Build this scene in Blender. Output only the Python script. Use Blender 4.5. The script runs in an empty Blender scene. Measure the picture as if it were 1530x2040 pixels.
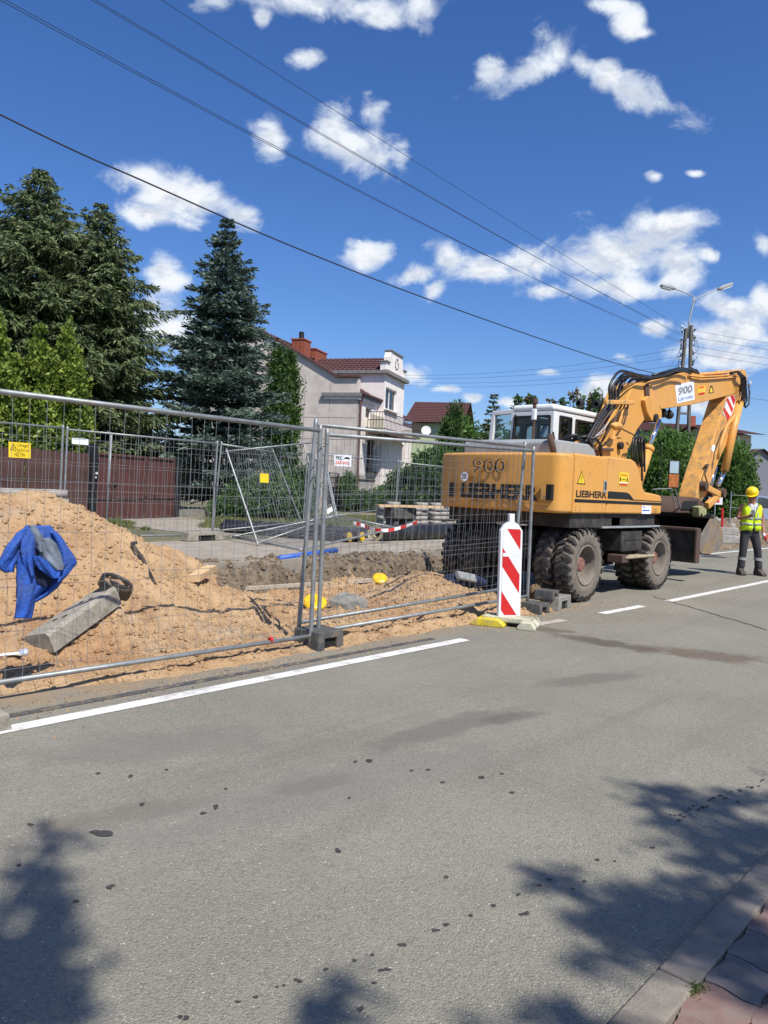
import bpy, bmesh, math, random
import numpy as np
from mathutils import Vector, Matrix, Euler
random.seed(7); RNG = np.random.default_rng(7)
S = bpy.context.scene
COL = S.collection

# ------------------------------------------------------------------ camera
# world: X along the road, Y across it (away from the photographer), Z up
FP = 1500.0
TH = math.radians(42.7); PI_ = math.atan(50/1500); RO = math.radians(2.5)
fv = Vector((math.cos(TH), math.sin(TH), 0)); rv = Vector((math.sin(TH), -math.cos(TH), 0)); zv = Vector((0, 0, 1))
FW = fv*math.cos(PI_) - zv*math.sin(PI_); UP = fv*math.sin(PI_) + zv*math.cos(PI_)
RR = rv*math.cos(RO) + UP*math.sin(RO); UU = UP*math.cos(RO) - rv*math.sin(RO)
EYE = Vector((0, 0, 1.5))
cam = bpy.data.cameras.new('camera'); co = bpy.data.objects.new('camera', cam); COL.objects.link(co)
cam.sensor_fit = 'VERTICAL'; cam.sensor_height = 36; cam.lens = FP/2040*36; cam.clip_end = 2000; cam.clip_start = 0.05
mw = Matrix((RR, UU, -FW)).transposed().to_4x4(); mw.translation = EYE; co.matrix_world = mw
S.camera = co
S.view_settings.view_transform = 'Standard'; S.view_settings.look = 'None'; S.view_settings.gamma = 1
S.view_settings.use_curve_mapping = False
S.view_settings.exposure = 0.35

# ------------------------------------------------------------------ measuring tools (photograph pixel -> place in the world)
def ray(x, y): return RR*((x-765)/FP) - UU*((y-1020)/FP) + FW
def gz(x, y, z=0.0):
    d = ray(x, y); return EYE + d*((z-1.5)/d.z)
def gy(x, y, Y):
    d = ray(x, y); return EYE + d*(Y/d.y)
def gx(x, y, X):
    d = ray(x, y); return EYE + d*(X/d.x)
def gd(x, y, D):
    d = ray(x, y); return EYE + d*(D/d.dot(fv))
def WP(xc, D, z=0.0): return rv*xc + fv*D + zv*z

# ------------------------------------------------------------------ sun
EL = math.radians(54)
TOSUN = Vector((-.25*math.cos(EL), -.968*math.cos(EL), math.sin(EL))).normalized()
sun = bpy.data.lights.new('sun', 'SUN'); sun.energy = 4.6; sun.angle = math.radians(.53); sun.color = (1, .955, .88)
so = bpy.data.objects.new('sun', sun); COL.objects.link(so); so.location = (0, 0, 30)
so.rotation_euler = TOSUN.to_track_quat('Z', 'Y').to_euler()

# ------------------------------------------------------------------ node helper
class NT:
    def __init__(s, tree): s.t = tree; s.n = tree.nodes; s.l = tree.links; s.n.clear()
    def new(s, typ, **kw):
        n = s.n.new(typ)
        for k, v in kw.items(): setattr(n, k, v)
        return n
    def put(s, n, i, v):
        if v is None: return
        if hasattr(v, 'default_value') or hasattr(v, 'is_output'): s.l.new(v, n.inputs[i])
        else: n.inputs[i].default_value = v
    def math(s, op, a, b=None, c=None, clamp=False):
        n = s.new('ShaderNodeMath', operation=op); n.use_clamp = clamp
        s.put(n, 0, a); s.put(n, 1, b); s.put(n, 2, c); return n.outputs[0]
    def vmath(s, op, a, b=None):
        n = s.new('ShaderNodeVectorMath', operation=op); s.put(n, 0, a); s.put(n, 1, b)
        return n.outputs['Value'] if op in ('DOT_PRODUCT', 'LENGTH') else n.outputs[0]
    def noise(s, vec, scale, detail=4, rough=.55, dist=0):
        n = s.new('ShaderNodeTexNoise'); s.put(n, 'Vector', vec)
        n.inputs['Scale'].default_value = scale; n.inputs['Detail'].default_value = detail
        n.inputs['Roughness'].default_value = rough; n.inputs['Distortion'].default_value = dist
        return n.outputs['Fac']
    def vor(s, vec, scale, feature='F1', rnd=1.0):
        n = s.new('ShaderNodeTexVoronoi', feature=feature); s.put(n, 'Vector', vec)
        n.inputs['Scale'].default_value = scale; n.inputs['Randomness'].default_value = rnd
        return n
    def rng(s, v, a, b, c=0.0, d=1.0, smooth=True):
        n = s.new('ShaderNodeMapRange'); n.interpolation_type = 'SMOOTHSTEP' if smooth else 'LINEAR'
        s.put(n, 'Value', v); n.inputs['From Min'].default_value = a; n.inputs['From Max'].default_value = b
        n.inputs['To Min'].default_value = c; n.inputs['To Max'].default_value = d
        return n.outputs['Result']
    def mix(s, f, a, b, mode='MIX'):
        n = s.new('ShaderNodeMix', data_type='RGBA', blend_type=mode)
        s.put(n, 0, f); s.put(n, 6, a); s.put(n, 7, b); return n.outputs[2]
def c4(c): return (c[0], c[1], c[2], 1)

# ------------------------------------------------------------------ sky with clouds
world = bpy.data.worlds.new('World'); S.world = world; world.use_nodes = True
w = NT(world.node_tree)
tc = w.new('ShaderNodeTexCoord'); D = tc.outputs['Generated']
sky = w.new('ShaderNodeTexSky', sky_type='NISHITA'); sky.sun_disc = False
sky.sun_elevation = EL; sky.sun_rotation = math.atan2(TOSUN.x, TOSUN.y); sky.air_density = 1.0; sky.dust_density = .6; sky.ozone_density = 2.2
hs = w.new('ShaderNodeHueSaturation'); w.l.new(sky.outputs[0], hs.inputs['Color']); hs.inputs['Saturation'].default_value = 1.22; hs.inputs['Value'].default_value = 1.0
tint = w.new('ShaderNodeMix', data_type='RGBA', blend_type='MULTIPLY'); tint.inputs[0].default_value = 1; w.l.new(hs.outputs[0], tint.inputs[6]); tint.inputs[7].default_value = (.86, .98, 1.30, 1)
bg1 = w.new('ShaderNodeBackground'); w.l.new(tint.outputs[2], bg1.inputs[0]); bg1.inputs[1].default_value = .085
df = w.vmath('DOT_PRODUCT', D, tuple(fv)); dr = w.vmath('DOT_PRODUCT', D, tuple(rv)); dz = w.vmath('DOT_PRODUCT', D, (0, 0, 1))
ddf = w.math('MAXIMUM', df, .05)
cb = w.new('ShaderNodeCombineXYZ'); w.put(cb, 0, w.math('DIVIDE', dr, ddf)); w.put(cb, 1, w.math('DIVIDE', dz, ddf)); UV = cb.outputs[0]
BL = [(290,352,85,38,0),(345,392,105,42,12),(300,425,80,24,0),(475,432,50,22,8),(538,275,38,42,0),(655,245,50,40,0),(705,300,115,58,22),(750,220,34,30,-40),(798,315,26,40,0),
 (330,545,44,34,0),(322,650,60,50,0),(738,510,54,30,-8),(830,548,62,22,-10),(900,520,45,34,0),(960,537,70,28,0),(1060,528,70,36,0),(1240,510,150,62,-14),(1320,460,66,40,0),
 (1345,530,50,50,0),(1090,580,55,17,-8),(1210,572,120,26,0),(865,575,30,16,-30),(1112,95,52,58,0),(1060,140,95,32,-22),(990,145,36,28,0),(1150,125,40,34,20),(1212,150,40,34,30),(1275,190,105,34,22),
 (640,6,150,34,0),(527,35,24,24,40),(760,30,40,30,0),(852,18,42,42,0),(430,2,55,22,0),(612,115,34,20,0),(1262,40,36,42,-30),(1225,10,46,18,0),(1275,64,40,14,0),
 (822,747,44,19,0),(890,775,26,9,0),(945,793,22,12,0),(1092,742,30,8,0),(1190,778,44,32,0),(1240,712,22,13,0),(1445,612,52,24,8),(1440,672,70,34,0),(1500,655,60,38,0),(1450,712,90,26,0),
 (1520,482,24,24,0),(1412,507,22,13,0),(1303,652,34,17,0),(1386,345,30,9,0),(1305,350,20,12,0),(1395,800,50,30,0),(1525,612,34,40,0),(1010,800,30,10,0)]
g = None
for (x, y, a, b, ang) in BL:
    d = ray(x, y); u = d.dot(rv)/d.dot(fv); v = d.z/d.dot(fv)
    mp = w.new('ShaderNodeMapping', vector_type='TEXTURE'); w.l.new(UV, mp.inputs[0])
    mp.inputs['Location'].default_value = (u, v, 0); mp.inputs['Rotation'].default_value = (0, 0, math.radians(-ang))
    k = (1.06 if y > 360 else 1.12)/FP
    mp.inputs['Scale'].default_value = (a*k, b*k, 1)
    L = w.vmath('LENGTH', mp.outputs[0]); gi = w.math('SUBTRACT', 1.0 if y > 360 else .80, L)
    if g is None: g = gi
    else:
        sm = w.new('ShaderNodeMath', operation='SMOOTH_MAX'); w.put(sm, 0, gi); w.put(sm, 1, g); sm.inputs[2].default_value = .35; g = sm.outputs[0]
g = w.math('MAXIMUM', g, -1.2)
# outside the part of the sky seen here the same fair-weather clouds go on
outm = w.math('MAXIMUM', w.rng(w.math('ABSOLUTE', w.math('DIVIDE', dr, ddf)), .56, .75), w.rng(w.math('DIVIDE', dz, ddf), .76, .95))
outm = w.math('MAXIMUM', outm, w.rng(df, .3, .15))
gen = w.math('SUBTRACT', w.math('MULTIPLY', w.noise(D, 5.5, 2), 5.0), 3.1)
g = w.math('ADD', w.math('MULTIPLY', g, w.math('SUBTRACT', 1.0, outm)), w.math('MULTIPLY', gen, outm))
wn = w.new('ShaderNodeVectorMath', operation='MULTIPLY'); w.l.new(D, wn.inputs[0]); wn.inputs[1].default_value = (1, 1, 1.5)
n1 = w.noise(wn.outputs[0], 15, 12, .60, .35); n2 = w.noise(wn.outputs[0], 30, 8, .65, .3)
den = w.math('ADD', g, w.math('ADD', w.math('MULTIPLY', w.math('SUBTRACT', n1, .44), 2.7), w.math('MULTIPLY', w.math('SUBTRACT', n2, .5), .9)))
alpha = w.rng(den, -.05, .85); hz = w.rng(dz, .0, .05); alpha = w.math('MULTIPLY', w.math('MULTIPLY', alpha, hz), .96)
ofs = w.vmath('ADD', wn.outputs[0], (-.006, -.012, .022)); n3 = w.noise(ofs, 15, 12, .60, .35)
emb = w.rng(w.math('SUBTRACT', n1, n3), -.10, .12)          # tops catch the sun, hollows and undersides go grey
core = w.rng(den, .35, 1.3)
ccol = w.mix(core, (.80, .88, .98, 1), (.97, .98, 1.0, 1)); ccol = w.mix(w.math('MULTIPLY', w.math('SUBTRACT', 1.0, emb), w.rng(den, .3, 1.1, .25, .85)), ccol, (.50, .57, .70, 1))
bg2 = w.new('ShaderNodeBackground'); w.l.new(ccol, bg2.inputs[0]); bg2.inputs[1].default_value = .80
ms = w.new('ShaderNodeMixShader'); w.l.new(alpha, ms.inputs[0]); w.l.new(bg1.outputs[0], ms.inputs[1]); w.l.new(bg2.outputs[0], ms.inputs[2])
wo = w.new('ShaderNodeOutputWorld'); w.l.new(ms.outputs[0], wo.inputs[0])
world.cycles.sampling_method = 'MANUAL'; world.cycles.sample_map_resolution = 512

# ------------------------------------------------------------------ materials
def M(name, col, rough=.7, metal=0, var=.12, scale=6, bump=0, bscale=50, col2=None, spec=.4, dirt=None, dirtamt=.0, dscale=3, coat=0):
    m = bpy.data.materials.new(name); m.use_nodes = True; t = NT(m.node_tree)
    tc = t.new('ShaderNodeTexCoord').outputs['Object']
    p = t.new('ShaderNodeBsdfPrincipled'); o = t.new('ShaderNodeOutputMaterial'); t.l.new(p.outputs[0], o.inputs[0])
    a = c4([x*(1-var) for x in col]); b = c4([min(1, x*(1+var)) for x in col]) if col2 is None else c4(col2)
    c = t.mix(t.rng(t.noise(tc, scale, 5), .3, .7), a, b)
    if dirt:
        f = t.math('MULTIPLY', t.rng(t.noise(tc, dscale, 8, .65), .45, .7), dirtamt); c = t.mix(f, c, c4(dirt))
    t.put(p, 'Base Color', c); p.inputs['Roughness'].default_value = rough; p.inputs['Metallic'].default_value = metal
    p.inputs['Specular IOR Level'].default_value = spec; p.inputs['Coat Weight'].default_value = coat
    if bump:
        bn = t.new('ShaderNodeBump'); bn.inputs['Strength'].default_value = 1; bn.inputs['Distance'].default_value = bump
        t.put(bn, 'Height', t.noise(tc, bscale, 5, .6)); t.l.new(bn.outputs[0], p.inputs['Normal'])
    return m
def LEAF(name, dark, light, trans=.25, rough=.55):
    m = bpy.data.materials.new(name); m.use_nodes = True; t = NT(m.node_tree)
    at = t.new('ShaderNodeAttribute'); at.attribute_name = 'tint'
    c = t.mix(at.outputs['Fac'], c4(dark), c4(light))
    p = t.new('ShaderNodeBsdfPrincipled'); t.put(p, 'Base Color', c); p.inputs['Roughness'].default_value = rough; p.inputs['Specular IOR Level'].default_value = .3
    tr = t.new('ShaderNodeBsdfTranslucent'); t.put(tr, 'Color', t.mix(.5, c, c4([min(1, x*1.8) for x in light])))
    mx = t.new('ShaderNodeMixShader'); mx.inputs[0].default_value = trans; t.l.new(p.outputs[0], mx.inputs[1]); t.l.new(tr.outputs[0], mx.inputs[2])
    o = t.new('ShaderNodeOutputMaterial'); t.l.new(mx.outputs[0], o.inputs[0]); return m
def GLASS(name, tint=(.55, .6, .6), refl=.12):
    m = bpy.data.materials.new(name); m.use_nodes = True; t = NT(m.node_tree)
    a = t.new('ShaderNodeBsdfTransparent'); a.inputs[0].default_value = c4(tint); b = t.new('ShaderNodeBsdfGlossy'); b.inputs['Roughness'].default_value = .02
    fr = t.new('ShaderNodeFresnel'); fr.inputs[0].default_value = 1.5
    mx = t.new('ShaderNodeMixShader'); t.put(mx, 0, fr.outputs[0]); t.l.new(a.outputs[0], mx.inputs[1]); t.l.new(b.outputs[0], mx.inputs[2])
    o = t.new('ShaderNodeOutputMaterial'); t.l.new(mx.outputs[0], o.inputs[0]); return m

m_galv = M('galvanised_steel', (.27, .29, .29), .52, .5, .18, 9, .0006, 90, spec=.5, dirt=(.30, .24, .17), dirtamt=.35, dscale=8)
m_wire = M('mesh_wire', (.30, .31, .31), .5, .7, .2, 3)
m_foot = M('recycled_plastic', (.07, .072, .07), .8, 0, .25, 12, .002, 60, dirt=(.25, .19, .12), dirtamt=.5, dscale=7)
m_conc = M('old_concrete', (.30, .275, .225), .9, 0, .22, 7, .004, 45, dirt=(.13, .12, .085), dirtamt=.7, dscale=6)
m_concd = M('grey_concrete', (.24, .23, .20), .9, 0, .2, 9, .003, 55, dirt=(.12, .11, .09), dirtamt=.5)
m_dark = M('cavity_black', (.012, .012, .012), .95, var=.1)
m_yel = M('excavator_yellow', (.72, .355, .085), .42, 0, .05, 2.2, .0004, 25, spec=.45, dirt=(.34, .19, .07), dirtamt=.35, dscale=2.6)
def YPAINT():
    m = bpy.data.materials.new('faded_machine_yellow'); m.use_nodes = True; t = NT(m.node_tree); tc = t.new('ShaderNodeTexCoord').outputs['Object']
    st = t.new('ShaderNodeMapping'); t.l.new(tc, st.inputs[0]); st.inputs['Scale'].default_value = (9, 9, .9)
    sc = t.new('ShaderNodeMapping'); t.l.new(tc, sc.inputs[0]); sc.inputs['Scale'].default_value = (2, 2, 14); sc.inputs['Rotation'].default_value = (.2, .3, 0)
    c = t.mix(t.rng(t.noise(tc, 1.1, 5, .6), .3, .7), (.66, .31, .055, 1), (.65, .335, .09, 1))
    c = t.mix(t.math('MULTIPLY', t.rng(t.noise(st.outputs[0], 1.3, 6, .65), .50, .78), .50), c, (.42, .235, .09, 1))
    c = t.mix(t.math('MULTIPLY', t.rng(t.noise(tc, 7, 9, .72), .56, .72), .55), c, (.30, .19, .10, 1))
    c = t.mix(t.math('MULTIPLY', t.rng(t.noise(sc.outputs[0], 9, 4, .7), .68, .74), .5), c, (.16, .10, .06, 1))
    c = t.mix(t.math('MULTIPLY', t.rng(t.noise(tc, 26, 3, .6), .70, .74), .8), c, (.10, .06, .04, 1))
    p = t.new('ShaderNodeBsdfPrincipled'); t.put(p, 'Base Color', c); t.put(p, 'Roughness', t.rng(t.noise(tc, 5, 6, .6), .3, .7, .38, .62)); p.inputs['Specular IOR Level'].default_value = .4
    bn = t.new('ShaderNodeBump'); bn.inputs['Distance'].default_value = .004; bn.inputs['Strength'].default_value = .6; t.put(bn, 'Height', t.noise(tc, 1.6, 2, .5)); t.l.new(bn.outputs[0], p.inputs['Normal'])
    o = t.new('ShaderNodeOutputMaterial'); t.l.new(p.outputs[0], o.inputs[0]); return m
m_yel = YPAINT()
m_yelw = M('worn_yellow', (.66, .33, .08), .6, 0, .12, 6, .001, 30, dirt=(.26, .19, .11), dirtamt=.85, dscale=7)
m_black = M('black_print', (.012, .011, .010), .5, var=.1)
m_rubber = M('tyre_rubber', (.022, .021, .020), .85, 0, .2, 8, .003, 40, dirt=(.16, .13, .10), dirtamt=.55, dscale=5)
m_dusty = M('dusty_sidewall', (.17, .145, .115), .95, 0, .16, 10, .003, 60, dirt=(.10, .085, .07), dirtamt=.6, dscale=9)
m_rim = M('dusty_rim', (.19, .165, .135), .85, 0, .2, 12, .001, 50, dirt=(.10, .085, .07), dirtamt=.5)
m_hub = M('rusty_hub', (.25, .12, .09), .85, 0, .3, 18, .002, 60)
m_hose = M('hydraulic_hose', (.018, .018, .019), .38, 0, .2, 10)
m_chrome = M('chromed_rod', (.72, .74, .76), .12, 1, .02)
m_under = M('grimy_and_shade_black_steel', (.028, .026, .024), .75, 0, .4, 8, .003, 30, dirt=(.12, .10, .08), dirtamt=.5)  # grimy steel; also the shade colour of blade face and bucket inside
m_grey = M('grey_hood_paint', (.30, .32, .32), .5, 0, .08, 4, dirt=(.12, .11, .1), dirtamt=.3)
m_white = M('cab_white_paint', (.74, .75, .74), .38, 0, .03, 3, dirt=(.5, .48, .44), dirtamt=.25)
m_glass = GLASS('cab_glass', (.62, .68, .66)); m_seal = M('window_seal', (.02, .02, .02), .6)
m_rust = M('rusty_steel', (.17, .10, .07), .85, .2, .3, 9, .003, 40, col2=(.09, .06, .05))
m_buck = M('worn_bucket_steel', (.23, .20, .17), .6, .3, .15, 5, .002, 30, dirt=(.45, .24, .05), dirtamt=.9, dscale=2.2)
m_dirtst = M('dirty_step_steel', (.33, .27, .17), .9, 0, .2, 15, .003, 50)
m_red = M('sign_red', (.55, .018, .018), .45, var=.05); m_wht = M('sign_white', (.72, .73, .73), .42, var=.03, dirt=(.45, .42, .38), dirtamt=.4)
m_wpl = M('white_plastic', (.76, .77, .78), .5, var=.04, dirt=(.42, .38, .32), dirtamt=.35)
m_paint = M('road_paint', (.66, .65, .61), .8, var=.1, scale=30, dirt=(.32, .30, .27), dirtamt=.75, dscale=5, bump=.001, bscale=120)
m_paintw = M('worn_road_paint', (.42, .38, .32), .85, var=.2, scale=30, dirt=(.25, .2, .15), dirtamt=.8, dscale=5)
m_ybase = M('dirty_yellow_rubber', (.62, .47, .03), .7, var=.15, scale=9, dirt=(.30, .25, .15), dirtamt=.9, dscale=8)
m_cream = M('dirty_cream_plastic', (.50, .49, .36), .7, var=.15, scale=9, dirt=(.12, .10, .07), dirtamt=.9, dscale=5)
m_lamp = M('yellow_lamp_plastic', (.85, .48, .01), .3, var=.05, coat=.4)
m_wood = M('raw_wood', (.58, .40, .22), .8, var=.15, scale=14, bump=.001, bscale=60)
m_lath = M('pale_timber', (.50, .43, .33), .85, var=.15, scale=14)
m_brick = M('chimney_brick', (.30, .085, .05), .85, var=.2, scale=12); m_mortar = M('mortar', (.28, .22, .18), .9)
m_tile = M('brown_roof_tile', (.10, .042, .036), .6, var=.2, scale=8, spec=.4)
m_wallA = M('weathered_shaded_render', (.58, .515, .46), .95, var=.09, scale=1.3, bump=.004, bscale=40, dirt=(.40, .36, .32), dirtamt=.6, dscale=1.6)  # weathered; the side wall's weaker sun is also put into this darker colour
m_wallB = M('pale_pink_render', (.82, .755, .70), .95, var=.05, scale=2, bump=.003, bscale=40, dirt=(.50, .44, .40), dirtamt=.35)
m_trim = M('grey_cornice', (.20, .19, .185), .8, var=.15); m_frame = M('brown_window_frame', (.07, .035, .025), .6)
m_wframe = M('white_window_frame', (.7, .7, .7), .5, var=.03); m_curt = M('curtain', (.6, .6, .56), .9, var=.12, scale=5)
m_pane = M('window_pane', (.03, .04, .05), .06, var=.3, scale=1.5, spec=.8)
m_pipe = M('brown_gutter', (.15, .075, .065), .5)
m_board = M('brown_fence_board', (.085, .042, .034), .75, var=.3, scale=5, dirt=(.17, .10, .08), dirtamt=.5, dscale=3)
m_gate = M('brown_gate_sheet', (.10, .040, .034), .55, var=.1, scale=4)
m_iron = M('black_iron', (.015, .015, .016), .5)
m_bark = M('bark', (.085, .06, .04), .95, var=.3, scale=9, bump=.01, bscale=20)
m_pcap = M('yellow_pipe_cap', (.80, .52, .02), .5); m_bpipe = M('black_pipe', (.016, .017, .02), .35, var=.2, scale=3, dirt=(.12, .11, .1), dirtamt=.25)
m_blue = M('blue_pipe', (.02, .10, .45), .45, var=.1, dirt=(.2, .17, .14), dirtamt=.3); m_foam = M('pipe_insulation', (.6, .52, .32), .85)
m_stone = M('grey_paving_stone', (.33, .31, .28), .92, var=.2, scale=5, bump=.004, bscale=50)
m_jean = M('blue_work_cloth', (.02, .08, .36), .85, var=.22, scale=5, bump=.02, bscale=11, dirt=(.15, .19, .26), dirtamt=.4, dscale=4)
m_jeand = M('faded_oily_cloth', (.17, .20, .24), .9, var=.35, scale=7, bump=.002, bscale=300)
m_ringp = M('black_plastic', (.03, .028, .026), .5, var=.3, dirt=(.16, .12, .08), dirtamt=.5)
m_pole = M('weathered_pole_concrete', (.13, .12, .10), .92, var=.25, scale=3, bump=.01, bscale=12)
m_cable = M('cable_black', (.03, .035, .05), .5); m_lampm = M('lamp_grey', (.38, .38, .37), .5); m_lglass = M('lamp_glass', (.75, .77, .8), .2)
m_vest = M('hi_vis_fabric', (.62, .86, .015), .7, var=.06, scale=10, bump=.004, bscale=14); m_strip = M('reflective_tape', (.30, .32, .31), .4)
m_skin = M('skin', (.36, .17, .11), .6, var=.08); m_trou = M('dark_trousers', (.035, .034, .038), .85, var=.25, scale=8, bump=.006, bscale=14)
m_tee = M('grey_white_shirt', (.55, .56, .58), .8); m_helm = M('yellow_helmet', (.85, .62, .01), .3, var=.02, coat=.5)
m_shoe = M('work_shoe', (.06, .05, .045), .8); m_hair = M('dark_hair', (.02, .015, .01), .8); m_glove = M('red_glove', (.6, .03, .03), .7)
m_sign = M('yellow_sign', (.80, .56, .02), .5, var=.03); m_label = M('white_label', (.75, .77, .82), .5); m_orange = M('sign_orange', (.75, .12, .02), .5)
m_car = M('silver_blue_car', (.30, .38, .50), .3, .4, .03, coat=.5); m_ggrey = M('grey_plaster', (.17, .17, .20), .9, var=.08)
m_gyel = M('cream_render', (.50, .46, .34), .9, var=.06); m_ggreen = M('pale_green_render', (.48, .55, .33), .9, var=.05)
m_kerb = M('kerb_concrete', (.235, .205, .165), .9, var=.14, scale=12, bump=.004, bscale=110, dirt=(.13, .11, .085), dirtamt=.8, dscale=5)
m_pavr = M('red_paver', (.215, .135, .112), .9, dirt=(.17, .15, .125), dirtamt=.8, dscale=9, var=.2, scale=9, bump=.002, bscale=100); m_pavg = M('grey_paver', (.165, .145, .13), .9, dirt=(.21, .17, .14), dirtamt=.7, dscale=9, var=.2, scale=9, bump=.002, bscale=100)
m_oil = M('dried_tar', (.05, .047, .042), .7, var=.2); m_tapew = M('tape_white', (.75, .75, .75), .4); m_olive = M('olive_painted_clamp', (.30, .30, .14), .7, var=.3, scale=14)
m_silver = M('foil_tape', (.7, .75, .85), .3, .5, .2, 30)

# ------------------------------------------------------------------ mesh builder
class MB:
    def __init__(s): s.v = []; s.f = []; s.m = []
    def add(s, vs, fs, mi=0):
        b = len(s.v); s.v += [tuple(v) for v in vs]; s.f += [tuple(i+b for i in f) for f in fs]; s.m += [mi]*len(fs); return s
    def box(s, a, b, mi=0):
        x0, y0, z0 = a; x1, y1, z1 = b
        vs = [(x0,y0,z0),(x1,y0,z0),(x1,y1,z0),(x0,y1,z0),(x0,y0,z1),(x1,y0,z1),(x1,y1,z1),(x0,y1,z1)]
        return s.add(vs, [(3,2,1,0),(4,5,6,7),(0,1,5,4),(1,2,6,5),(2,3,7,6),(3,0,4,7)], mi)
    def obox(s, c, ax, ay, az, mi=0):   # oriented box, half-axes
        c = Vector(c); ax, ay, az = Vector(ax), Vector(ay), Vector(az)
        vs = [c+ax*i+ay*j+az*k for k in (-1, 1) for (i, j) in ((-1,-1),(1,-1),(1,1),(-1,1))]
        return s.add(vs, [(3,2,1,0),(4,5,6,7),(0,1,5,4),(1,2,6,5),(2,3,7,6),(3,0,4,7)], mi)
    def beam(s, p, q, w, h, up=(0, 0, 1), mi=0):
        p, q = Vector(p), Vector(q); d = (q-p); L = d.length; d.normalize(); sd = d.cross(Vector(up)); sd.normalize(); u = sd.cross(d)
        return s.obox((p+q)/2, d*(L/2), sd*(w/2), u*(h/2), mi)
    def tube(s, pts, r, n=8, mi=0, cap=True):
        pts = [Vector(p) for p in pts]; rs = r if isinstance(r, (list, tuple)) else [r]*len(pts)
        b = len(s.v); pu = None
        for i, p in enumerate(pts):
            d = (pts[min(i+1, len(pts)-1)]-pts[max(i-1, 0)]).normalized()
            if pu is None: pu = d.cross(Vector((0, 0, 1))) if abs(d.z) < .95 else d.cross(Vector((1, 0, 0)))
            pu = (pu - d*pu.dot(d)).normalized(); pv = d.cross(pu)
            for k in range(n):
                a = 2*math.pi*k/n; s.v.append(tuple(p+(pu*math.cos(a)+pv*math.sin(a))*rs[i]))
        for i in range(len(pts)-1):
            for k in range(n):
                s.f.append((b+i*n+k, b+i*n+(k+1) % n, b+(i+1)*n+(k+1) % n, b+(i+1)*n+k)); s.m.append(mi)
        if cap:
            s.f.append(tuple(b+k for k in reversed(range(n)))); s.m.append(mi)
            e = b+(len(pts)-1)*n; s.f.append(tuple(e+k for k in range(n))); s.m.append(mi)
        return s
    def prism(s, poly, o, ax, ay, az, t0, t1, mi=0):   # 2-D polygon (a,b) on axes ax, ay swept along az from t0 to t1
        o, ax, ay, az = Vector(o), Vector(ax), Vector(ay), Vector(az); n = len(poly)
        ar = sum(poly[i][0]*poly[(i+1) % n][1]-poly[(i+1) % n][0]*poly[i][1] for i in range(n))
        if (ar > 0) != (ax.cross(ay).dot(az) > 0): poly = poly[::-1]
        vs = [o+ax*a+ay*b+az*t0 for a, b in poly]+[o+ax*a+ay*b+az*t1 for a, b in poly]
        fs = [tuple(reversed(range(n))), tuple(range(n, 2*n))]+[(i, (i+1) % n, (i+1) % n+n, i+n) for i in range(n)]
        return s.add(vs, fs, mi)
    def lathe(s, prof, c, axis, n=24, mi=0, closed=False):   # prof [(t along axis, radius)]
        c = Vector(c); axis = Vector(axis).normalized(); u = axis.cross(Vector((0, 0, 1)))
        if u.length < .1: u = axis.cross(Vector((1, 0, 0)))
        u.normalize(); v = axis.cross(u); b = len(s.v)
        for (t, r) in prof:
            for k in range(n):
                a = 2*math.pi*k/n; s.v.append(tuple(c+axis*t+(u*math.cos(a)+v*math.sin(a))*r))
        m_ = len(prof)
        for i in range(m_-1 + (1 if closed else 0)):
            j = (i+1) % m_
            for k in range(n): s.f.append((b+i*n+k, b+i*n+(k+1) % n, b+j*n+(k+1) % n, b+j*n+k)); s.m.append(mi)
        return s
    def build(s, name, mat, parent=None, origin=None, smooth=False, bevel=0, segs=2):
        v = s.v
        if origin is not None: ox, oy, oz = origin; v = [(a-ox, b-oy, c-oz) for a, b, c in v]
        me = bpy.data.meshes.new(name); me.from_pydata(v, [], s.f)
        mats = mat if isinstance(mat, (list, tuple)) else [mat]
        for m in mats: me.materials.append(m)
        if len(mats) > 1: me.polygons.foreach_set('material_index', s.m)
        if smooth: me.polygons.foreach_set('use_smooth', [True]*len(me.polygons))
        me.update(); o = bpy.data.objects.new(name, me); COL.objects.link(o)
        if parent: o.parent = parent
        if bevel:
            b = o.modifiers.new('bevel', 'BEVEL'); b.width = bevel; b.segments = segs; b.limit_method = 'ANGLE'; b.angle_limit = math.radians(35)
            me.polygons.foreach_set('use_smooth', [True]*len(me.polygons))
            wn_ = o.modifiers.new('wn', 'WEIGHTED_NORMAL'); wn_.keep_sharp = True
        return o
def tag(o, label=None, cat=None, group=None, kind=None):
    if label: o['label'] = label
    if cat: o['category'] = cat
    if group: o['group'] = group
    if kind: o['kind'] = kind
    return o
def thing(name, label, cat, loc=(0, 0, 0), rz=0, group=None):
    o = bpy.data.objects.new(name, None); COL.objects.link(o); o.location = loc; o.rotation_euler = (0, 0, rz)
    o.empty_display_size = .2; return tag(o, label, cat, group)
def fastmesh(name, V, F, mat, parent=None, tint=None, smooth=False, attr='tint'):
    V = np.asarray(V, np.float32); F = np.asarray(F, np.int32); k = F.shape[1]
    me = bpy.data.meshes.new(name); me.vertices.add(len(V)); me.vertices.foreach_set('co', V.ravel())
    me.loops.add(F.size); me.loops.foreach_set('vertex_index', F.ravel())
    me.polygons.add(len(F)); me.polygons.foreach_set('loop_start', np.arange(0, F.size, k, dtype=np.int32))
    if smooth: me.polygons.foreach_set('use_smooth', np.ones(len(F), bool))
    me.update(calc_edges=True)
    if tint is not None:
        a = me.attributes.new(attr, 'FLOAT', 'POINT'); a.data.foreach_set('value', np.asarray(tint, np.float32))
    for m in (mat if isinstance(mat, (list, tuple)) else [mat]): me.materials.append(m)
    o = bpy.data.objects.new(name, me); COL.objects.link(o)
    if parent: o.parent = parent
    return o
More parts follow.
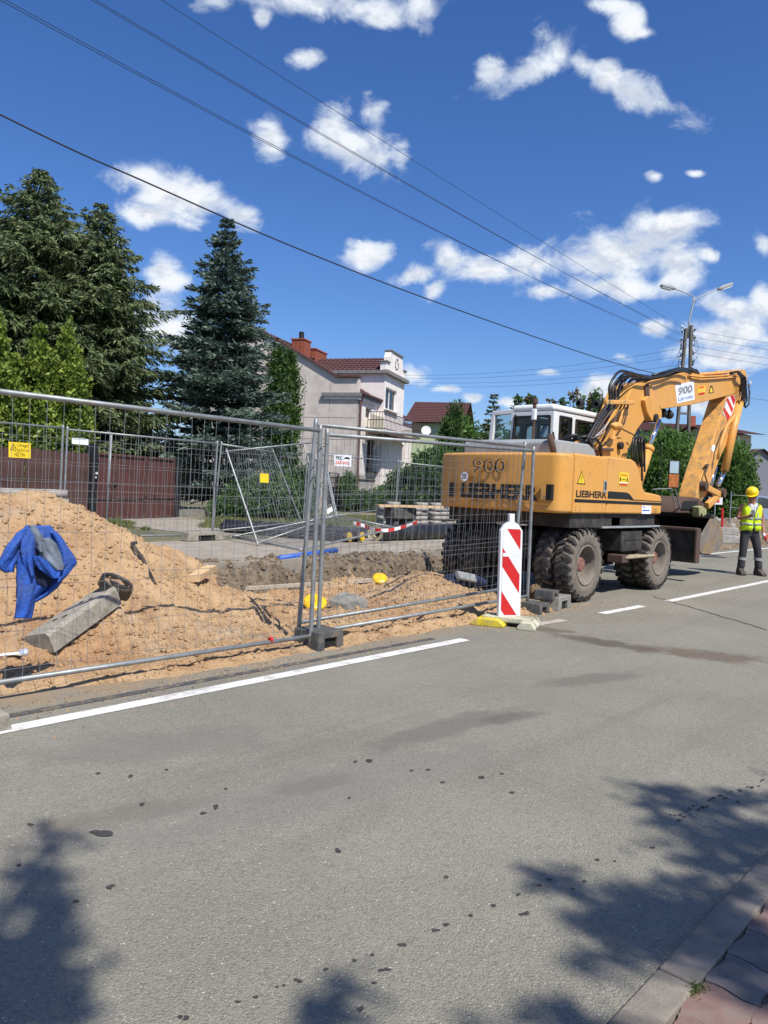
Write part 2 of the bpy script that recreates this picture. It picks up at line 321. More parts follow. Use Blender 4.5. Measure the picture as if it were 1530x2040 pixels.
def txt(s, name, mat, o, ax, ay, width=None, height=.1, depth=.002, parent=None, origin=(0, 0, 0), bold=.0, shear=0):
    """lettering: flat print of real glyph outlines; o = lower-left corner, ax / ay = writing and up directions"""
    cu = bpy.data.curves.new(name, 'FONT'); cu.body = s; cu.size = 1; cu.extrude = 0; cu.offset = bold; cu.shear = shear; cu.resolution_u = 3
    tmp = bpy.data.objects.new('tmp', cu); COL.objects.link(tmp); bpy.context.view_layer.update()
    me = bpy.data.meshes.new_from_object(tmp.evaluated_get(bpy.context.evaluated_depsgraph_get())); bpy.data.objects.remove(tmp); bpy.data.curves.remove(cu)
    V = np.array([v.co[:] for v in me.vertices]); mn = V.min(0); mx = V.max(0)
    sy = height/(mx[1]-mn[1]); sx = sy if width is None else width/(mx[0]-mn[0])
    ax, ay, o = Vector(ax).normalized(), Vector(ay).normalized(), Vector(o); nn = ax.cross(ay)
    for v in me.vertices:
        v.co = o-Vector(origin)+ax*((v.co.x-mn[0])*sx)+ay*((v.co.y-mn[1])*sy)+nn*depth
    me.materials.clear(); me.materials.append(mat); me.name = name
    ob = bpy.data.objects.new(name, me); COL.objects.link(ob)
    if parent: ob.parent = parent
    return ob

# value noise for terrain
def vnoise(x, y, seed=0):
    xi = np.floor(x).astype(np.int64); yi = np.floor(y).astype(np.int64); xf = x-xi; yf = y-yi
    def h(a, b):
        n = (a*374761393+b*668265263+seed*1442695041) & 0xffffffff
        n = ((n ^ (n >> 13))*1274126177) & 0xffffffff
        return ((n ^ (n >> 16)) & 0xffff)/65535.
    u = xf*xf*(3-2*xf); v = yf*yf*(3-2*yf)
    return (h(xi, yi)*(1-u)+h(xi+1, yi)*u)*(1-v)+(h(xi, yi+1)*(1-u)+h(xi+1, yi+1)*u)*v
def fbm(x, y, sc, oc=4, seed=0, gain=.5):
    r = 0; a = 1; t = 0
    for i in range(oc): r = r+a*(vnoise(x*sc, y*sc, seed+i)-.5); t += a; a *= gain; sc *= 2.03
    return r/t*2
def sst(a, b, x): t = np.clip((x-a)/(b-a), 0, 1); return t*t*(3-2*t)

# ================================================================== SETTING
# --- materials of the ground
def asphalt():
    m = bpy.data.materials.new('asphalt'); m.use_nodes = True; t = NT(m.node_tree)
    tc = t.new('ShaderNodeTexCoord').outputs['Object']
    v1 = t.vor(tc, 125); v2 = t.vor(tc, 60)
    n1 = t.noise(tc, .8, 5, .6); n2 = t.noise(tc, 30, 4, .6); n3 = t.noise(tc, 4, 6, .65)
    st = t.new('ShaderNodeMapping'); t.l.new(tc, st.inputs[0]); st.inputs['Scale'].default_value = (.12, 1.6, 1)
    n4 = t.noise(st.outputs[0], 1.6, 6, .6, .3)
    base = t.mix(t.rng(n1, .3, .7), (.213, .199, .154, 1), (.246, .231, .183, 1))
    base = t.mix(t.math('MULTIPLY', t.rng(n4, .5, .72), .48), base, (.15, .138, .116, 1))
    base = t.mix(t.math('MULTIPLY', t.rng(n3, .5, .75), .5), base, (.262, .242, .205, 1))
    sp = t.new('ShaderNodeSeparateColor'); t.l.new(v1.outputs['Color'], sp.inputs[0])
    base = t.mix(t.math('MULTIPLY', t.rng(sp.outputs[0], .80, 1.0), t.rng(v1.outputs['Distance'], .38, .22)), base, (.50, .46, .40, 1))
    base = t.mix(t.math('MULTIPLY', t.rng(sp.outputs[1], .6, .95), .42), base, (.09, .088, .084, 1))
    sp2 = t.new('ShaderNodeSeparateColor'); t.l.new(v2.outputs['Color'], sp2.inputs[0])
    base = t.mix(t.math('MULTIPLY', t.rng(sp2.outputs[0], .93, .97), t.rng(v2.outputs['Distance'], .30, .16)), base, (.46, .42, .36, 1))
    base = t.mix(t.math('MULTIPLY', t.rng(n2, .5, .8), .35), base, (.10, .097, .092, 1))
    # stains with shapes of their own: (x, y, half-length, half-width, angle, colour, amount)
    for (px, py, qx, qy, wd, col, am) in [(700,1500,1060,1405,.16,(.12,.11,.095,1),.6),(0,1510,620,1455,.3,(.15,.14,.12,1),.45),(960,1440,1070,1418,.10,(.11,.10,.085,1),.6),(1060,1365,1290,1340,.16,(.13,.12,.10,1),.6),
            (1090,1262,1330,1300,.22,(.085,.07,.055,1),.8),(1250,1290,1560,1320,.30,(.12,.085,.06,1),.75),(60,1655,420,1590,.12,(.15,.13,.10,1),.5),(520,1590,700,1545,.10,(.14,.12,.09,1),.55),(1000,1245,1160,1262,.18,(.10,.075,.055,1),.7),
            (840,1290,1000,1262,.25,(.20,.185,.16,1),.5),(180,1690,1000,1480,.28,(.17,.16,.145,1),.4)]:
        p = gz(px, py); q = gz(qx, qy); c = (p+q)/2; L = (q-p).length/2+.05; a = math.atan2((q-p).y, (q-p).x)
        mp = t.new('ShaderNodeMapping', vector_type='TEXTURE'); t.l.new(tc, mp.inputs[0]); mp.inputs['Location'].default_value = c; mp.inputs['Rotation'].default_value = (0, 0, a); mp.inputs['Scale'].default_value = (L, wd, 1)
        d = t.math('ADD', t.vmath('LENGTH', mp.outputs[0]), t.math('MULTIPLY', t.math('SUBTRACT', n3, .5), 1.8))
        base = t.mix(t.math('MULTIPLY', t.rng(d, 1.15, .45), am), base, col)
    # sand spilt along the works
    sx = t.new('ShaderNodeSeparateXYZ'); t.l.new(tc, sx.inputs[0])
    sd = t.math('MULTIPLY', t.rng(t.math('ADD', sx.outputs[1], t.math('MULTIPLY', t.math('SUBTRACT', t.noise(tc, 2.5, 7, .68), .5), 1.9)), 4.6, 5.25), t.rng(sx.outputs[0], 10.5, 8.2))
    base = t.mix(t.math('MULTIPLY', sd, .75), base, (.29, .205, .12, 1))
    # straight repair seam
    p = t.new('ShaderNodeBsdfPrincipled'); t.put(p, 'Base Color', base); t.put(p, 'Roughness', t.rng(n1, .3, .7, .75, .9)); p.inputs['Specular IOR Level'].default_value = .35
    bn = t.new('ShaderNodeBump'); bn.inputs['Distance'].default_value = .004; bn.inputs['Strength'].default_value = 1
    t.put(bn, 'Height', t.math('ADD', t.math('MULTIPLY', v1.outputs['Distance'], -1.0), t.math('MULTIPLY', n2, .6))); t.l.new(bn.outputs[0], p.inputs['Normal'])
    o = t.new('ShaderNodeOutputMaterial'); t.l.new(p.outputs[0], o.inputs[0]); return m
def dirtmat():
    m = bpy.data.materials.new('sand_and_soil'); m.use_nodes = True; t = NT(m.node_tree)
    tc = t.new('ShaderNodeTexCoord').outputs['Object']
    a = t.new('ShaderNodeAttribute'); a.attribute_name = 'soil'
    n1 = t.noise(tc, 2.2, 6, .6); n2 = t.noise(tc, 60, 5, .65); n3 = t.noise(tc, 9, 6, .65)
    sand = t.mix(t.rng(n1, .3, .7), (.52, .36, .205, 1), (.45, .29, .155, 1))
    sand = t.mix(t.math('MULTIPLY', t.rng(n3, .5, .7), .55), sand, (.33, .20, .105, 1)); sand = t.mix(t.math('MULTIPLY', t.rng(t.noise(tc, 1.3, 8, .7), .52, .66), .75), sand, (.29, .175, .10, 1)); sand = t.mix(t.math('MULTIPLY', t.rng(t.noise(tc, .55, 6, .6), .50, .68), .5), sand, (.40, .21, .10, 1)); sand = t.mix(t.math('MULTIPLY', t.rng(t.noise(tc, .8, 7, .7, .5), .54, .70), .55), sand, (.42, .36, .28, 1))
    soil = t.mix(t.rng(n3, .35, .65), (.25, .195, .135, 1), (.11, .085, .06, 1))
    c = t.mix(t.rng(t.math('ADD', a.outputs['Fac'], t.math('MULTIPLY', t.math('SUBTRACT', n3, .5), .8)), .35, .65), sand, soil)
    v = t.vor(tc, 55); sp = t.new('ShaderNodeSeparateColor'); t.l.new(v.outputs['Color'], sp.inputs[0])
    c = t.mix(t.math('MULTIPLY', t.rng(sp.outputs[0], .86, .98), t.rng(v.outputs['Distance'], .4, .2)), c, (.55, .45, .33, 1))
    c = t.mix(t.math('MULTIPLY', t.rng(n2, .52, .75), .45), c, (.17, .105, .06, 1))
    p = t.new('ShaderNodeBsdfPrincipled'); t.put(p, 'Base Color', c); p.inputs['Roughness'].default_value = .97; p.inputs['Specular IOR Level'].default_value = .1
    bn = t.new('ShaderNodeBump'); bn.inputs['Distance'].default_value = .02; bn.inputs['Strength'].default_value = 1
    t.put(bn, 'Height', t.math('ADD', n2, t.math('MULTIPLY', t.noise(tc, 22, 5, .6), 1.2))); t.l.new(bn.outputs[0], p.inputs['Normal'])
    o = t.new('ShaderNodeOutputMaterial'); t.l.new(p.outputs[0], o.inputs[0]); return m
m_asph = asphalt(); m_sand = dirtmat()
m_pave = M('dusty_pavement_concrete', (.30, .265, .215), .92, var=.12, scale=2.5, bump=.003, bscale=50, dirt=(.24, .20, .15), dirtamt=.7, dscale=1.7)
m_gnd = M('dry_yard_soil', (.17, .155, .09), .95, var=.3, scale=.6, bump=.02, bscale=8, dirt=(.07, .095, .03), dirtamt=.8, dscale=.8)
m_grassg = M('trodden_grass_ground', (.11, .12, .045), .95, var=.3, scale=3, bump=.01, bscale=40, dirt=(.22, .18, .11), dirtamt=.8, dscale=2)

def sheet(name, x0, y0, x1, y1, z, mat, kind='structure'):
    o = MB().add([(x0,y0,z),(x1,y0,z),(x1,y1,z),(x0,y1,z)], [(0,1,2,3)]).build(name, mat); return tag(o, kind=kind)
sheet('ground', -400, -400, 900, 900, -.55, m_gnd)
YR = 8.0
MB_ = MB().add([(-60,.9,0),(8.75,.9,0),(8.75,5.3,0),(-60,5.3,0)], [(0,1,2,3)]).add([(8.75,.9,0),(160,.9,0),(160,YR,0),(8.75,YR,0)], [(0,1,2,3)])
tag(MB_.build('road', m_asph), kind='structure')
# near pavement bed, yard level beyond the works
sheet('pavement_bed', -60, -6, 160, .9, .001, M('sandy_joint_fill', (.17, .145, .115), .95, var=.3, scale=40, bump=.003, bscale=200))
o = MB().box((-60, 13.1, -.5), (160, 300, .262)).build('yard', m_gnd); tag(o, kind='structure')
o = MB().box((4.5, 9.45, -.5), (60, 13.098, .25)).build('pavement', m_pave); tag(o, kind='structure')
dv = MB()
dv.add([tuple(WP(-7.9, 19.9, .27)), tuple(WP(-6.4, 23.6, .27)), tuple(WP(-2.2, 19.5, .27)), tuple(WP(-3.6, 16.2, .27))], [(0, 3, 2, 1)])
tag(dv.build('driveway', m_pave), kind='structure')

# --- road markings
mk = MB()
def stripe(x0, x1, y0, y1, w_, z=.004, mi=0): mk.add([(x0,y0-w_/2,z),(x1,y1-w_/2,z),(x1,y1+w_/2,z),(x0,y0+w_/2,z)], [(0,1,2,3)], mi)
stripe(-30, 6.13, 4.62, 4.47, .125); stripe(8.98, 10.15, 4.42, 4.39, .125); stripe(10.95, 60, 4.37, 4.2, .125)
stripe(16, 100, 7.66, 7.5, .13); stripe(7.38, 8.10, 4.50, 4.46, .12, mi=1)
tag(mk.build('road_marking', [m_paint, m_paintw]), kind='structure')
m_tar = M('dark_joint_tar', (.07, .068, .068), .8, var=.2, scale=12, dirt=(.24, .19, .13), dirtamt=.8, dscale=9)
o = MB().add([(-10,4.80,.004),(5.9,4.66,.004),(5.9,4.73,.004),(-10,4.90,.004)], [(0,1,2,3)]).build('tar_joint', m_tar); tag(o, kind='structure')
# thin crack sealed across the road on the right
cr = MB(); P0 = gz(1300, 1188); P1 = gz(1528, 1255); n = 26; pv = []
for i in range(n+1):
    t_ = i/n; q = P0.lerp(P1, t_)+Vector((random.uniform(-.03, .03), random.uniform(-.03, .03), 0)); w_ = .012+.008*random.random(); pv.append((q, w_))
for i in range(n):
    (a, wa), (b, wb) = pv[i], pv[i+1]; cr.add([(a.x-wa,a.y,.004),(b.x-wb,b.y,.004),(b.x+wb,b.y,.004),(a.x+wa,a.y,.004)], [(0,1,2,3)])
tag(cr.build('road_crack', m_oil), kind='structure')
# tar and oil drops
dr_ = MB()
spots = [(200,1658,30,9),(405,1619,7,3),(432,1607,8,4),(260,1546,6,3),(331,1533,4,2),(450,1571,4,2),(223,1766,11,5),(148,1794,9,4),(671,1694,9,4),(958,1548,10,3),(1000,1541,5,2),(735,1515,7,4),(708,1517,3,3),(696,1589,4,2),(283,1602,7,4),(195,1540,5,2),
 (890,1747,5,4),(938,1823,4,3),(983,1803,6,3),(889,1841,7,4),(868,1852,9,3),(797,1880,11,5),(742,1902,5,3),(706,1913,5,3),(768,1932,12,5),(650,1931,6,3),(747,1958,8,4),(594,1953,8,4),(566,1962,5,2),(552,1965,4,2),(510,1985,6,3),(474,1995,7,3),(366,2026,10,5),(720,2010,9,6),(1044,1820,9,5),(1033,1781,5,3),
 (1190,1712,6,3),(1165,1755,5,2),(1140,1770,6,2),(1353,1634,5,3),(1400,1608,5,2),(1362,1627,4,2),(1418,1590,6,2),(1470,1597,5,2),(1300,1688,5,2),(1095,1752,5,3),(1075,1763,6,2),(1225,1715,4,2),(60,1643,8,3),(38,1723,5,3),(820,1535,5,2),(853,1533,5,2),(1020,1578,6,2),(882,1558,5,2)]
for i in range(26):
    t_ = i/26; spots.append((1340+190*t_+random.uniform(-6, 6), 1628-75*t_+random.uniform(-6, 6), random.uniform(2, 5), random.uniform(1, 2.5)))
for (x, y, a, b) in spots:
    sub = 1 if a < 8 else (3 if a < 20 else 9)
    for j in range(sub):
        xx = x+random.uniform(-1, 1)*a*.6*(sub > 1); yy = y+random.uniform(-1, 1)*b*.6*(sub > 1); k = 1/(sub**.4)
        vs = []; n = 9
        for q in range(n):
            r_ = random.uniform(.6, 1.25)*k; p = gz(xx+a*r_*math.cos(6.283*q/n), yy+b*r_*math.sin(6.283*q/n), .003+.0002*j); vs.append(p)
        dr_.add(vs, [tuple(reversed(range(n)))])
tag(dr_.build('tar_drops', m_oil), 'dried dark tar and oil drops scattered on the asphalt', 'stain', kind='stuff')

# --- near kerb and pavement of interlocking blocks
kb = []
kr = tag(bpy.data.objects.new('kerb', None), kind='structure'); COL.objects.link(kr)
kmesh = None
for i in range(-3, 30):
    x = i*1.0+.35
    if kmesh is None:
        o = MB().box((0, 0, -.2), (.992, .118, 0)).build('kerb_stone', m_kerb, kr, bevel=.008); kmesh = o.data; md = o
    else:
        o = bpy.data.objects.new('kerb_stone', kmesh); COL.objects.link(o); o.parent = kr
        b = o.modifiers.new('bevel', 'BEVEL'); b.width = .008; b.segments = 2
    o.location = (x, .782, .018+random.uniform(-.004, .004)); o.rotation_euler = (random.uniform(-.01, .01), 0, 0)
pr_ = tag(bpy.data.objects.new('near_pavement', None), kind='structure'); COL.objects.link(pr_)
def paver(mat):
    L, W = .1, .0825; zz = .009; nf = 6; top = []
    for (ax, ay, bx, by, sgn) in ((-L,-W,L,-W,1),(L,-W,L,W,1),(L,W,-L,W,1),(-L,W,-L,-W,1)):
        for k in range(nf):
            t_ = k/nf; x = ax+(bx-ax)*t_; y = ay+(by-ay)*t_
            off = zz*math.sin(t_*2*math.pi)
            if ay == by: y += off*(1 if ay < 0 else -1)*1; 
            else: x += off*(1 if ax > 0 else -1)*-1
            top.append((x*.97, y*.97))
    return MB().prism(top, (0,0,0), (1,0,0), (0,1,0), (0,0,1), -.06, 0).build('paving_block', mat, pr_)
pm = [paver(m_pavr), paver(m_pavg)]; first = [True, True]
for iy in range(9):
    for ix in range(30):
        X = 1.3+ix*.2+(iy % 2)*.1; Y = .695-iy*.165
        k = 0 if ((ix//2+iy//2) % 3) else 1
        if first[k]: o = pm[k]; first[k] = False
        else:
            o = bpy.data.objects.new('paving_block', pm[k].data); COL.objects.link(o); o.parent = pr_
        o.location = (X, Y, .012+random.uniform(-.003, .003)); o.rotation_euler = (random.uniform(-.012, .012), random.uniform(-.012, .012), random.uniform(-.01, .01))

# --- works ground: sand heaps, trench, soil
def hgt(X, Y):
    e = 4.84+.24*sst(2.9, 1.9, X)+.06*fbm(X, Y*0, 1.1, 4, 3)+.05*fbm(X, Y*0, 5, 3, 9)
    z = -.03+.055*sst(0, .35, Y-e)
    z = z+.035*fbm(X, Y, .9, 3, 11)*sst(0, .6, Y-e)
    # heap on the left (a ridge running on to the left)
    def cone(x0, y0, x1, y1, h0, h1, sl, rnd=.12, nz=.12):
        dx, dy = x1-x0, y1-y0; L2 = dx*dx+dy*dy+1e-9; t = np.clip(((X-x0)*dx+(Y-y0)*dy)/L2, 0, 1)
        d = np.hypot(X-x0-t*dx, Y-y0-t*dy); hh = h0+(h1-h0)*t
        d = np.sqrt(d*d+rnd*rnd)-rnd
        return hh-sl*d*(1+nz*fbm(X, Y, .8, 2, 31))
    hp = cone(3.3, 7.85, 1.3, 8.3, 1.29, 1.10, .64)
    hp2 = cone(5.15, 9.05, 5.4, 9.15, .62, .56, .58, .25)
    hp3 = cone(3.9, 6.35, 4.9, 6.9, .16, .26, .26, .25)
    hp4 = cone(7.7, 6.35, 8.25, 6.6, .36, .30, .42, .25)
    hp5 = cone(3.4, 5.6, 5.6, 5.7, .03, .05, .15, .3)
    hp6 = cone(5.7, 6.1, 8.2, 5.85, .06, .12, .20, .3)
    hp7 = cone(8.0, 8.3, 8.1, 8.3, .16, .16, .3, .2)
    for q in (hp, hp2, hp3, hp4, hp5, hp6, hp7):
        k = .08; hh = np.clip(.5+.5*(q-z)/k, 0, 1); z = z*(1-hh)+q*hh+k*hh*(1-hh)
    # trench in front of the pavement
    tr = sst(4.9, 5.9, X)*sst(7.85, 8.25, Y)*(1-sst(9.25, 9.5, Y+.25*fbm(X, Y*0, 1.6, 3, 77)))
    tr = tr*(1-sst(.15, .4, hp2))
    z = z-tr*(.16+.30*np.clip(fbm(X, Y, 1.1, 3, 5), -.3, 1))
    # rise to pavement level
    up = sst(9.05, 9.5, Y+.3*fbm(X, Y, 1.6, 3, 77)); z = np.where(Y > 8.2, z*(1-up)+np.maximum(z, .215)*up, z)
    soil = sst(7.9, 8.4, Y)*(1-sst(.1, .3, hp2))*sst(4.6, 5.4, X)*(1-sst(.25, .6, z-.25))
    rough = .018*fbm(X, Y, 6, 3, 21, .6)+.014*fbm(X, Y, 17, 3, 41, .65)-.05*sst(.25, .6, fbm(X, Y, 2.3, 4, 141, .65))+.02*np.abs(fbm(X, Y, 3.1, 3, 171))
    amp = sst(-.02, .05, z)
    lump_ = .045*fbm(X, Y, 2.6, 4, 301, .65)*sst(.0, .35, fbm(X, Y, .7, 2, 311)+.15); z = z+(rough*1.9+lump_)*amp+soil*(.11*np.abs(fbm(X, Y, 5, 3, 51, .6))+.05*fbm(X, Y, 13, 2, 61))
    for (hx, hy, rx_, ry_, dp) in ((9.5, 9.0, .35, .14, .42), (10.9, 8.75, .5, .16, .5), (11.9, 8.7, .35, .15, .4), (6.75, 9.0, .22, .14, .35), (8.4, 8.7, .3, .12, .15)):
        z = z-dp*np.exp(-((X-hx)/rx_)**4-((Y-hy)/ry_)**4)*(1+.5*fbm(X, Y, 4, 2, 207))
    # holes and lumps poked in the sand
    for (hx, hy, r_, dp) in ((4.85,6.1,.035,.09),(5.02,6.18,.03,.09),(4.6,6.6,.08,.05),(5.4,6.4,.06,.04)):
        z = z-dp*np.exp(-((X-hx)**2+(Y-hy)**2)/(r_*r_))
    # earth mound across the road further on
    mnd = sst(15.5, 19, X)*sst(8.1, 9.4, Y+.5*fbm(X, Y, .8, 2, 91)); z = np.where(X > 13, z*(1-mnd)+mnd*(.72+.3*fbm(X, Y, .5, 3, 93)+.12*fbm(X, Y, 4, 3, 95)), z)
    soil = np.maximum(soil, sst(12, 15, X)*.55)
    rd = sst(8.55, 9.0, X)*(1-sst(8.0, 8.25, Y)); z = z*(1-rd)-.06*rd
    z = np.where((X > 12.8) & (Y < 8.2), -.06, z)
    return z, soil
def terrain():
    xs = np.concatenate([np.arange(-6, 1.4, .1), np.arange(1.4, 9, .026), np.arange(9, 15, .07), np.arange(15, 42, .16)])
    ys = np.concatenate([np.arange(4.55, 7.6, .026), np.arange(7.6, 9.8, .035), np.arange(9.8, 13.3, .12)])
    X, Y = np.meshgrid(xs, ys, indexing='ij'); Z, so_ = hgt(X, Y)
    Z = np.where((X > 4.55) & (X < 15) & (Y > 9.75), np.minimum(Z, .235), Z)
    n, m = X.shape; idx = np.arange(n*m).reshape(n, m)
    F = np.stack([idx[:-1, :-1], idx[1:, :-1], idx[1:, 1:], idx[:-1, 1:]], -1).reshape(-1, 4)
    o = fastmesh('sand_and_earth', np.stack([X, Y, Z], -1).reshape(-1, 3), F, m_sand, tint=so_.ravel(), smooth=True, attr='soil'); return tag(o, kind='structure')
terrain()
def hit(x, y, d0=4.0, d1=40.0):
    """point of the works ground seen at a place of the photograph"""
    d = ray(x, y); n = 1500; ts = np.linspace(d0, d1, n); P = np.array(EYE)[None]+ts[:, None]*np.array(d)[None]; zz, _ = hgt(P[:, 0], P[:, 1])
    k = np.argmax(P[:, 2] < zz); return Vector(P[k])
def hz_(x, y): z, s_ = hgt(np.array([float(x)]), np.array([float(y)])); return float(z[0])

# clods and pebbles
def clods(name, n, xr, yr, smin, smax, mat, label, seed, soilmode=None):
    r = np.random.default_rng(seed); x = r.uniform(*xr, n); y = r.uniform(*yr, n); z, so_ = hgt(x, y)
    keep = z > -.0 if soilmode is None else (so_ > .4)
    x, y, z = x[keep], y[keep], z[keep]; n = len(x)
    ico = np.array([(0,0,1),(.9,0,.3),(.28,.85,.3),(-.72,.53,.3),(-.72,-.53,.3),(.28,-.85,.3),(.72,.53,-.4),(-.28,.85,-.4),(-.9,0,-.4),(-.28,-.85,-.4),(.72,-.53,-.4)])
    fc = [(0,1,2),(0,2,3),(0,3,4),(0,4,5),(0,5,1),(1,6,2),(2,7,3),(3,8,4),(4,9,5),(5,10,1),(2,6,7),(3,7,8),(4,8,9),(5,9,10),(1,10,6)]
    s_ = smin*(smax/smin)**(r.random(n)**2.2); a = r.uniform(0, 6.28, n)
    V = ico[None]*(1+r.uniform(-.25, .25, (n, 11, 3))); V = V*s_[:, None, None]*np.array([1, 1, .75])*r.uniform(.7, 1.2, (n, 1, 3))
    ca, sa = np.cos(a)[:, None], np.sin(a)[:, None]; vx = V[..., 0]*ca-V[..., 1]*sa; vy = V[..., 0]*sa+V[..., 1]*ca
    V = np.stack([vx+x[:, None], vy+y[:, None], V[..., 2]+(z+s_*.15)[:, None]], -1)
    F = (np.array(fc)[None]+11*np.arange(n)[:, None, None]).reshape(-1, 3)
    tt = np.repeat(r.random(n) if soilmode is None else np.ones(n), 11)
    return tag(fastmesh(name, V.reshape(-1, 3), F, mat, tint=tt*(0 if soilmode is None else 1), attr='soil'), label, 'rubble', kind='stuff')
clods('sand_clods', 15000, (1.5, 8.8), (4.75, 8.6), .005, .034, m_sand, 'small clods and pebbles of sand lying over the heaps', 5)
def crumbs():
    r = np.random.default_rng(77); n = 2600; x = r.uniform(1.2, 10.5, n); y = 4.95-np.abs(r.normal(0, .22, n)); k = 1100
    x = np.concatenate([x, r.uniform(7.5, 14, k)]); y = np.concatenate([y, r.normal(4.4, .5, k)]); n = len(x); s_ = .0025+.008*r.random(n)**3
    b = np.array([(1,0,0),(0,1,0),(-1,0,0),(0,-1,0),(0,0,1.1)]); V = b[None]*(1+r.uniform(-.3, .3, (n, 5, 3)))*s_[:, None, None]+np.stack([x, y, np.full(n, .0005)], -1)[:, None]
    F = (np.array([(0,1,4),(1,2,4),(2,3,4),(3,0,4)])[None]+5*np.arange(n)[:, None, None]).reshape(-1, 3)
    tag(fastmesh('sand_crumbs', V.reshape(-1, 3), F, m_sand, tint=np.repeat((r.random(n) > .7)*1.0, 5), attr='soil'), 'crumbs of sand and grit scattered on the asphalt beside the works', 'grit', kind='stuff')
crumbs()
clods('soil_clods', 5200, (4.8, 13), (7.9, 9.6), .008, .06, m_sand, 'dark lumps of dug soil in the trench before the pavement', 6, 1)
clods('mound_stones', 700, (15, 40), (8.2, 12.5), .04, .16, m_stone, 'stones strewn over the earth mound beyond the worker', 8)

# ================================================================== HOUSES
HAZ = math.radians(24.8)
e1 = Vector((math.cos(HAZ), math.sin(HAZ), 0)); e2 = Vector((-math.sin(HAZ), math.cos(HAZ), 0))
HC = WP(-1.57, 38)   # street corner of the house
def fac(x, y, b=0.0):      # pixel -> (along the front, height) on the front wall
    d = ray(x, y); P = HC+e2*b; t = (P-EYE).dot(e2)/d.dot(e2); q = EYE+d*t-HC; return q.dot(e1), q.z
def sidew(x, y, a=0.0):    # pixel -> (depth, height) on the left wall
    d = ray(x, y); P = HC+e1*a; t = (P-EYE).dot(e1)/d.dot(e1); q = EYE+d*t-HC; return q.dot(e2), q.z
def wall(name, parent, mat, o, ax, n_out, w_, z0, z1, holes, th=.3):
    """wall from local point o along ax, width w_, with real openings (a0, a1, b0, b1) and reveals"""
    o, ax, n_out = Vector(o), Vector(ax), Vector(n_out); mb = MB()
    xs = sorted({0, w_} | {h[0] for h in holes} | {h[1] for h in holes}); zs = sorted({z0, z1} | {h[2] for h in holes} | {h[3] for h in holes})
    P = lambda a, z, d=0: o+ax*a+Vector((0, 0, z))-n_out*d
    fl = ax.cross(Vector((0, 0, 1))).dot(n_out) > 0
    def q(a, b, c, d): mb.add([a, b, c, d], [(0, 1, 2, 3) if fl else (3, 2, 1, 0)])
    for i in range(len(xs)-1):
        for j in range(len(zs)-1):
            mx, mz = (xs[i]+xs[i+1])/2, (zs[j]+zs[j+1])/2
            if any(h[0] < mx < h[1] and h[2] < mz < h[3] for h in holes): continue
            q(P(xs[i], zs[j]), P(xs[i+1], zs[j]), P(xs[i+1], zs[j+1]), P(xs[i], zs[j+1]))
    for (a0, a1, b0, b1) in holes:
        for (s_, e_) in (((a0, b0), (a1, b0)), ((a1, b0), (a1, b1)), ((a1, b1), (a0, b1)), ((a0, b1), (a0, b0))):
            q(P(*s_), P(*e_), P(*e_, th), P(*s_, th))
    return mb.build(name, mat, parent)
def window(parent, o, ax, n_out, a0, a1, b0, b1, fm, mull=1, rec=.14, curtain=True, sill=None):
    o, ax, n_out = Vector(o), Vector(ax), Vector(n_out); P = lambda a, z, d: o+ax*a+Vector((0, 0, z))-n_out*d
    f = MB(); ff = .06
    def bar(p, q, wd, d=rec):
        f.beam(P(*p, d), P(*q, d), .07, wd, up=(0, 0, 1) if abs(p[1]-q[1]) < 1e-6 else tuple(ax))
    bar((a0, b0+ff/2), (a1, b0+ff/2), ff); bar((a0, b1-ff/2), (a1, b1-ff/2), ff)
    bar((a0+ff/2, b0+ff), (a0+ff/2, b1-ff), ff); bar((a1-ff/2, b0+ff), (a1-ff/2, b1-ff), ff)
    for k in range(mull): x = a0+(a1-a0)*(k+1)/(mull+1); bar((x, b0+ff), (x, b1-ff), ff*1.3)
    wo_ = f.build('window', fm, parent)
    g_ = MB(); g_.add([P(a0+ff, b0+ff, rec+.01), P(a1-ff, b0+ff, rec+.01), P(a1-ff, b1-ff, rec+.01), P(a0+ff, b1-ff, rec+.01)], [(0, 1, 2, 3)]); g_.build('pane', m_glass, wo_)
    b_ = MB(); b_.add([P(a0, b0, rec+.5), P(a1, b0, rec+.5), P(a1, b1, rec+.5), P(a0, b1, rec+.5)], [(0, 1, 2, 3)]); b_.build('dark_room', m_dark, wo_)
    if curtain:
        c = MB(); n = 16
        for sgn, fr in ((0, .42), (1, .36)):
            vs = []
            for k in range(n+1):
                a = (a0+.03+(a1-a0)*fr*k/n) if sgn == 0 else (a1-.03-(a1-a0)*fr*k/n)
                d = rec+.1+.03*math.sin(k*1.7)
                vs += [P(a, b0+.02, d), P(a, b1-.02, d)]
            c.add(vs, [(2*k, 2*k+2, 2*k+3, 2*k+1) for k in range(n)])
        c.build('curtain', m_curt, wo_)
    if sill: MB().obox(P((a0+a1)/2, b0-.04, -.06), ax*((a1-a0)/2+.12), n_out*.1, Vector((0, 0, .035))).build('sill', sill, wo_)
    return wo_
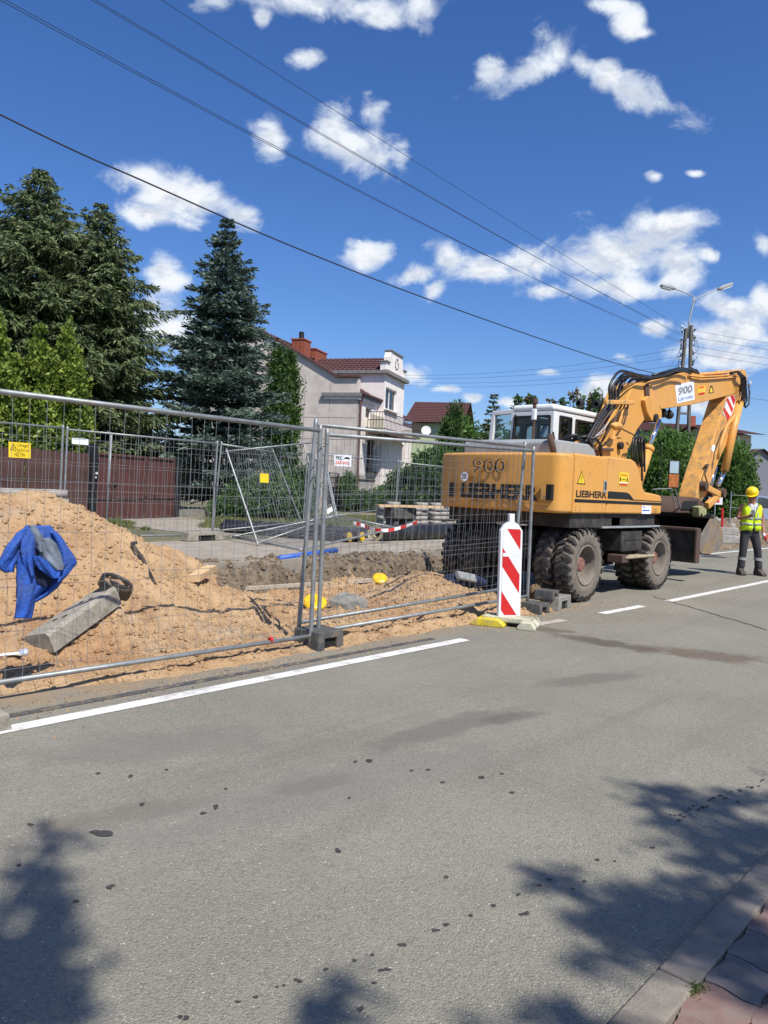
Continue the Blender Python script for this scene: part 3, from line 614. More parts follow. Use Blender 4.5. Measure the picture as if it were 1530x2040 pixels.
def tiles(name, parent, o, u, v, nu, nv, mat, amp=.03):
    """pan-tiled roof surface: o corner, u along the eave, v up the slope; nu x nv tiles with rolls and steps"""
    o, u, v = Vector(o), Vector(u), Vector(v); nrm = u.cross(v).normalized()
    if nrm.z < 0: nrm = -nrm
    V = []; F = []; k = 4
    for j in range(nv):
        for e in (0, 1):
            for i in range(nu*k+1):
                p = o+u*(i/(nu*k))+v*((j+e)/nv)+nrm*(amp*(.5+.5*math.cos(2*math.pi*i/k))+(.035 if e == 0 else 0.0)); V.append(tuple(p))
    W = nu*k+1
    for r_ in range(2*nv-1):
        for i in range(nu*k): F.append((r_*W+i, r_*W+i+1, (r_+1)*W+i+1, (r_+1)*W+i))
    ob = MB().add(V, F).build(name, mat, parent); return tag(ob, kind='stuff')
def brick_chimney(parent, a0, a1, b0, b1, z0, z1):
    """bricks laid course by course round a mortar core"""
    c = MB().box((a0+.012, b0+.012, z0), (a1-.012, b1-.012, z1-.005)).build('chimney', m_mortar, parent); h = .085; z = z0; r_ = 0
    bm = {}
    while z < z1-.02:
        for (ax, L, fix, side) in (('x', a1-a0, b0, -1), ('x', a1-a0, b1, 1), ('y', b1-b0, a0, -1), ('y', b1-b0, a1, 1)):
            n = max(1, round(L/.26)); bl = L/n
            for i in range(n):
                if i % 1: continue
                l0 = i*bl+.006+(.0 if r_ % 2 else 0); key = (ax, round(bl, 3))
                if key not in bm:
                    sx, sy = (bl-.014, .05) if ax == 'x' else (.05, bl-.014)
                    o = MB().box((0, 0, 0), (sx, sy, h-.012)).build('brick', m_brick, c); bm[key] = o.data
                else: o = bpy.data.objects.new('brick', bm[key]); COL.objects.link(o); o.parent = c
                off = random.uniform(-.004, .004)
                o.location = (a0+l0, fix+(-.02 if side < 0 else -.03)+off, z) if ax == 'x' else (fix+(-.02 if side < 0 else -.03)+off, b0+l0, z)
        z += h; r_ += 1
    MB().box((a0-.06, b0-.06, z1), (a1+.06, b1+.06, z1+.07)).build('chimney_cap', m_brick, c)
    return c

H = thing('house', 'two storey pale pink rendered house with brown tiled roofs, brick chimneys and a balcony', 'house', tuple(HC), HAZ)
FX, FY, NX, NY = (1, 0, 0), (0, 1, 0), (-1, 0, 0), (0, -1, 0)
zc = fac(703, 781)[1]; t0, zt = fac(757, 729); t1, _ = fac(806, 750); tE, _ = fac(831, 870); zp = sidew(704, 752)[1]
DEP = 9.4; bp = 1.1; ridb = 5.7
# left wall: parapet at the street end, verge climbing to the ridge
prof = [(0, 0), (DEP, 0), (DEP, zp+.54*(2*ridb-DEP)), (ridb, zp+.54*(ridb-bp)+.05), (bp, zp), (0, zp)]
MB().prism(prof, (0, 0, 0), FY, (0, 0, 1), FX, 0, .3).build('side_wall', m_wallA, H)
# board grain of the concrete: shallow pour lines on the left wall
sw = MB()
for z in (1.6, 2.7, 3.8, 4.9): sw.box((-.006, .02, z), (0, 8.5, z+.018))
for b_ in (1.5, 2.9, 4.3, 5.7): sw.box((-.006, b_, .3), (0, b_+.015, 6.2+.3*b_))
sw.build('pour_line', m_trim, H)
vb = MB(); vb.beam((.1, -.05, zp+.05), (.1, bp, zp+.05), .5, .08); vb.beam((.1, bp, zp+.05), (.1, ridb, zp+.54*(ridb-bp)+.1), .5, .09); vb.build('verge', m_tile, H)
# cornice of the street end
MB().box((-.18, -.2, zc-.12), (t0, .0, zc+.05)).box((-.18, -.0, zc-.12), (-.001, 1.9, zc+.05)).build('cornice', m_trim, H)
MB().box((-.1, -.12, zc-.28), (t0, .0, zc-.122)).box((-.1, 0, zc-.28), (-.001, 1.8, zc-.122)).build('cornice_moulding', m_wallB, H)
def W_(x0, y0, x1, y1, b=0): a, z = fac(x0, y0, b); c, z2 = fac(x1, y1, b); return (a, c, z2, z)
sw_ = W_(729, 809, 740, 836); lw = W_(732, 871, 750, 940); rw = W_(797, 884, 811, 935)
wall('front_wall', H, m_wallB, (0.001, 0, 0), FX, NY, t0, .0, zc-.1, [sw_, lw])
window(H, (0, 0, 0), FX, NY, *sw_, m_wframe, 0, sill=None, curtain=False); window(H, (0, 0, 0), FX, NY, *lw, m_frame, 1, sill=m_frame)
# lean roof over the street wing
tiles('roof', H, (.3, -.15, zc+.02), (t0-.3, 0, 0), (0, 4.6, 2.5), 16, 14, m_tile)
MB().tube([(.0, -.26, zc+.06), (t0, -.26, zc+.06)], .06, 8).build('gutter', m_pipe, H)
dpx = fac(712, 900)[0]
MB().tube([(dpx, -.24, zc+.0), (dpx, -.08, zc-.4), (dpx, -.08, .2)], .055, 8).build('downpipe', m_pipe, H)
# tower
TB = -.35; TZ = fac(757, 733, TB)[1]; tx0 = t0-.1; tx1 = fac(806, 760, TB)[0]
uw = W_(768, 770, 789, 822, TB); uw = (uw[0]-tx0, uw[1]-tx0, uw[2], uw[3])
wall('tower_front', H, m_wallB, (tx0, TB, 0), FX, NY, tx1-tx0, .0, TZ-.15, [uw, (rw[0]-tx0-2.2, rw[0]-tx0-1.2, .4, 2.3)])
window(H, (tx0, TB, 0), FX, NY, *uw, m_wframe, 1, sill=m_wallB); MB().box((rw[0]-2.2, TB+.1, .4), (rw[0]-1.2, TB+.16, 2.3)).build('door', m_frame, H)
MB().box((tx0, TB+.002, .0), (tx0+.25, 6.5, TZ-.15)).box((tx1-.25, TB+.002, 0), (tx1, 6.5, TZ-.15)).build('tower_wall', m_wallB, H)
MB().box((tx0-.22, TB-.22, TZ-.16), (tx1+.22, TB+.05, TZ+.04)).box((tx0-.22, TB+.05, TZ-.16), (tx0+.05, 6.0, TZ+.02)).build('tower_cornice', m_trim, H)
gw = tx1-tx0; MB().prism([(0, 0), (gw, 0), (gw, .45), (gw*.84, .45), (gw*.84, .8), (gw*.78, 1.15), (gw*.22, 1.15), (gw*.16, .8), (gw*.16, .45), (0, .45)], (tx0, TB-.05, TZ+.045), FX, (0, 0, 1), FY, 0, .35).build('gable_parapet', m_wallB, H)
MB().box((tx0+gw*.2, TB-.12, TZ+1.2), (tx0+gw*.8, TB+.36, TZ+1.27)).box((tx0-.08, TB-.12, TZ+.5), (tx0+gw*.15, TB+.36, TZ+.56)).box((tx0+gw*.85, TB-.12, TZ+.5), (tx1+.08, TB+.36, TZ+.56)).build('parapet_coping', m_trim, H)
gr = MB()
for k in range(7):
    a_ = k*.9; gr.tube([(tx0+gw*.5+.45*math.cos(a_)*(.3+.1*k), TB-.07, TZ+.65+.3*math.sin(a_)), (tx0+gw*.5+.35*math.cos(a_+1), TB-.07, TZ+.65+.35*math.sin(a_+1.2))], .02, 5)
gr.build('relief_ornament', m_trim, H)
tiles('tower_roof', H, (tx0-.2, 6.2, TZ+.0), (0, -6.1, 0), (gw/2+.2, 0, 1.0), 22, 6, m_tile)
tiles('tower_roof', H, (tx1+.2, TB+.1, TZ+.0), (0, 6.1, 0), (-gw/2-.2, 0, 1.0), 22, 6, m_tile)
tiles('roof', H, (.3, 4.3, zc+2.5), (t0+6, 0, 0), (0, 2.4, 1.3), 30, 7, m_tile)
# second wing and its windows
wall('front_wall', H, m_wallB, (tx1, .05, 0), FX, NY, 3.2, 0, zc-.6, [(rw[0]+0.0-tx1 if rw[0] > tx1 else .5, (rw[0]-tx1 if rw[0] > tx1 else .5)+1.0, rw[2], rw[3])])
window(H, (tx1, .05, 0), FX, NY, rw[0]-tx1 if rw[0] > tx1 else .5, (rw[0]-tx1 if rw[0] > tx1 else .5)+1.0, rw[2], rw[3], m_frame, 1, sill=m_frame)
MB().box((tx1+3.2, .05, 0), (tx1+3.45, 8, zc-.6)).build('side_wall', m_wallB, H)
tiles('roof', H, (tx1, -.15, zc-.5), (3.6, 0, 0), (0, 4, 2.2), 14, 12, m_tile)
# balcony
ba0, bz = fac(767, 858, -1.3); ba1, _ = fac(838, 866, -1.3); bal = MB().box((ba0, -1.3, bz-.16), (ba1, TB-.001, bz)).build('balcony', m_rust, H)
rl = MB()
for z in (.12, .55, .95): rl.tube([(ba0, TB, bz+z), (ba0, -1.28, bz+z), (ba1, -1.28, bz+z), (ba1, 0, bz+z)], .022, 5)
n = 30
for k in range(n+1): rl.tube([(ba0+(ba1-ba0)*k/n, -1.28, bz), (ba0+(ba1-ba0)*k/n, -1.28, bz+.95)], .013, 4)
for k in range(6): rl.tube([(ba0, TB+(-1.28-TB)*k/6, bz), (ba0, TB+(-1.28-TB)*k/6, bz+.95)], .013, 4)
rl.build('railing', m_frame, bal)
MB().box((ba0+.4, TB-.02, bz+.05), (ba0+2.6, TB-.015, bz+.9)).build('yellow_wall_panel', m_gyel, H)
brick_chimney(H, 1.8, 2.7, 3.9, 4.6, 8.0, 9.25); brick_chimney(H, 4.3, 6.0, 4.3, 5.0, 8.4, 9.2)
MB().tube([(2.25, 4.25, 9.2), (2.25, 4.25, 9.75)], .14, 10).build('chimney_pipe', m_iron, H)

# second house (pale green gable, brown roof) and others far behind
def simple_house(name, label, px0, px1, ytop, ybase_z, Dd, ang, wallm, roofm, depth=7, roofh=2.0, over=.4, windows=(), group=None, ridge='x'):
    pL = gd(px0, ytop, Dd); zt_ = pL.z; x0 = (px0-765)/FP*Dd; x1 = (px1-765)/FP*Dd; a = math.radians(ang)
    t = thing(name, label, 'house', tuple(WP(x0, Dd, 0)), math.atan2(rv.y, rv.x)+a, group); Wd = (x1-x0)/math.cos(a)
    wall('wall', t, wallm, (0, 0, 0), FX, NY, Wd, 0, zt_, list(windows), .2)
    MB().box((0, .2, 0), (.2, depth, zt_)).box((Wd-.2, .2, 0), (Wd, depth, zt_)).box((0, depth, 0), (Wd, depth+.2, zt_)).build('wall', wallm, t)
    for wdw in windows: window(t, (0, 0, 0), FX, NY, *wdw, m_frame, 1, curtain=False)
    if ridge == 'x':
        tiles('roof', t, (-over, -over, zt_), (Wd+2*over, 0, 0), (0, depth/2+over, roofh), 34, 13, roofm); tiles('roof', t, (Wd+over, depth+over, zt_), (-Wd-2*over, 0, 0), (0, -depth/2-over, roofh), 34, 13, roofm)
        MB().prism([(0, 0), (depth, 0), (depth/2, roofh*.93)], (0, 0, zt_), FY, (0, 0, 1), FX, .01, Wd-.01).build('gable', wallm, t)
    else:
        tiles('roof', t, (-over, depth+over, zt_-.1), (0, -depth-2*over, 0), (Wd/2+over, 0, roofh), 16, 8, roofm); tiles('roof', t, (Wd+over, -over, zt_-.1), (0, depth+2*over, 0), (-Wd/2-over, 0, roofh), 16, 8, roofm)
        MB().prism([(0, 0), (Wd, 0), (Wd/2, roofh*.93)], (0, 0, zt_), FX, (0, 0, 1), FY, .01, depth).build('gable', wallm, t)
    return t
h2 = simple_house('house', 'pale green house with wide brown roof behind the tall pink house', 812, 900, 842, 0, 52, -12, m_ggreen, m_tile, 8, 1.9, .5, ridge='x')
dd_ = MB(); c = gd(849, 858, 47); dd_.lathe([(0, .02), (.03, .2), (.06, .3)], c, (-.7, -.6, .25), 18); dish = dd_.build('satellite_dish', m_wpl); dish.data.transform(Matrix.Translation(-c)); dish.location = c
tag(dish, 'white satellite dish beside the pale green house', 'satellite dish')
h3 = simple_house('house', 'grey plastered house with dark window at the right edge of the photo', 1479, 1545, 914, 0, 46, 18, m_ggrey, m_tile, 9, .75, .25, windows=((.2, .75, 2.2, 3.35),), ridge='y')
h4 = simple_house('house', 'cream house with overhanging dark roof above the leafy tree', 1432, 1492, 864, 0, 66, 10, m_gyel, m_tile, 8, .9, .9)
h5 = simple_house('house', 'low brown roofed house mostly hidden behind the concrete pole', 1270, 1415, 858, 0, 72, 0, m_ggrey, m_tile, 8, 1.2, .4)
chm = MB().box((5.9, 3.3, 7.5), (6.4, 3.8, 9.9)).build('chimney', m_brick, h5)

# ================================================================== PROPERTY LINE
pl0 = WP(-7.77, 20.1); ldir = (rv*.322+fv*.947).normalized(); lnrm = Vector((ldir.y, -ldir.x, 0))   # lnrm points to the street
if lnrm.y > 0: lnrm = -lnrm
LANG = math.atan2(ldir.y, ldir.x)
bf = thing('board_fence', 'brown vertical board fence behind the big sand heap', 'fence', tuple(pl0), LANG)
bmesh_ = None
for i in range(82):
    w_ = .128
    if bmesh_ is None: o = MB().box((0, -.012, .24), (.118, .012, 2.05)).build('board', m_board, bf); bmesh_ = o.data
    else: o = bpy.data.objects.new('board', bmesh_); COL.objects.link(o); o.parent = bf
    o.location = (-.25-(i+1)*w_, -.02+random.uniform(-.008, .008), -.0035*i*w_*2+random.uniform(-.02, .02)); o.rotation_euler = (random.uniform(-.008, .008), random.uniform(-.01, .01), random.uniform(-.03, .03))
for z in (.6, 1.7): MB().box((-10.8, .015, z), (-.2, .07, z+.08)).build('rail', m_board, bf)
gt = thing('gate', 'brown sheet metal double gate beside the dark spruce', 'gate', tuple(pl0), LANG)
for k, (a0, a1) in enumerate(((0.02, .75), (.79, 2.15), (2.19, 3.6))):
    lf = MB().box((a0, -.02, .28), (a1, .02, 2.1-.02*k)).build('gate_leaf', m_gate, gt)
    fr = MB(); [fr.box((a0, -.06, z), (a1, -.021, z+.06)) for z in (.28, .85, 2.03)]; fr.box((a0, -.055, .3), (a0+.05, -.022, 2.05)).box((a1-.05, -.055, .3), (a1, -.022, 2.05)); fr.build('gate_frame', m_board, lf)
MB().box((-.22, -.1, .2), (.0, .1, 2.3)).build('gate_post', m_iron, gt); MB().box((3.62, -.1, .2), (3.8, .1, 2.1)).build('gate_post', m_iron, gt)
MB().box((-.18, -.16, 1.35), (-.02, -.101, 1.9)).build('letter_box', m_iron, gt); MB().box((-.14, -.17, 1.5), (-.06, -.161, 1.56)).box((-.15, -.17, 1.4), (-.1, -.161, 1.44)).build('bell_plate', m_wpl, gt)
MB().box((.72, -.09, 1.2), (.84, -.06, 1.24)).build('handle', m_iron, gt)
# dark fence behind the spruce
df_ = thing('mesh_fence', 'dark wire fence on a low concrete plinth under the blue spruce', 'fence', tuple(pl0+ldir*3.9), LANG)
MB().box((0, -.08, .2), (9, .08, .5)).build('plinth', m_concd, df_)
ff = MB(); [ff.tube([(k*.12, 0, .5), (k*.12, 0, 1.75)], .008, 3) for k in range(75)]; tag(ff.build('wire_mesh', m_iron, df_), kind='stuff')
for k in range(5): MB().box((k*2.2, -.04, .3), (k*2.2+.08, .04, 1.85)).build('post', m_iron, df_)
# garden fence and wicket of the pink house
q0 = gz(652, 1017, .3); q0d = e1
gf = thing('iron_wicket', 'black wrought iron wicket gate with curled top before the pink house', 'gate', tuple(q0), HAZ)
wd = 1.15; zt_ = 2.05
fr = MB(); fr.box((0, -.03, .0), (.06, .03, zt_-.3)).box((wd, -.03, 0), (wd+.06, .03, zt_-.3)).box((.061, -.02, .1), (wd-.001, .02, .16)).box((.061, -.02, 1.5), (wd-.001, .02, 1.56)); fr.build('gate_frame', m_iron, gf)
for k in range(8): MB().tube([(.12+k*.125, 0, .16), (.12+k*.125, 0, 1.5)], .012, 4).build('bar', m_iron, gf)
cu = MB()
for k in range(5): cu.tube([(.1+k*.22+.1*math.cos(a_)*1, 0, 1.68+.1*math.sin(a_)) for a_ in np.linspace(0, 5, 10)], .012, 4)
cu.build('scroll_work', m_iron, gf)
MB().box((.15, -.015, .3), (1.0, .0, 1.1)).build('gate_sheet', m_iron, gf)
MB().box((wd+.2, -.15, 0), (wd+.65, .25, 1.6)).build('brick_post', m_rust, gf)
gi = thing('garden_fence', 'low iron railing with pointed bars on a plinth before the pink house', 'fence', tuple(q0+e1*2.0), HAZ)
MB().box((0, -.12, 0), (11, .12, .55)).build('plinth', m_rust, gi); MB().box((0, -.02, 1.5), (11, .02, 1.55)).box((0, -.02, .7), (11, .02, .75)).build('rail', m_iron, gi)
bmm = None
for k in range(60):
    if bmm is None: o = MB().tube([(0, 0, .5), (0, 0, 1.7), (0, 0, 1.85)], [.014, .014, .002], 4).build('bar', m_iron, gi); bmm = o.data
    else: o = bpy.data.objects.new('bar', bmm); COL.objects.link(o); o.parent = gi
    o.location = (.1+k*.18, 0, 0)
# white post with pyramid cap beyond the boom
pp = gd(1362, 1000, 30); t = thing('gate_pillar', 'pale gate pillar with a pyramid cap seen behind the stick', 'pillar', (pp.x, pp.y, 0), .4)
MB().box((-.18, -.18, 0), (.18, .18, 2.0)).build('pillar', m_conc, t); MB().add([(-.32,-.32,2.0),(.32,-.32,2.0),(.32,.32,2.0),(-.32,.32,2.0),(0,0,2.45)], [(3,2,1,0),(0,1,4),(1,2,4),(2,3,4),(3,0,4)]).build('cap', m_wpl, t)

# ================================================================== VEGETATION
lf_spruce = LEAF('blue_spruce_needles', (.022, .045, .034), (.145, .20, .155), .06)
lf_fir = LEAF('green_conifer_needles', (.018, .038, .016), (.165, .205, .085), .08)
lf_thuja = LEAF('yellow_green_thuja', (.045, .09, .014), (.26, .33, .05), .12)
lf_thujad = LEAF('dark_thuja', (.022, .055, .012), (.075, .14, .03), .1)
lf_bush = LEAF('green_shrub_leaves', (.025, .06, .018), (.10, .19, .05), .22)
lf_tree = LEAF('broadleaf', (.028, .07, .014), (.12, .22, .045), .3)
lf_red = LEAF('reddish_young_leaves', (.07, .075, .03), (.20, .17, .10), .3)
lf_grass = LEAF('grass_blades', (.06, .09, .02), (.24, .24, .09), .2)
def nrm(v): return v/np.maximum(np.linalg.norm(v, axis=-1, keepdims=True), 1e-9)
def blades(C, Dr, L, W, r, roll=None):
    """quads: centre base C, direction Dr, length L, width W; random roll"""
    Dr = nrm(Dr); R_ = nrm(r.normal(size=C.shape)); Sd = nrm(np.cross(Dr, R_)); L = L[:, None]; W = W[:, None]
    V = np.stack([C-Sd*W*.35, C+Dr*L*.5-Sd*W*.5, C+Dr*L, C+Dr*L*.5+Sd*W*.5], 1)
    F = np.arange(len(C)*4).reshape(-1, 4); return V.reshape(-1, 3), F
def trunk(parent, base, top, r0, r1, bends=.0, seed=0):
    r = random.Random(seed); pts = []; rs = []
    for k in range(9):
        t_ = k/8; pts.append(Vector(base).lerp(Vector(top), t_)+Vector((r.uniform(-1, 1), r.uniform(-1, 1), 0))*bends*(0 < k < 8)); rs.append(r0+(r1-r0)*t_)
    return MB().tube(pts, rs, 9).build('trunk', m_bark, parent, smooth=True)
def conifer(name, label, loc, h, rad, mat, seed, nw=26, nb=11, droop=.35, up=.15, twl=.42, dens=1.0, lead=(), pw=.85, hang=.0, t0=.06, tw=.045, group=None):
    r = np.random.default_rng(seed); t = thing(name, label, 'tree', loc, group=group); trunk(t, (0, 0, -.3), (0, 0, h*.98), .02*h, .012, .01, seed)
    CC = []; DD = []; LL = []; WW = []; TT = []; lim = MB()
    leads = [(0, 0, h, rad, 1.0)]+list(lead)
    for (lx, ly, hh, rr, sc) in leads:
        for k in range(int(nw*hh/h)):
            tz = t0+(1-t0)*(1-(1-(k+.5*r.random())/int(nw*hh/h+1))**1.25); z = tz*hh
            Lb = rr*(1-tz**pw)*(.92+.1*math.sin(k*1.9))*min(1, .72+tz*2.5); Lb = max(Lb, .12*rr*(1-tz)+.10)
            n = nb if tz < .8 else max(5, nb-3); a0 = r.random()*6.28
            for j in range(n):
                a = a0+6.283*j/n+r.normal()*.18; L = Lb*r.uniform(.55, 1.30); dh = np.array([math.cos(a), math.sin(a), 0]); sd = np.array([-math.sin(a), math.cos(a), 0])
                dz = droop*L*r.uniform(.7, 1.3); ns = max(4, int(L/.075*dens))
                s_ = np.sort(r.uniform(.12, 1, ns)); P = np.outer(s_*L, dh)+np.outer(up*s_*L-dz*s_**2+.18*dz*s_**4, (0, 0, 1))+np.array([lx, ly, z])
                if j % 2 == 0: lim.tube([Vector((lx, ly, z)), Vector(P[len(P)//2]), Vector(P[-1])], [.022, .012, .004], 4, cap=False)
                for sgn in (-1, 1):
                    tl = twl*(1.05-s_)*L*r.uniform(.6, 1.2, ns)*.9+.14; tl = np.minimum(tl, .75)
                    td = nrm(dh*.75+sd*sgn*r.uniform(.5, 1.1, ns)[:, None]+np.array([0, 0, 1])*(r.normal(0, .16, ns)-hang)[:, None])
                    for q in range(3):
                        m_ = (tl > .2) | (q < 2)
                        C = P+td*tl[:, None]*(q/3.); e = td+r.normal(0, .28, (ns, 3))+np.array([0, 0, -.15*q*(hang > 0)])
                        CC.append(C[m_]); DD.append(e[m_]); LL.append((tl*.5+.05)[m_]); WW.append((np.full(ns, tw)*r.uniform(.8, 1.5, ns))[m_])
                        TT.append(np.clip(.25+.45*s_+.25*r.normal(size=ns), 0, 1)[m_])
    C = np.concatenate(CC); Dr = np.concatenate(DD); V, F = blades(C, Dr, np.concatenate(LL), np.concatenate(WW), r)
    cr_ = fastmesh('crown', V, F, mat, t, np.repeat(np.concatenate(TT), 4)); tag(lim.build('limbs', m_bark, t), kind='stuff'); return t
def clumps(name, label, cat, loc, ells, n, size, mat, seed, up=.0, trunkh=None, tr=.12, aspect=.55, fill=.35, lumps=40, group=None, limb=True, part='crown'):
    """leaf clusters filling several irregular ellipsoids ((cx,cy,cz),(rx,ry,rz))"""
    r = np.random.default_rng(seed); t = thing(name, label, cat, loc, group=group); vol = np.array([e[1][0]*e[1][1]*e[1][2] for e in ells])**.67; CC = []; NN = []; TT = []
    lb = MB()
    for (c, rad), f in zip(ells, vol/vol.sum()):
        c = np.array(c, float); rad = np.array(rad, float); m_ = max(5, int(lumps*f)); dirs = nrm(r.normal(size=(m_, 3))); lc = c+dirs*rad*r.uniform(.45, .92, m_)[:, None]; lr = rad.mean()*r.uniform(.22, .42, m_)
        nn = int(n*f); k = r.integers(0, m_, nn); dd = nrm(r.normal(size=(nn, 3))); p = lc[k]+dd*(lr[k]*r.uniform(.55, 1.08, nn))[:, None]
        k2 = int(nn*fill); p2 = c+nrm(r.normal(size=(k2, 3)))*rad*(r.random(k2)**.4)[:, None]*.9
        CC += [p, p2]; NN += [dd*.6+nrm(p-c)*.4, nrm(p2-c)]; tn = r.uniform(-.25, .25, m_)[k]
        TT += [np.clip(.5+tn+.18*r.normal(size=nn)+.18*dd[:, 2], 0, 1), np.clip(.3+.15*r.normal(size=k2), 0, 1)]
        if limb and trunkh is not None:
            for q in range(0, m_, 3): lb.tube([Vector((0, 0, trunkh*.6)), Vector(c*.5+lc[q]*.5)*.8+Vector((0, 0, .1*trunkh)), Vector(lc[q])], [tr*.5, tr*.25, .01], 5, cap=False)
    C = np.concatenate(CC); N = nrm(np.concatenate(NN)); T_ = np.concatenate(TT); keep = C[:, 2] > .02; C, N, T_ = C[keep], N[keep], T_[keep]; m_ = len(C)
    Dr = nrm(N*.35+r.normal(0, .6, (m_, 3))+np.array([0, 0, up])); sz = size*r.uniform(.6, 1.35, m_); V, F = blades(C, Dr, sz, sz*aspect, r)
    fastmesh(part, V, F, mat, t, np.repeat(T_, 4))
    if trunkh is not None: trunk(t, (0, 0, -.3), (0, 0, trunkh), tr, tr*.6, .03, seed)
    if lb.v: tag(lb.build('limbs', m_bark, t), kind='stuff')
    return t
G0 = .26
# big conifers on the left
def at(xpx, Dd, z=G0): return tuple(WP((xpx-765)/FP*Dd, Dd, z))
def ztop(xpx, ypx, Dd): return gd(xpx, ypx, Dd).z-G0
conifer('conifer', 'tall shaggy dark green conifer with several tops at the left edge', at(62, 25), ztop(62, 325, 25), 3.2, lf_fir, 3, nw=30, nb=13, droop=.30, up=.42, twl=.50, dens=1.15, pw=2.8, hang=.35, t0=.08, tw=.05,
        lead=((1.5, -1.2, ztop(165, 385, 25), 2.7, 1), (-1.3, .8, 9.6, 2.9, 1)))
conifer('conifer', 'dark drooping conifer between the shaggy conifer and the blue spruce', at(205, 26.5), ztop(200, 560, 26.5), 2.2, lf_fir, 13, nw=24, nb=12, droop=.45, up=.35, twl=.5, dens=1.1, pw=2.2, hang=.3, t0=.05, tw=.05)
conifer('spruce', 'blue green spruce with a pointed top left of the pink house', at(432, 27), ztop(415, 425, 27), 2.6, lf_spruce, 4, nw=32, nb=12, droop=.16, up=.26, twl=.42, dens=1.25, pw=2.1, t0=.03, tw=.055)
# thujas
for i, (px, top, D_, rw_, lab) in enumerate(((-15, 598, 20.6, .62, 'yellow green thuja at the left edge, tallest of its row'), (66, 640, 21.4, .68, 'yellow green thuja in the middle of the row above the board fence'), (127, 628, 21.9, .70, 'yellow green thuja nearest the gate, right end of the row'), (22, 700, 21.2, .6, 'shorter yellow green thuja between the two left ones in the row'))):
    hh = ztop(px, top, D_); clumps('thuja', lab, 'tree', at(px, D_), [((0, 0, hh*.30), (rw_, rw_, hh*.34)), ((0, 0, hh*.50), (rw_*.86, rw_*.86, hh*.32)), ((0, 0, hh*.70), (rw_*.62, rw_*.62, hh*.22)), ((0, 0, hh*.86), (rw_*.30, rw_*.30, hh*.14))], 15000, .13, lf_thuja, 60+i, up=.5, trunkh=hh*.6, tr=.08, aspect=.6, lumps=170, limb=False, group='thujas behind the board fence', fill=.25)
for i, (px, top, D_, rw_, lab) in enumerate(((543, 668, 31.5, .55, 'narrow dark green thuja beside the blank wall of the pink house, left one'), (568, 684, 32.2, .42, 'narrow dark green thuja touching the blank wall of the pink house, right one'))):
    hh = ztop(px, top, D_); clumps('thuja', lab, 'tree', at(px, D_), [((0, 0, hh*.33), (rw_, rw_, hh*.37)), ((0, 0, hh*.62), (rw_*.9, rw_*.9, hh*.33)), ((0, 0, hh*.84), (rw_*.5, rw_*.5, hh*.165))], 12000, .13, lf_thujad, 70+i, up=.7, trunkh=hh*.6, tr=.08, aspect=.5, lumps=140, limb=False, group='narrow thujas by the pink house', fill=.25)
# junipers / shrubs under the spruce
clumps('juniper_shrub', 'spreading juniper shrub at the foot of the blue spruce', 'shrub', at(535, 25), [((0, 0, .6), (1.5, 1.1, .75)), ((.9, 0, .5), (.9, .9, .6)), ((-1.0, .3, .4), (1, .8, .5))], 14000, .16, lf_bush, 80, up=.3, lumps=120, aspect=.35, part='foliage')
clumps('shrub', 'bushy shrub climbing by the blank wall of the pink house', 'shrub', at(596, 30), [((0, 0, .9), (.7, .7, 1.05))], 5000, .15, lf_bush, 81, up=.3, lumps=60, aspect=.5, part='foliage')
clumps('shrub', 'small ivy covered shrub by the iron wicket', 'shrub', at(690, 35.3), [((0, 0, .9), (.42, .4, 1.0))], 2500, .13, lf_tree, 82, lumps=40, part='foliage')
for i, (px, D_, w_, hh, lab) in enumerate(((735, 36, 1.3, .95, 'low green shrub behind the iron railing'), (775, 37.5, 1.3, 1.3, 'green shrub under the front windows of the pink house'))):
    clumps('shrub', lab, 'shrub', at(px, D_), [((0, 0, hh*.5), (w_, .7, hh*.55))], 4500, .14, lf_bush, 84+i, up=.3, lumps=60, part='foliage')
for i, (px, D_, w_, hh, lab, mt) in enumerate(((815, 31, 1.1, 2.1, 'dark pointed evergreen shrub left in the hedge behind the paving stones', lf_thujad), (865, 30, 1.5, 2.9, 'dense green hedge plant left of the excavator', lf_bush), (930, 30, 1.4, 2.9, 'dense green hedge plant behind the excavator hood', lf_bush))):
    clumps('hedge_shrub', lab, 'shrub', at(px, D_), [((0, 0, hh*.5), (w_, .9, hh*.55)), ((w_*.6, 0, hh*.45), (w_*.7, .8, hh*.5))], 11000, .15, mt, 90+i, up=.4, lumps=110, part='foliage')
hh = ztop(893, 797, 40); clumps('columnar_evergreen', 'dark columnar evergreen right of the pale green house', 'tree', at(893, 40), [((0, 0, hh*.35), (.75, .75, hh*.4)), ((0, 0, hh*.7), (.55, .55, hh*.30))], 9000, .17, lf_thujad, 95, up=.7, trunkh=hh*.5, tr=.1, aspect=.4, lumps=100, limb=False)
conifer('spruce', 'young spruce rising behind the excavator cab', at(973, 38), ztop(973, 778, 38), 1.5, lf_fir, 9, nw=22, nb=8, droop=.12, up=.3, twl=.4, dens=.9, pw=1.3, tw=.07)
clumps('broadleaf_tree', 'rounded pale green tree between columnar evergreen and young spruce', 'tree', at(930, 48), [((0, 0, 3.6), (2.2, 1.8, 1.9)), ((-1.4, 0, 3.9), (1.2, 1.2, 1.9))], 9000, .22, lf_tree, 97, trunkh=3.2, lumps=80)
clumps('broadleaf_tree', 'leafy mass of a tree behind the cab windows', 'tree', at(1080, 34), [((-1.8, 0, 2.2), (1.8, 1.2, 1.9)), ((.8, 0, 2.3), (2.0, 1.2, 1.9))], 16000, .2, lf_tree, 98, trunkh=2.2, lumps=120)
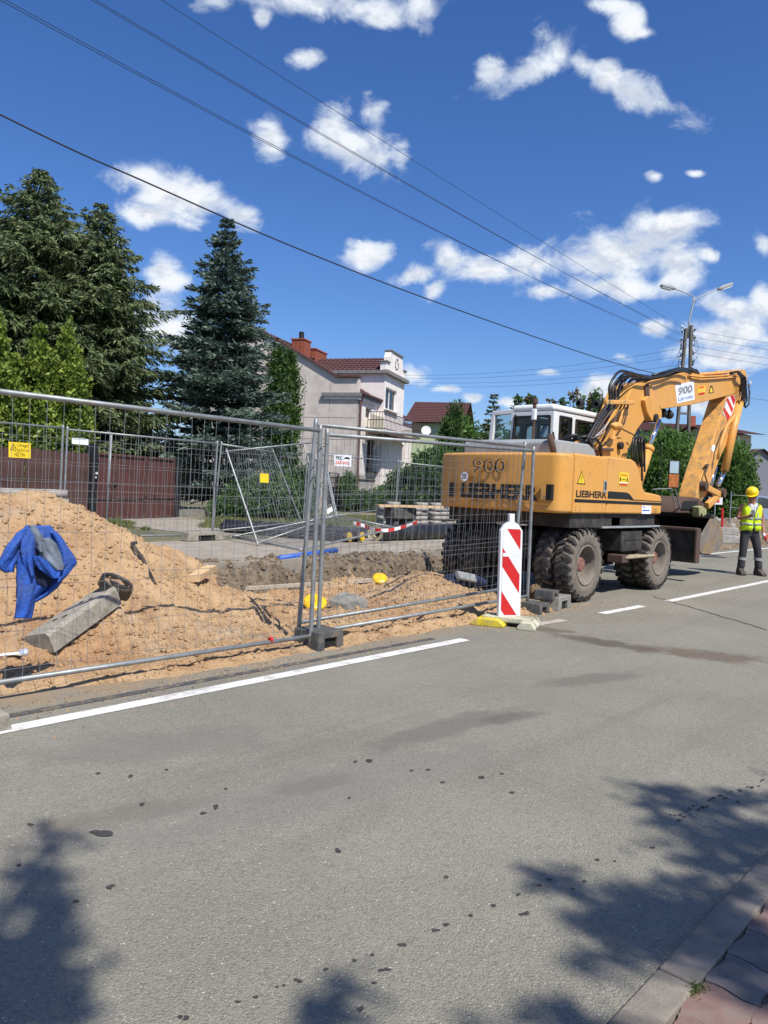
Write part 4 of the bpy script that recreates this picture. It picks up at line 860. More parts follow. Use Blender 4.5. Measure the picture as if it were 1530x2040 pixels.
# young shoots above the cab, reddish tips
YL = ['young tree shoot farthest left, just right of the young spruce', 'second young shoot from the left above the open cab door', 'slim young shoot between the cab door and the rusty exhaust', 'young shoot just right of the rusty exhaust pipe', 'low young shoot over the middle of the cab roof', 'tallest reddish young shoot over the cab roof corner', 'shorter young shoot right beside the tallest reddish one', 'young shoot midway between the tallest one and the hoses', 'tall green shoot nearest the hoses but one', 'young shoot nearest the hydraulic hoses']
for i, (px, py) in enumerate(((1022, 790), (1042, 793), (1050, 788), (1090, 790), (1108, 793), (1131, 775), (1145, 790), (1162, 787), (1180, 775), (1192, 790))):
    D_ = 33; hh = ztop(px, py, D_); r_ = .22+.1*(i % 3 == 2)
    t = clumps('young_maple', YL[i], 'tree', at(px, D_), [((0, 0, hh-1.0), (r_, r_, .7)), ((0, 0, hh-.25), (r_*.6, r_*.6, .3)), ((0, 0, hh-2.0), (r_*1.6, r_*1.4, .8))], 700, .2, lf_red if i % 2 else lf_bush, 110+i, trunkh=hh-.1, tr=.03, lumps=22, limb=False, fill=.1, group='young shoots behind the cab')
# trees behind the boom and stick
clumps('broadleaf_tree', 'dense bright leaved tree under the boom', 'tree', at(1318, 29), [((0, 0, 2.4), (1.6, 1.3, 1.5)), ((-1.0, 0, 1.9), (1.0, 1.1, 1.3)), ((1.0, 0, 2.6), (1.0, 1.0, 1.3)), ((.2, 0, 1.1), (1.7, 1.1, .9))], 26000, .15, lf_tree, 130, trunkh=2.2, lumps=210)
clumps('broadleaf_tree', 'dark leafy tree between the stick and the grey house', 'tree', at(1447, 30), [((0, 0, 2.4), (1.0, 1.0, 1.5)), ((-.9, 0, 2.6), (.8, .9, 1.3)), ((.5, 0, 1.9), (1.1, 1.0, .8)), ((-.2, 0, 1.0), (1.2, .9, .6))], 18000, .15, lf_tree, 131, trunkh=2.0, lumps=150)
# far wood closing the horizon
r = np.random.default_rng(40); n = 60000; ax_ = r.uniform(-75, 160, n); Dd = r.uniform(95, 125, n); topz = 5.5+2.2*fbm(ax_, ax_*0, .09, 4, 12)+1.0*fbm(ax_, ax_*0, .5, 2, 13); z = r.random(n)**.6*topz
P = np.stack([rv.x*ax_+fv.x*Dd, rv.y*ax_+fv.y*Dd, z], -1); V, F = blades(P, r.normal(size=(n, 3)), r.uniform(.5, 1.1, n), r.uniform(.35, .8, n), r)
tag(fastmesh('far_wood', V, F, lf_bush, None, np.repeat(r.random(n)*.8, 4)), 'distant wood closing the horizon behind the houses', 'wood', kind='stuff')
# grass strips and weeds
def grass(name, quads, n, label, h=.10, seed=1):
    r = np.random.default_rng(seed); PP = []
    for (a, b, c, d, fr) in quads:
        k = int(n*fr); u = r.random(k)[:, None]; v = r.random(k)[:, None]; a, b, c, d = [np.array(q) for q in (a, b, c, d)]
        PP.append((a*(1-u)+b*u)*(1-v)+(d*(1-u)+c*u)*v)
    P = np.concatenate(PP); m_ = fbm(P[:, 0], P[:, 1], 1.5, 3, 9) > -.12; P = P[m_]; k = len(P)
    Dr = np.array([0, 0, 1.])+r.normal(0, .45, (k, 3)); V, F = blades(P, Dr, h*r.uniform(.4, 1.4, k), np.full(k, .014)*r.uniform(.8, 1.8, k), r)
    return tag(fastmesh(name, V, F, lf_grass, None, np.repeat(r.random(k), 4)), label, 'grass', kind='stuff')
def gp(x, y, z=.262): return tuple(gz(x, y, z))
grass('grass', [(gp(205, 1042), gp(310, 1062), gp(250, 1038), gp(190, 1030), .25), (gp(395, 1052), gp(620, 1058), gp(640, 1032), gp(420, 1030), .45), (gp(640, 1048), gp(850, 1048), gp(840, 1030), gp(640, 1030), .30)], 46000, 'dry grass verge before the fences', seed=3)
gs = MB()
for q in (((205, 1042), (310, 1064), (250, 1038), (190, 1030)), ((395, 1050), (620, 1056), (640, 1032), (420, 1030)), ((640, 1048), (850, 1048), (840, 1030), (640, 1030))):
    gs.add([gp(x, y, .267) for x, y in q], [(0, 1, 2, 3)])
tag(gs.build('grass_verge', m_grassg), kind='structure')
r = np.random.default_rng(5); wp = []
for (x, y) in ((1383, 1972), (1378, 1980), (1388, 1966)): wp.append(tuple(gz(x, y, .01)))
wp = np.array(wp)[r.integers(0, 3, 160)]+r.normal(0, .013, (160, 3))*np.array([1, 1, 0]); V, F = blades(wp, np.array([0, 0, 1.])+r.normal(0, .6, (160, 3)), r.uniform(.008, .022, 160), np.full(160, .005), r)
tag(fastmesh('weed', V, F, lf_grass, None, np.repeat(r.random(160), 4)), 'tiny green weed in the joint behind the kerb', 'weed', kind='stuff')

# trees behind the photographer: their crowns throw the shade on the near lane
def shade_tree(name, label, base, targets, seed, leafn=900, rr=.5, h=6.5):
    t = thing(name, label, 'tree', base); r = np.random.default_rng(seed); CC = []; lb = MB(); top = Vector((0, 0, h*.6))
    for (gx_, gy_, rad, n_) in targets:
        z = h+r.uniform(-1.2, 1.6); c = Vector((gx_, gy_, 0))+TOSUN*(z/TOSUN.z)-Vector(base)
        lb.tube([top*.7, top.lerp(c, .5)+Vector((0, 0, .4)), c], [.07, .035, .01], 5, cap=False)
        n_ = int(n_*.40); el = r.normal(size=(n_, 1)); q = r.normal(0, 1, (n_, 3))*np.array([rad, rad*.8, rad])*.30+el*np.array([-.8, .5, .1])*rad*.75; CC.append(q+np.array(c))
    C = np.concatenate(CC); k = len(C); V, F = blades(C, r.normal(size=(k, 3))+np.array([0, 0, -.2]), r.uniform(.06, .12, k), r.uniform(.035, .06, k), r)
    fastmesh('crown', V, F, lf_tree, t, np.repeat(r.random(k), 4)); tag(lb.build('limbs', m_bark, t), kind='stuff'); trunk(t, (0, 0, -.05), tuple(top), .16, .08, .05, seed); return t
tg = []
for (x, y, rad, n_) in ((1310,1570,.11,200),(1350,1600,.14,300),(1420,1610,.15,330),(1480,1590,.14,260),(1340,1640,.10,150),(1430,1670,.17,420),(1505,1660,.2,520),(1400,1710,.10,140),(1500,1720,.2,520),(1370,1760,.08,110),(1440,1780,.11,170),
        (1090,1740,.07,100),(1120,1770,.07,110),(1240,1770,.07,100),(1300,1800,.13,340),(1350,1830,.14,420),(1270,1840,.12,300),(1220,1830,.07,100),(1160,1830,.06,90),(1330,1880,.12,320),(1170,1910,.05,60),(1250,1905,.06,90),(1400,1820,.09,170),(1450,1860,.09,200),(1480,1920,.12,300),(1420,1905,.08,150),(1090,2010,.05,90),(1110,2034,.06,100),(1500,1990,.07,110)):
    p = gz(x, y); tg.append((p.x, p.y, rad, n_))
for x, y in ((5, .6), (5.5, .2), (4.8, -.2), (4.2, .2), (3.8, -.3), (6, -.4)): tg.append((x, y, .4, 700))
shade_tree('street_tree', 'leafy street tree behind the photographer shading the kerb', (2.2, -4.6, 0), tg, 21, h=6.8)
tg = []
for (x, y, rad, n_) in ((112,1655,.05,60),(105,1690,.07,120),(70,1735,.09,130),(110,1760,.08,130),(90,1790,.07,100),(30,1735,.05,60),(40,1800,.08,120),(130,1790,.06,80),(95,1830,.08,160),(70,1870,.10,200),(110,1880,.07,140),(60,1920,.10,240),(90,1960,.09,220),(40,1970,.09,240),(110,2000,.06,130),(40,2020,.09,260),(0,1900,.08,160),(10,1960,.08,200),(90,2034,.07,160),(640,2010,.06,110),(670,1985,.05,90),(700,1950,.04,50),(620,2036,.05,80),(960,2040,.03,40)):
    p = gz(x, y); tg.append((p.x, p.y, rad, n_))
tg = [(a_, b_, c_*.85, int(d_*.62)) for a_, b_, c_, d_ in tg]
for x, y in ((.5, 1.7), (.2, 2.1), (.7, 1.1), (0, 1.4), (.2, .9)): tg.append((x, y, .2, 260))
shade_tree('street_tree', 'second leafy street tree behind the photographer', (-2.4, -4.0, 0), tg, 22, h=7.2)

# ================================================================== SITE FENCES
def lerp(a, b, t): return Vector(a)*(1-t)+Vector(b)*t
def mesh_panel(name, label, c, group='mesh fence panels round the works', r_post=.021, nv=31, hz_rows=None, wr=.0018, seed=0, tr=.019, wob=.004, posts=(True, True), frame_only=False):
    """c = four corners bottom-left, bottom-right, top-right, top-left (rail ends); posts run past the rails"""
    bl, br, trr, tl = [Vector(p) for p in c]; org = (bl+br)/2; t = thing(name, label, 'fence panel', tuple(org), group=group); rr = random.Random(seed)
    for k, (a, b, ok) in enumerate(((bl, tl, posts[0]), (br, trr, posts[1]))):
        if ok:
            d = (b-a).normalized(); MB().tube([a-d*.09, a, b, b+d*.055], r_post, 10).build('post', m_galv, t, org, smooth=True)
    MB().tube([bl, br], tr, 8).build('rail', m_galv, t, org, smooth=True); MB().tube([tl, trr], tr, 8).build('rail', m_galv, t, org, smooth=True)
    rows = hz_rows or [.04, .17, .33, .36, .52, .67, .70, .86]
    w_ = MB(); off = (br-bl).cross(tl-bl).normalized()*.004
    for i in range(1, nv):
        u = i/nv+rr.uniform(-.0012, .0012); pts = []
        for v in [-.005]+rows+[1.0]:
            p = lerp(lerp(bl, br, u), lerp(tl, trr, u), v)+(br-bl).normalized()*rr.uniform(-wob, wob)*1.4+off; pts.append(p)
        w_.tube(pts, wr, 3, cap=False)
    for v in rows:
        pts = []
        for i in range(0, 13):
            u = i/12; p = lerp(lerp(bl, br, u), lerp(tl, trr, u), v)+Vector((0, 0, rr.uniform(-wob, wob)*1.5))-off; pts.append(p)
        w_.tube(pts, wr, 3, cap=False)
    tag(w_.build('wire_mesh', m_wire, t, org), kind='stuff')
    return t
def px_panel(name, label, Y, corners, **k):
    return mesh_panel(name, label, [gy(x, y, Y) for x, y in corners], **k)
YF = 5.06
def atY(x0, p, q, Y):   # extend an edge measured in the photograph to X = x0 on the plane Y
    p, q = gy(*p, Y), gy(*q, Y); t = (x0-p.x)/(q.x-p.x); return p.lerp(q, t)
pL = mesh_panel('mesh_fence', 'nearest mesh fence panel at the left with the blue jacket hanging on it', [atY(1.15, (0, 1360), (605, 1272), YF), gy(619, 1267, YF), gy(638, 858, YF), atY(1.15, (0, 780), (630, 857), YF)], seed=1)
pA = mesh_panel('mesh_fence', 'mesh fence panel nearest the road between the plastic foot and the red and white board', [gy(634, 1258, 5.14), gy(1051, 1187, 5.14), gy(1063, 898, 5.14), gy(652, 866, 5.14)], seed=2)
pB = mesh_panel('mesh_fence', 'leaning mesh fence panel standing just behind the one beside the red and white board', [gy(596, 1240, 5.3), gy(1020, 1170, 5.3), gy(1046, 889, 5.3), gy(629, 846, 5.3)], seed=3)
# clamp hooks between the posts
cl = MB().tube([gy(636, 884, 5.0), gy(645, 881, 5.0), gy(652, 886, 5.1)], .006, 5); cl.tube([gy(634, 889, 5.12), gy(653, 890, 5.2)], .005, 5)
tag(cl.build('fence_clamp', m_galv), 'thin wire clamp joining two fence posts above the plastic foot', 'clamp')
rt = MB().tube([gy(537, 1275, YF), gy(541, 1274, YF)], .026, 8).build('tape_wrap', m_red); tag(rt, 'scrap of red and white tape wrapped on the bottom rail near the plastic foot', 'tape')
f0 = mesh_panel('mesh_fence', 'far mesh fence panel at the left carrying the yellow warning sign', [(2.45, 13.4, .35), (5.95, 13.4, .35), (5.98, 13.4, 2.30), (2.45, 13.4, 2.30)], seed=4, wr=.0035)
f1 = mesh_panel('mesh_fence', 'far mesh fence panel in front of the brown gate with a small white label', [(6.03, 13.4, .35), (9.20, 13.4, .33), (9.26, 13.4, 2.26), (6.06, 13.4, 2.28)], seed=5, wr=.0035)
q = [gd(232, 1060, 16.9), gd(395, 1040, 17.3)]
f1b = thing('steel_pole', 'single steel pole with a white wrapped foot behind the big sand heap', 'post', tuple(gd(212, 1046, 14.9)))
P0 = gd(212, 1046, 14.9); P1 = gd(222, 862, 14.9); MB().tube([P0, P1], .024, 8).build('post', m_galv, f1b, P0, smooth=True)
bg_ = MB().lathe([(-.08, .03), (-.05, .075), (.0, .085), (.04, .05), (.05, .03)], P0, (0, 0, 1), 9); bg_.build('wrapped_foot', m_wpl, f1b, P0)
MB().add([P1+rv*.03, P1-rv*.10+zv*.04, P1+rv*.02-zv*.12], [(0, 1, 2), (2, 1, 0)]).build('corner_plate', m_galv, f1b, P0)
# mangled panels lying before the pink house
D1 = 16.0
B_ = [gd(513, 1082, 14.6), gd(671, 1027, 16.6), gd(640, 880, 17.0), gd(452, 899, 15.4)]
mesh_panel('bent_mesh_fence', 'bent mesh panel leaning crookedly with a small yellow plate on it', B_, group=None, seed=6, wr=.003, wob=.02)
B2 = [gz(463, 1069, .28), gz(603, 1095, .28), gd(790, 1052, 17.0), gd(671, 1027, 17.3)]
mesh_panel('bent_mesh_fence', 'fallen mesh panel lying flat over the pavement before the black pipes', B2, group=None, seed=7, wr=.003, wob=.02)
B3 = [gd(604, 1043, 20.5), gd(668, 1026, 17.5), gd(648, 930, 17.8), gd(612, 903, 20.5)]
mesh_panel('bent_mesh_fence', 'steep narrow looking mesh panel behind the near fence posts', B3, group=None, seed=8, wr=.003)
f2 = mesh_panel('mesh_fence', 'far mesh fence panel between the grey foot and the blue spruce', [gd(424, 1058, 15.9), gd(600, 1040, 17.6), gd(545, 901, 17.4), gd(441, 885, 15.9)], seed=12, wr=.003, nv=26)
f3 = mesh_panel('mesh_fence', 'far mesh fence panel before the pink house carrying the white service sign', [gd(608, 1035, 20.6), gd(788, 1012, 22.8), gd(793, 920, 22.8), gd(618, 903, 20.6)], seed=9, wr=.004)
f4 = mesh_panel('mesh_fence', 'far mesh fence panel running behind the excavator tail', [gd(789, 1012, 22.85), gd(960, 1010, 25), gd(960, 938, 25), gd(797, 921, 22.85)], seed=10, wr=.004)
def foot(label, loc, rz=0, sx=.30, sy=.34, sz=.15, mat=m_foot, group=None):
    t = thing('ballast_block', label, 'ballast block', loc, rz, group); x, y, z = sx/2, sy/2, sz
    poly = [(-x, 0), (-x*.45, 0), (-x*.45, z*.62), (x*.45, z*.62), (x*.45, 0), (x, 0), (x*.93, z), (-x*.93, z)]
    MB().prism(poly, (0, 0, 0), FX, (0, 0, 1), FY, -y, y).build('block', mat, t, bevel=.008)
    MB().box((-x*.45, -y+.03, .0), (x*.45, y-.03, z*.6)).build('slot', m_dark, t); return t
foot('black plastic foot under the fence posts by the white line', tuple(gz(634, 1287, .0)), .0, .33, .34, .165)
foot('grey concrete foot under the far fence in front of the gate', tuple(gz(405, 1076, .26)), .1, .95, .24, .17, m_conc)
foot('grey foot half hidden behind the big sand heap', tuple(gz(258, 1078, .24)), .3, .3, .3, .13, m_foot)
foot('weathered foot cut by the left edge at the white line', (1.47, 4.56, 0), .08, .55, .22, .10, m_conc)
# signs on the fences
def plate(name, label, cat, tl, tr, bl, mat, th=.006, group=None):
    tl, tr, bl = Vector(tl), Vector(tr), Vector(bl); ax = tr-tl; ay = tl-bl; c = (tr+bl)/2; nn = ax.cross(ay).normalized(); t = thing(name, label, cat, tuple(c), group=group)
    MB().obox(c, ax/2, ay/2, nn*th/2).build('plate', mat, t, c); return t, bl+nn*(th/2), ax, ay, c
t, o_, ax, ay, c = plate('warning_sign', 'yellow sign with black words saying there is no passage', 'sign', gy(17, 880, 13.36), gy(61, 883, 13.36), gy(17, 911, 13.36), m_sign)
W_s = ax.length
txt('Uwaga!', 'lettering', m_black, o_+ax*.38+ay*.66, ax, ay, W_s*.52, .075, .002, t, c); txt('PRZEJŚCIA', 'lettering', m_black, o_+ax*.08+ay*.36, ax, ay, W_s*.84, .075, .002, t, c); txt('NIE MA', 'lettering', m_black, o_+ax*.26+ay*.08, ax, ay, W_s*.48, .07, .002, t, c)
nn = ax.cross(ay).normalized()*.002
MB().add([o_+ax*.10+ay*.62+nn, o_+ax*.34+ay*.62+nn, o_+ax*.22+ay*.94+nn], [(0, 1, 2)]).add([o_+ax*.14+ay*.65+nn*1.5, o_+ax*.30+ay*.65+nn*1.5, o_+ax*.22+ay*.87+nn*1.5], [(0, 1, 2)], 1).add([o_+ax*.21+ay*.68+nn*2, o_+ax*.23+ay*.68+nn*2, o_+ax*.235+ay*.82+nn*2, o_+ax*.205+ay*.82+nn*2], [(0, 1, 2, 3)]).build('warning_triangle', [m_black, m_sign], t, c)
plate('label_plate', 'small white label wired to the far fence before the gate', 'label', gy(143, 872, 13.36), gy(176, 875, 13.36), gy(143, 884, 13.36), m_label)
plate('label_plate', 'small yellow plate on the bent panel before the blue spruce', 'label', gd(518, 943, 15.5), gd(535, 944, 15.6), gd(518, 961, 15.5), m_sign)
plate('label_plate', 'small white label on the fallen panel by the near posts', 'label', gd(650, 1015, 17.2), gd(661, 1009, 17.3), gd(652, 1024, 17.2), m_label)
t, o_, ax, ay, c = plate('service_sign', 'white sign with black and orange words on the far fence before the pink house', 'sign', gd(666, 905, 20.4), gd(700, 907, 20.5), gd(666, 928, 20.4), m_label)
txt('PEC', 'lettering', m_black, o_+ax*.10+ay*.54, ax, ay, ax.length*.38, ay.length*.32, .002, t, c, .03); txt('SERWIS', 'lettering', m_orange, o_+ax*.10+ay*.14, ax, ay, ax.length*.78, ay.length*.32, .002, t, c, .02)
nn = ax.cross(ay).normalized()*.002
MB().add([o_+ax*.54+ay*.66+nn, o_+ax*.9+ay*.62+nn, o_+ax*.9+ay*.78+nn, o_+ax*.7+ay*.84+nn], [(0, 1, 2, 3)]).build('pipe_emblem', m_black, t, c)

# ================================================================== THINGS ON THE SITE
# blue jacket on the near fence
def jacket():
    Yp = 5.025; J = thing('jacket', 'blue work jacket faded with oil hanging on the near fence mesh', 'jacket', tuple(gy(75, 1048, Yp)))
    org = gy(75, 1048, Yp)
    def shell(name, rows, mat, depth, folds, seed, bulge=.05, n=26):
        """rows = [(y, xl, xr)] outline in photo pixels"""
        rr = random.Random(seed); V = []; F = []; ys = [r_[0] for r_ in rows]; m_ = 40
        for j in range(m_+1):
            y = ys[0]+(ys[-1]-ys[0])*j/m_; k = max(i for i in range(len(ys)) if ys[i] <= y+1e-6); k = min(k, len(ys)-2); f = (y-ys[k])/(ys[k+1]-ys[k])
            xl = rows[k][1]*(1-f)+rows[k+1][1]*f+.7*math.sin(j*.45+seed); xr = rows[k][2]*(1-f)+rows[k+1][2]*f+.7*math.sin(j*.4+seed*2)
            for i in range(n+1):
                u = i/n; x = xl+(xr-xl)*u; d = depth+bulge*math.sin(math.pi*u)
                for (ph, fr, am, sl) in folds: d += am*math.sin(ph+fr*u*6.28+sl*j/m_*6.28)*(.3+.7*j/m_)
                p = gy(x, y, Yp-d); V.append(p)
        for j in range(m_):
            for i in range(n): F.append((j*(n+1)+i, j*(n+1)+i+1, (j+1)*(n+1)+i+1, (j+1)*(n+1)+i))
        o = MB().add(V, F).build(name, mat, J, org, smooth=True); s_ = o.modifiers.new('cloth', 'SOLIDIFY'); s_.thickness = .006; return o
    shell('body', [(1047, 52, 98), (1062, 40, 112), (1080, 34, 122), (1100, 33, 131), (1122, 34, 132), (1148, 35, 128), (1170, 34, 114), (1188, 34, 92), (1198, 36, 72)], m_jean, .015, [(0, 2.2, .022, .2), (1, 3.7, .012, -.3), (2, 6.3, .005, .6)], 1)
    shell('sleeve', [(1047, 58, 64), (1064, 33, 52), (1085, 16, 44), (1105, 4, 36), (1120, -4, 32), (1130, -4, 28), (1140, 10, 25)], m_jean, .045, [(0, 1.3, .014, 1.2), (0, 3, .006, 2.0)], 2, .04, 12)
    shell('sleeve', [(1060, 100, 112), (1078, 108, 126), (1095, 112, 138), (1110, 114, 147), (1122, 112, 153), (1134, 112, 144), (1148, 112, 130), (1160, 108, 118)], m_jean, .03, [(0, 1.1, .012, 1.5), (0, 2.6, .006, 2.0)], 3, .04, 12)
    shell('cuff_sleeve', [(1105, 36, 80), (1130, 33, 76), (1160, 34, 72), (1185, 34, 70), (1205, 33, 67), (1222, 31, 65), (1232, 29, 63)], m_jean, .06, [(0, 1.0, .012, .9), (1, 2.4, .007, 1.8)], 4, .045, 14)
    shell('front_flap', [(1052, 56, 66), (1075, 44, 74), (1098, 41, 70), (1120, 46, 69), (1138, 56, 67), (1149, 62, 66)], m_jean, .095, [(0, 1.4, .012, .5), (1, 2.6, .006, 1.2)], 5, .03, 12)
    shell('oily_flap', [(1072, 78, 98), (1085, 76, 112), (1100, 76, 118), (1116, 80, 124), (1128, 92, 126), (1136, 108, 124)], m_jeand, .092, [(0, 1.2, .014, .8), (1, 2.4, .008, -1.2)], 6, .035, 14)
    shell('collar', [(1046, 57, 66), (1056, 60, 76), (1075, 68, 86), (1092, 74, 86), (1100, 80, 86)], m_jeand, .11, [(0, 1.2, .006, .8)], 7, .02, 10)
    shell('hem_fold', [(1108, 66, 78), (1122, 70, 98), (1134, 78, 116), (1144, 92, 120), (1152, 104, 116)], m_jean, .125, [(0, 1.8, .010, .6)], 8, .02, 14)
    shell('lining', [(1096, 70, 84), (1112, 68, 92), (1130, 66, 100), (1148, 68, 108), (1160, 74, 104), (1168, 84, 98)], M('dark_lining', (.008, .012, .035), .95), .088, [(0, 1.3, .006, .8)], 9, .0, 10)
jacket()
# concrete fence foot leaning on the sand
A = hit(92, 1306)+Vector((-.02, .09, .075)); B = hit(232, 1210)+Vector((-.04, .09, .085)); d = (B-A).normalized(); sd = d.cross(zv).normalized(); u = sd.cross(d)
cf = thing('concrete_ballast', 'long old concrete fence foot with paired holes leaning on the sand', 'fence foot', tuple((A+B)/2)); oc = (A+B)/2; L = (B-A).length
u2 = (u*math.cos(.22)+sd*math.sin(-.22)); s2 = (sd*math.cos(.22)+u*math.sin(.22))
hexa = [(-.12, -.085), (.12, -.085), (.125, .055), (.10, .085), (-.10, .085), (-.125, .055)]
MB().prism(hexa, A, s2, u2, d, 0, L).build('body', m_conc, cf, oc)
hl = MB()
for f in (.30, .385, .66, .745):
    for k in (-.028, .028): hl.lathe([(-.01, .001), (.0, .017), (.0015, .017)], A+d*L*(f+k*.35)+s2*(k*1.1)+u2*.0862, u2, 10); 
for (f, s_) in ((.30, -.03), (.36, .03), (.68, -.03), (.74, .03)):
    c = A+d*L*f+s2*s_+u2*.0865; pts = [c+d*(.030*math.cos(a_))+s2*(.016*math.sin(a_)) for a_ in np.linspace(0, 6.283, 13)[:-1]]; hl.add(pts, [tuple(range(12))])
hl2 = MB()
for (f, s_) in ((.30, -.03), (.36, .03), (.68, -.03), (.74, .03)):
    c = A+d*L*f+s2*s_+u2*.0862; pts = [c+d*(.030*math.cos(a_))+s2*(.016*math.sin(a_)) for a_ in np.linspace(0, 6.283, 13)[:-1]]; hl2.add(pts, [tuple(range(12))])
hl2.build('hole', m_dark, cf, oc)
MB().obox(A+d*L*.97+u2*.0868, d*.055, s2*.075, u2*.002).build('end_recess', m_dark, cf, oc)
# black ring
C = hit(238, 1190)+Vector((0, .08, .10)); rg = thing('black_ring', 'black open plastic ring with spokes lying at the head of the concrete foot', 'ring', tuple(C)); ax = Vector((.25, -.45, .95)).normalized()
R0 = .15
MB().lathe([(-.045, R0*.86), (-.075, R0*.93), (-.05, R0*1.0), (.03, R0*1.02), (.045, R0), (.045, R0*.9), (.02, R0*.9), (-.03, R0*.86)], C, ax, 30, closed=True).build('rim', m_ringp, rg, C, smooth=True)
sp_ = MB(); uu = ax.cross(zv).normalized(); vv = ax.cross(uu)
for k in range(3):
    a_ = k*2.094+.4; dd = uu*math.cos(a_)+vv*math.sin(a_); sp_.beam(C+ax*.0, C+dd*R0*.92+ax*.0, .05, .02, up=tuple(ax))
sp_.lathe([(-.03, .001), (-.03, .04), (.02, .04), (.02, .001)], C, ax, 12); sp_.build('spokes', m_ringp, rg, C)
# iron bar
a = hit(305, 1157); b = hit(262, 1094)+zv*.06; br_ = thing('iron_bar', 'dark bent iron bar with a short spur stuck in the sand', 'bar', tuple(a))
MB().tube([a-(b-a)*.1, a, a.lerp(b, .5)+Vector((.01, 0, .02)), b], .019, 7).tube([a.lerp(b, .5), a.lerp(b, .45)-zv*.14], .014, 6).tube([b, b+rv*.05+zv*.01], .02, 6).build('bar', m_ringp, br_, a)
# silver wrapped hose end and board bottom left
a = hit(-10, 1312)+zv*.02; b = hit(46, 1308)+zv*.03; t = thing('cable', 'pale cable with a foil wrapped end at the left edge', 'cable', tuple(b))
MB().tube([a, b], .012, 6).build('cable', m_wpl, t, b); MB().lathe([(-.03, .02), (-.02, .032), (0, .026), (.02, .034), (.035, .02)], b, (b-a), 9).build('foil_wrap', m_silver, t, b)
zz_ = hit(42, 1306).z-.035; bq = MB().add([gz(-30, 1300, zz_+.055), gz(42, 1306, zz_+.055), gz(62, 1284, zz_+.055), gz(-30, 1288, zz_+.055)]+[gz(-30, 1300, zz_+.03), gz(42, 1306, zz_+.03), gz(62, 1284, zz_+.03), gz(-30, 1288, zz_+.03)], [(0, 1, 2, 3), (4, 5, 1, 0), (5, 6, 2, 1), (7, 6, 5, 4)]).build('board', m_lath); tag(bq, 'pale flat board lying in the sand at the left edge', 'board')
# yellow lamp bodies, timber
for (px, py, z, w_, lab) in ((627, 1206, .14, .125, 'yellow warning lamp lying in the sand behind the fence posts'), (757, 1157, .06, .10, 'yellow warning lamp lying on the timber lath farther back')):
    c = hit(px, py+6)+zv*.075; t = thing('warning_lamp', lab, 'lamp', tuple(c), group='loose yellow warning lamps'); ax = Vector((-.35, -.45, .82)).normalized()
    MB().lathe([(-.03, w_*.55), (-.025, w_*.85), (-.005, w_), (.008, w_), (.018, w_*.9), (.022, w_*.4), (.022, .001)], c, ax, 24).build('lens', m_lamp, t, c, smooth=True)
    MB().lathe([(-.012, w_*1.0), (-.012, w_*1.04), (.004, w_*1.04), (.004, w_*1.0)], c, ax, 24).build('ring', m_sign, t, c)
    MB().lathe([(-.06, .02), (-.06, w_*.5), (-.03, w_*.5)], c, ax, 16).build('base', m_lamp, t, c)
a = hit(386, 1162)+zv*.02; b = a+(gz(416, 1146, a.z)-gz(386, 1162, a.z)); pk = MB().beam(a+zv*.03, b+zv*.05+(b-a)*.2, .12, .07).build('timber_block', m_wood, None, a); pk.location = a; tag(pk, 'short squared timber sticking out of the trench edge', 'timber')
a = hit(490, 1176); b = hit(742, 1160); pk = MB().beam(a+zv*.03, b+zv*.03, .09, .05).build('timber_lath', m_lath, None, a); pk.location = a; tag(pk, 'long pale timber lath lying on the soil to the yellow lamp', 'timber')
c = hit(690, 1212)+zv*.05; rk = MB().obox(c, (.16, .05, .03), (-.04, .12, .02), (0, .02, .07)).obox(c+Vector((.22, .05, -.02)), (.09, .02, .03), (-.02, .10, .02), (0, .02, .05)).build('concrete_rubble', m_concd, None, c, bevel=.015); rk.location = c; tag(rk, 'broken grey concrete lump behind the bottom rail', 'rubble')
# blue pipe
a = gz(556, 1113, .26); b = gz(640, 1101, .28); t = thing('blue_pipe', 'blue plastic pipe lying on the pavement edge', 'pipe', tuple(a)); MB().tube([a, b+(b-a)*.4], .052, 12).build('pipe', m_blue, t, a, smooth=True)
MB().lathe([(-.002, .001), (-.002, .046)], a, (a-b), 12).build('bore', m_dark, t, a)
# black pipes with yellow caps
def big_pipe(label, a, b, r_, cap=None, grp=None):
    a, b = Vector(a), Vector(b); t = thing('black_pipe', label, 'pipe', tuple(a), group=grp); d = (b-a).normalized()
    MB().tube([a, b], r_, 20, cap=False).build('pipe', m_bpipe, t, a, smooth=True)
    if cap: MB().lathe([(-.012, .001), (-.012, r_*.78), (.02, r_*.80)], a-d*.13, d, 20).build('cap', m_pcap, t, a); MB().tube([a-d*.13, a], r_*.78, 16).build('steel_end', m_rust, t, a, smooth=True)
    else: MB().lathe([(-.003, r_), (-.003, r_*.55), (.12, r_*.55)], a, d, 20).build('insulation', m_foam, t, a); MB().lathe([(.1, .001), (.1, r_*.54)], a, d, 16).build('bore', m_dark, t, a)
Zp = .25
big_pipe('long thick black insulated pipe lying before the paving stone stacks', gz(750, 1078, Zp)+zv*.19, gz(750, 1078, Zp)+Vector((6.5, .0, .19)), .19)
a = gz(686, 1080, Zp)+zv*.12; big_pipe('black pipe with yellow cap, left of the pair', a, a+Vector((-1.1, 3.0, 0)), .125, 1, 'black pipes with yellow caps')
a = gz(711, 1080, Zp)+zv*.125; big_pipe('black pipe with yellow cap, right of the pair', a, a+Vector((-1.1, 3.0, 0)), .125, 1, 'black pipes with yellow caps')
a = gz(735, 1072, Zp)+zv*.12; big_pipe('black pipe without cap behind the capped pair', a, a+Vector((-1.4, 3.0, 0)), .12)
a = gz(650, 1062, Zp)+zv*.10; big_pipe('thin dark pipe end left of the yellow caps', a, a+Vector((-1.3, 2.6, 0)), .10)
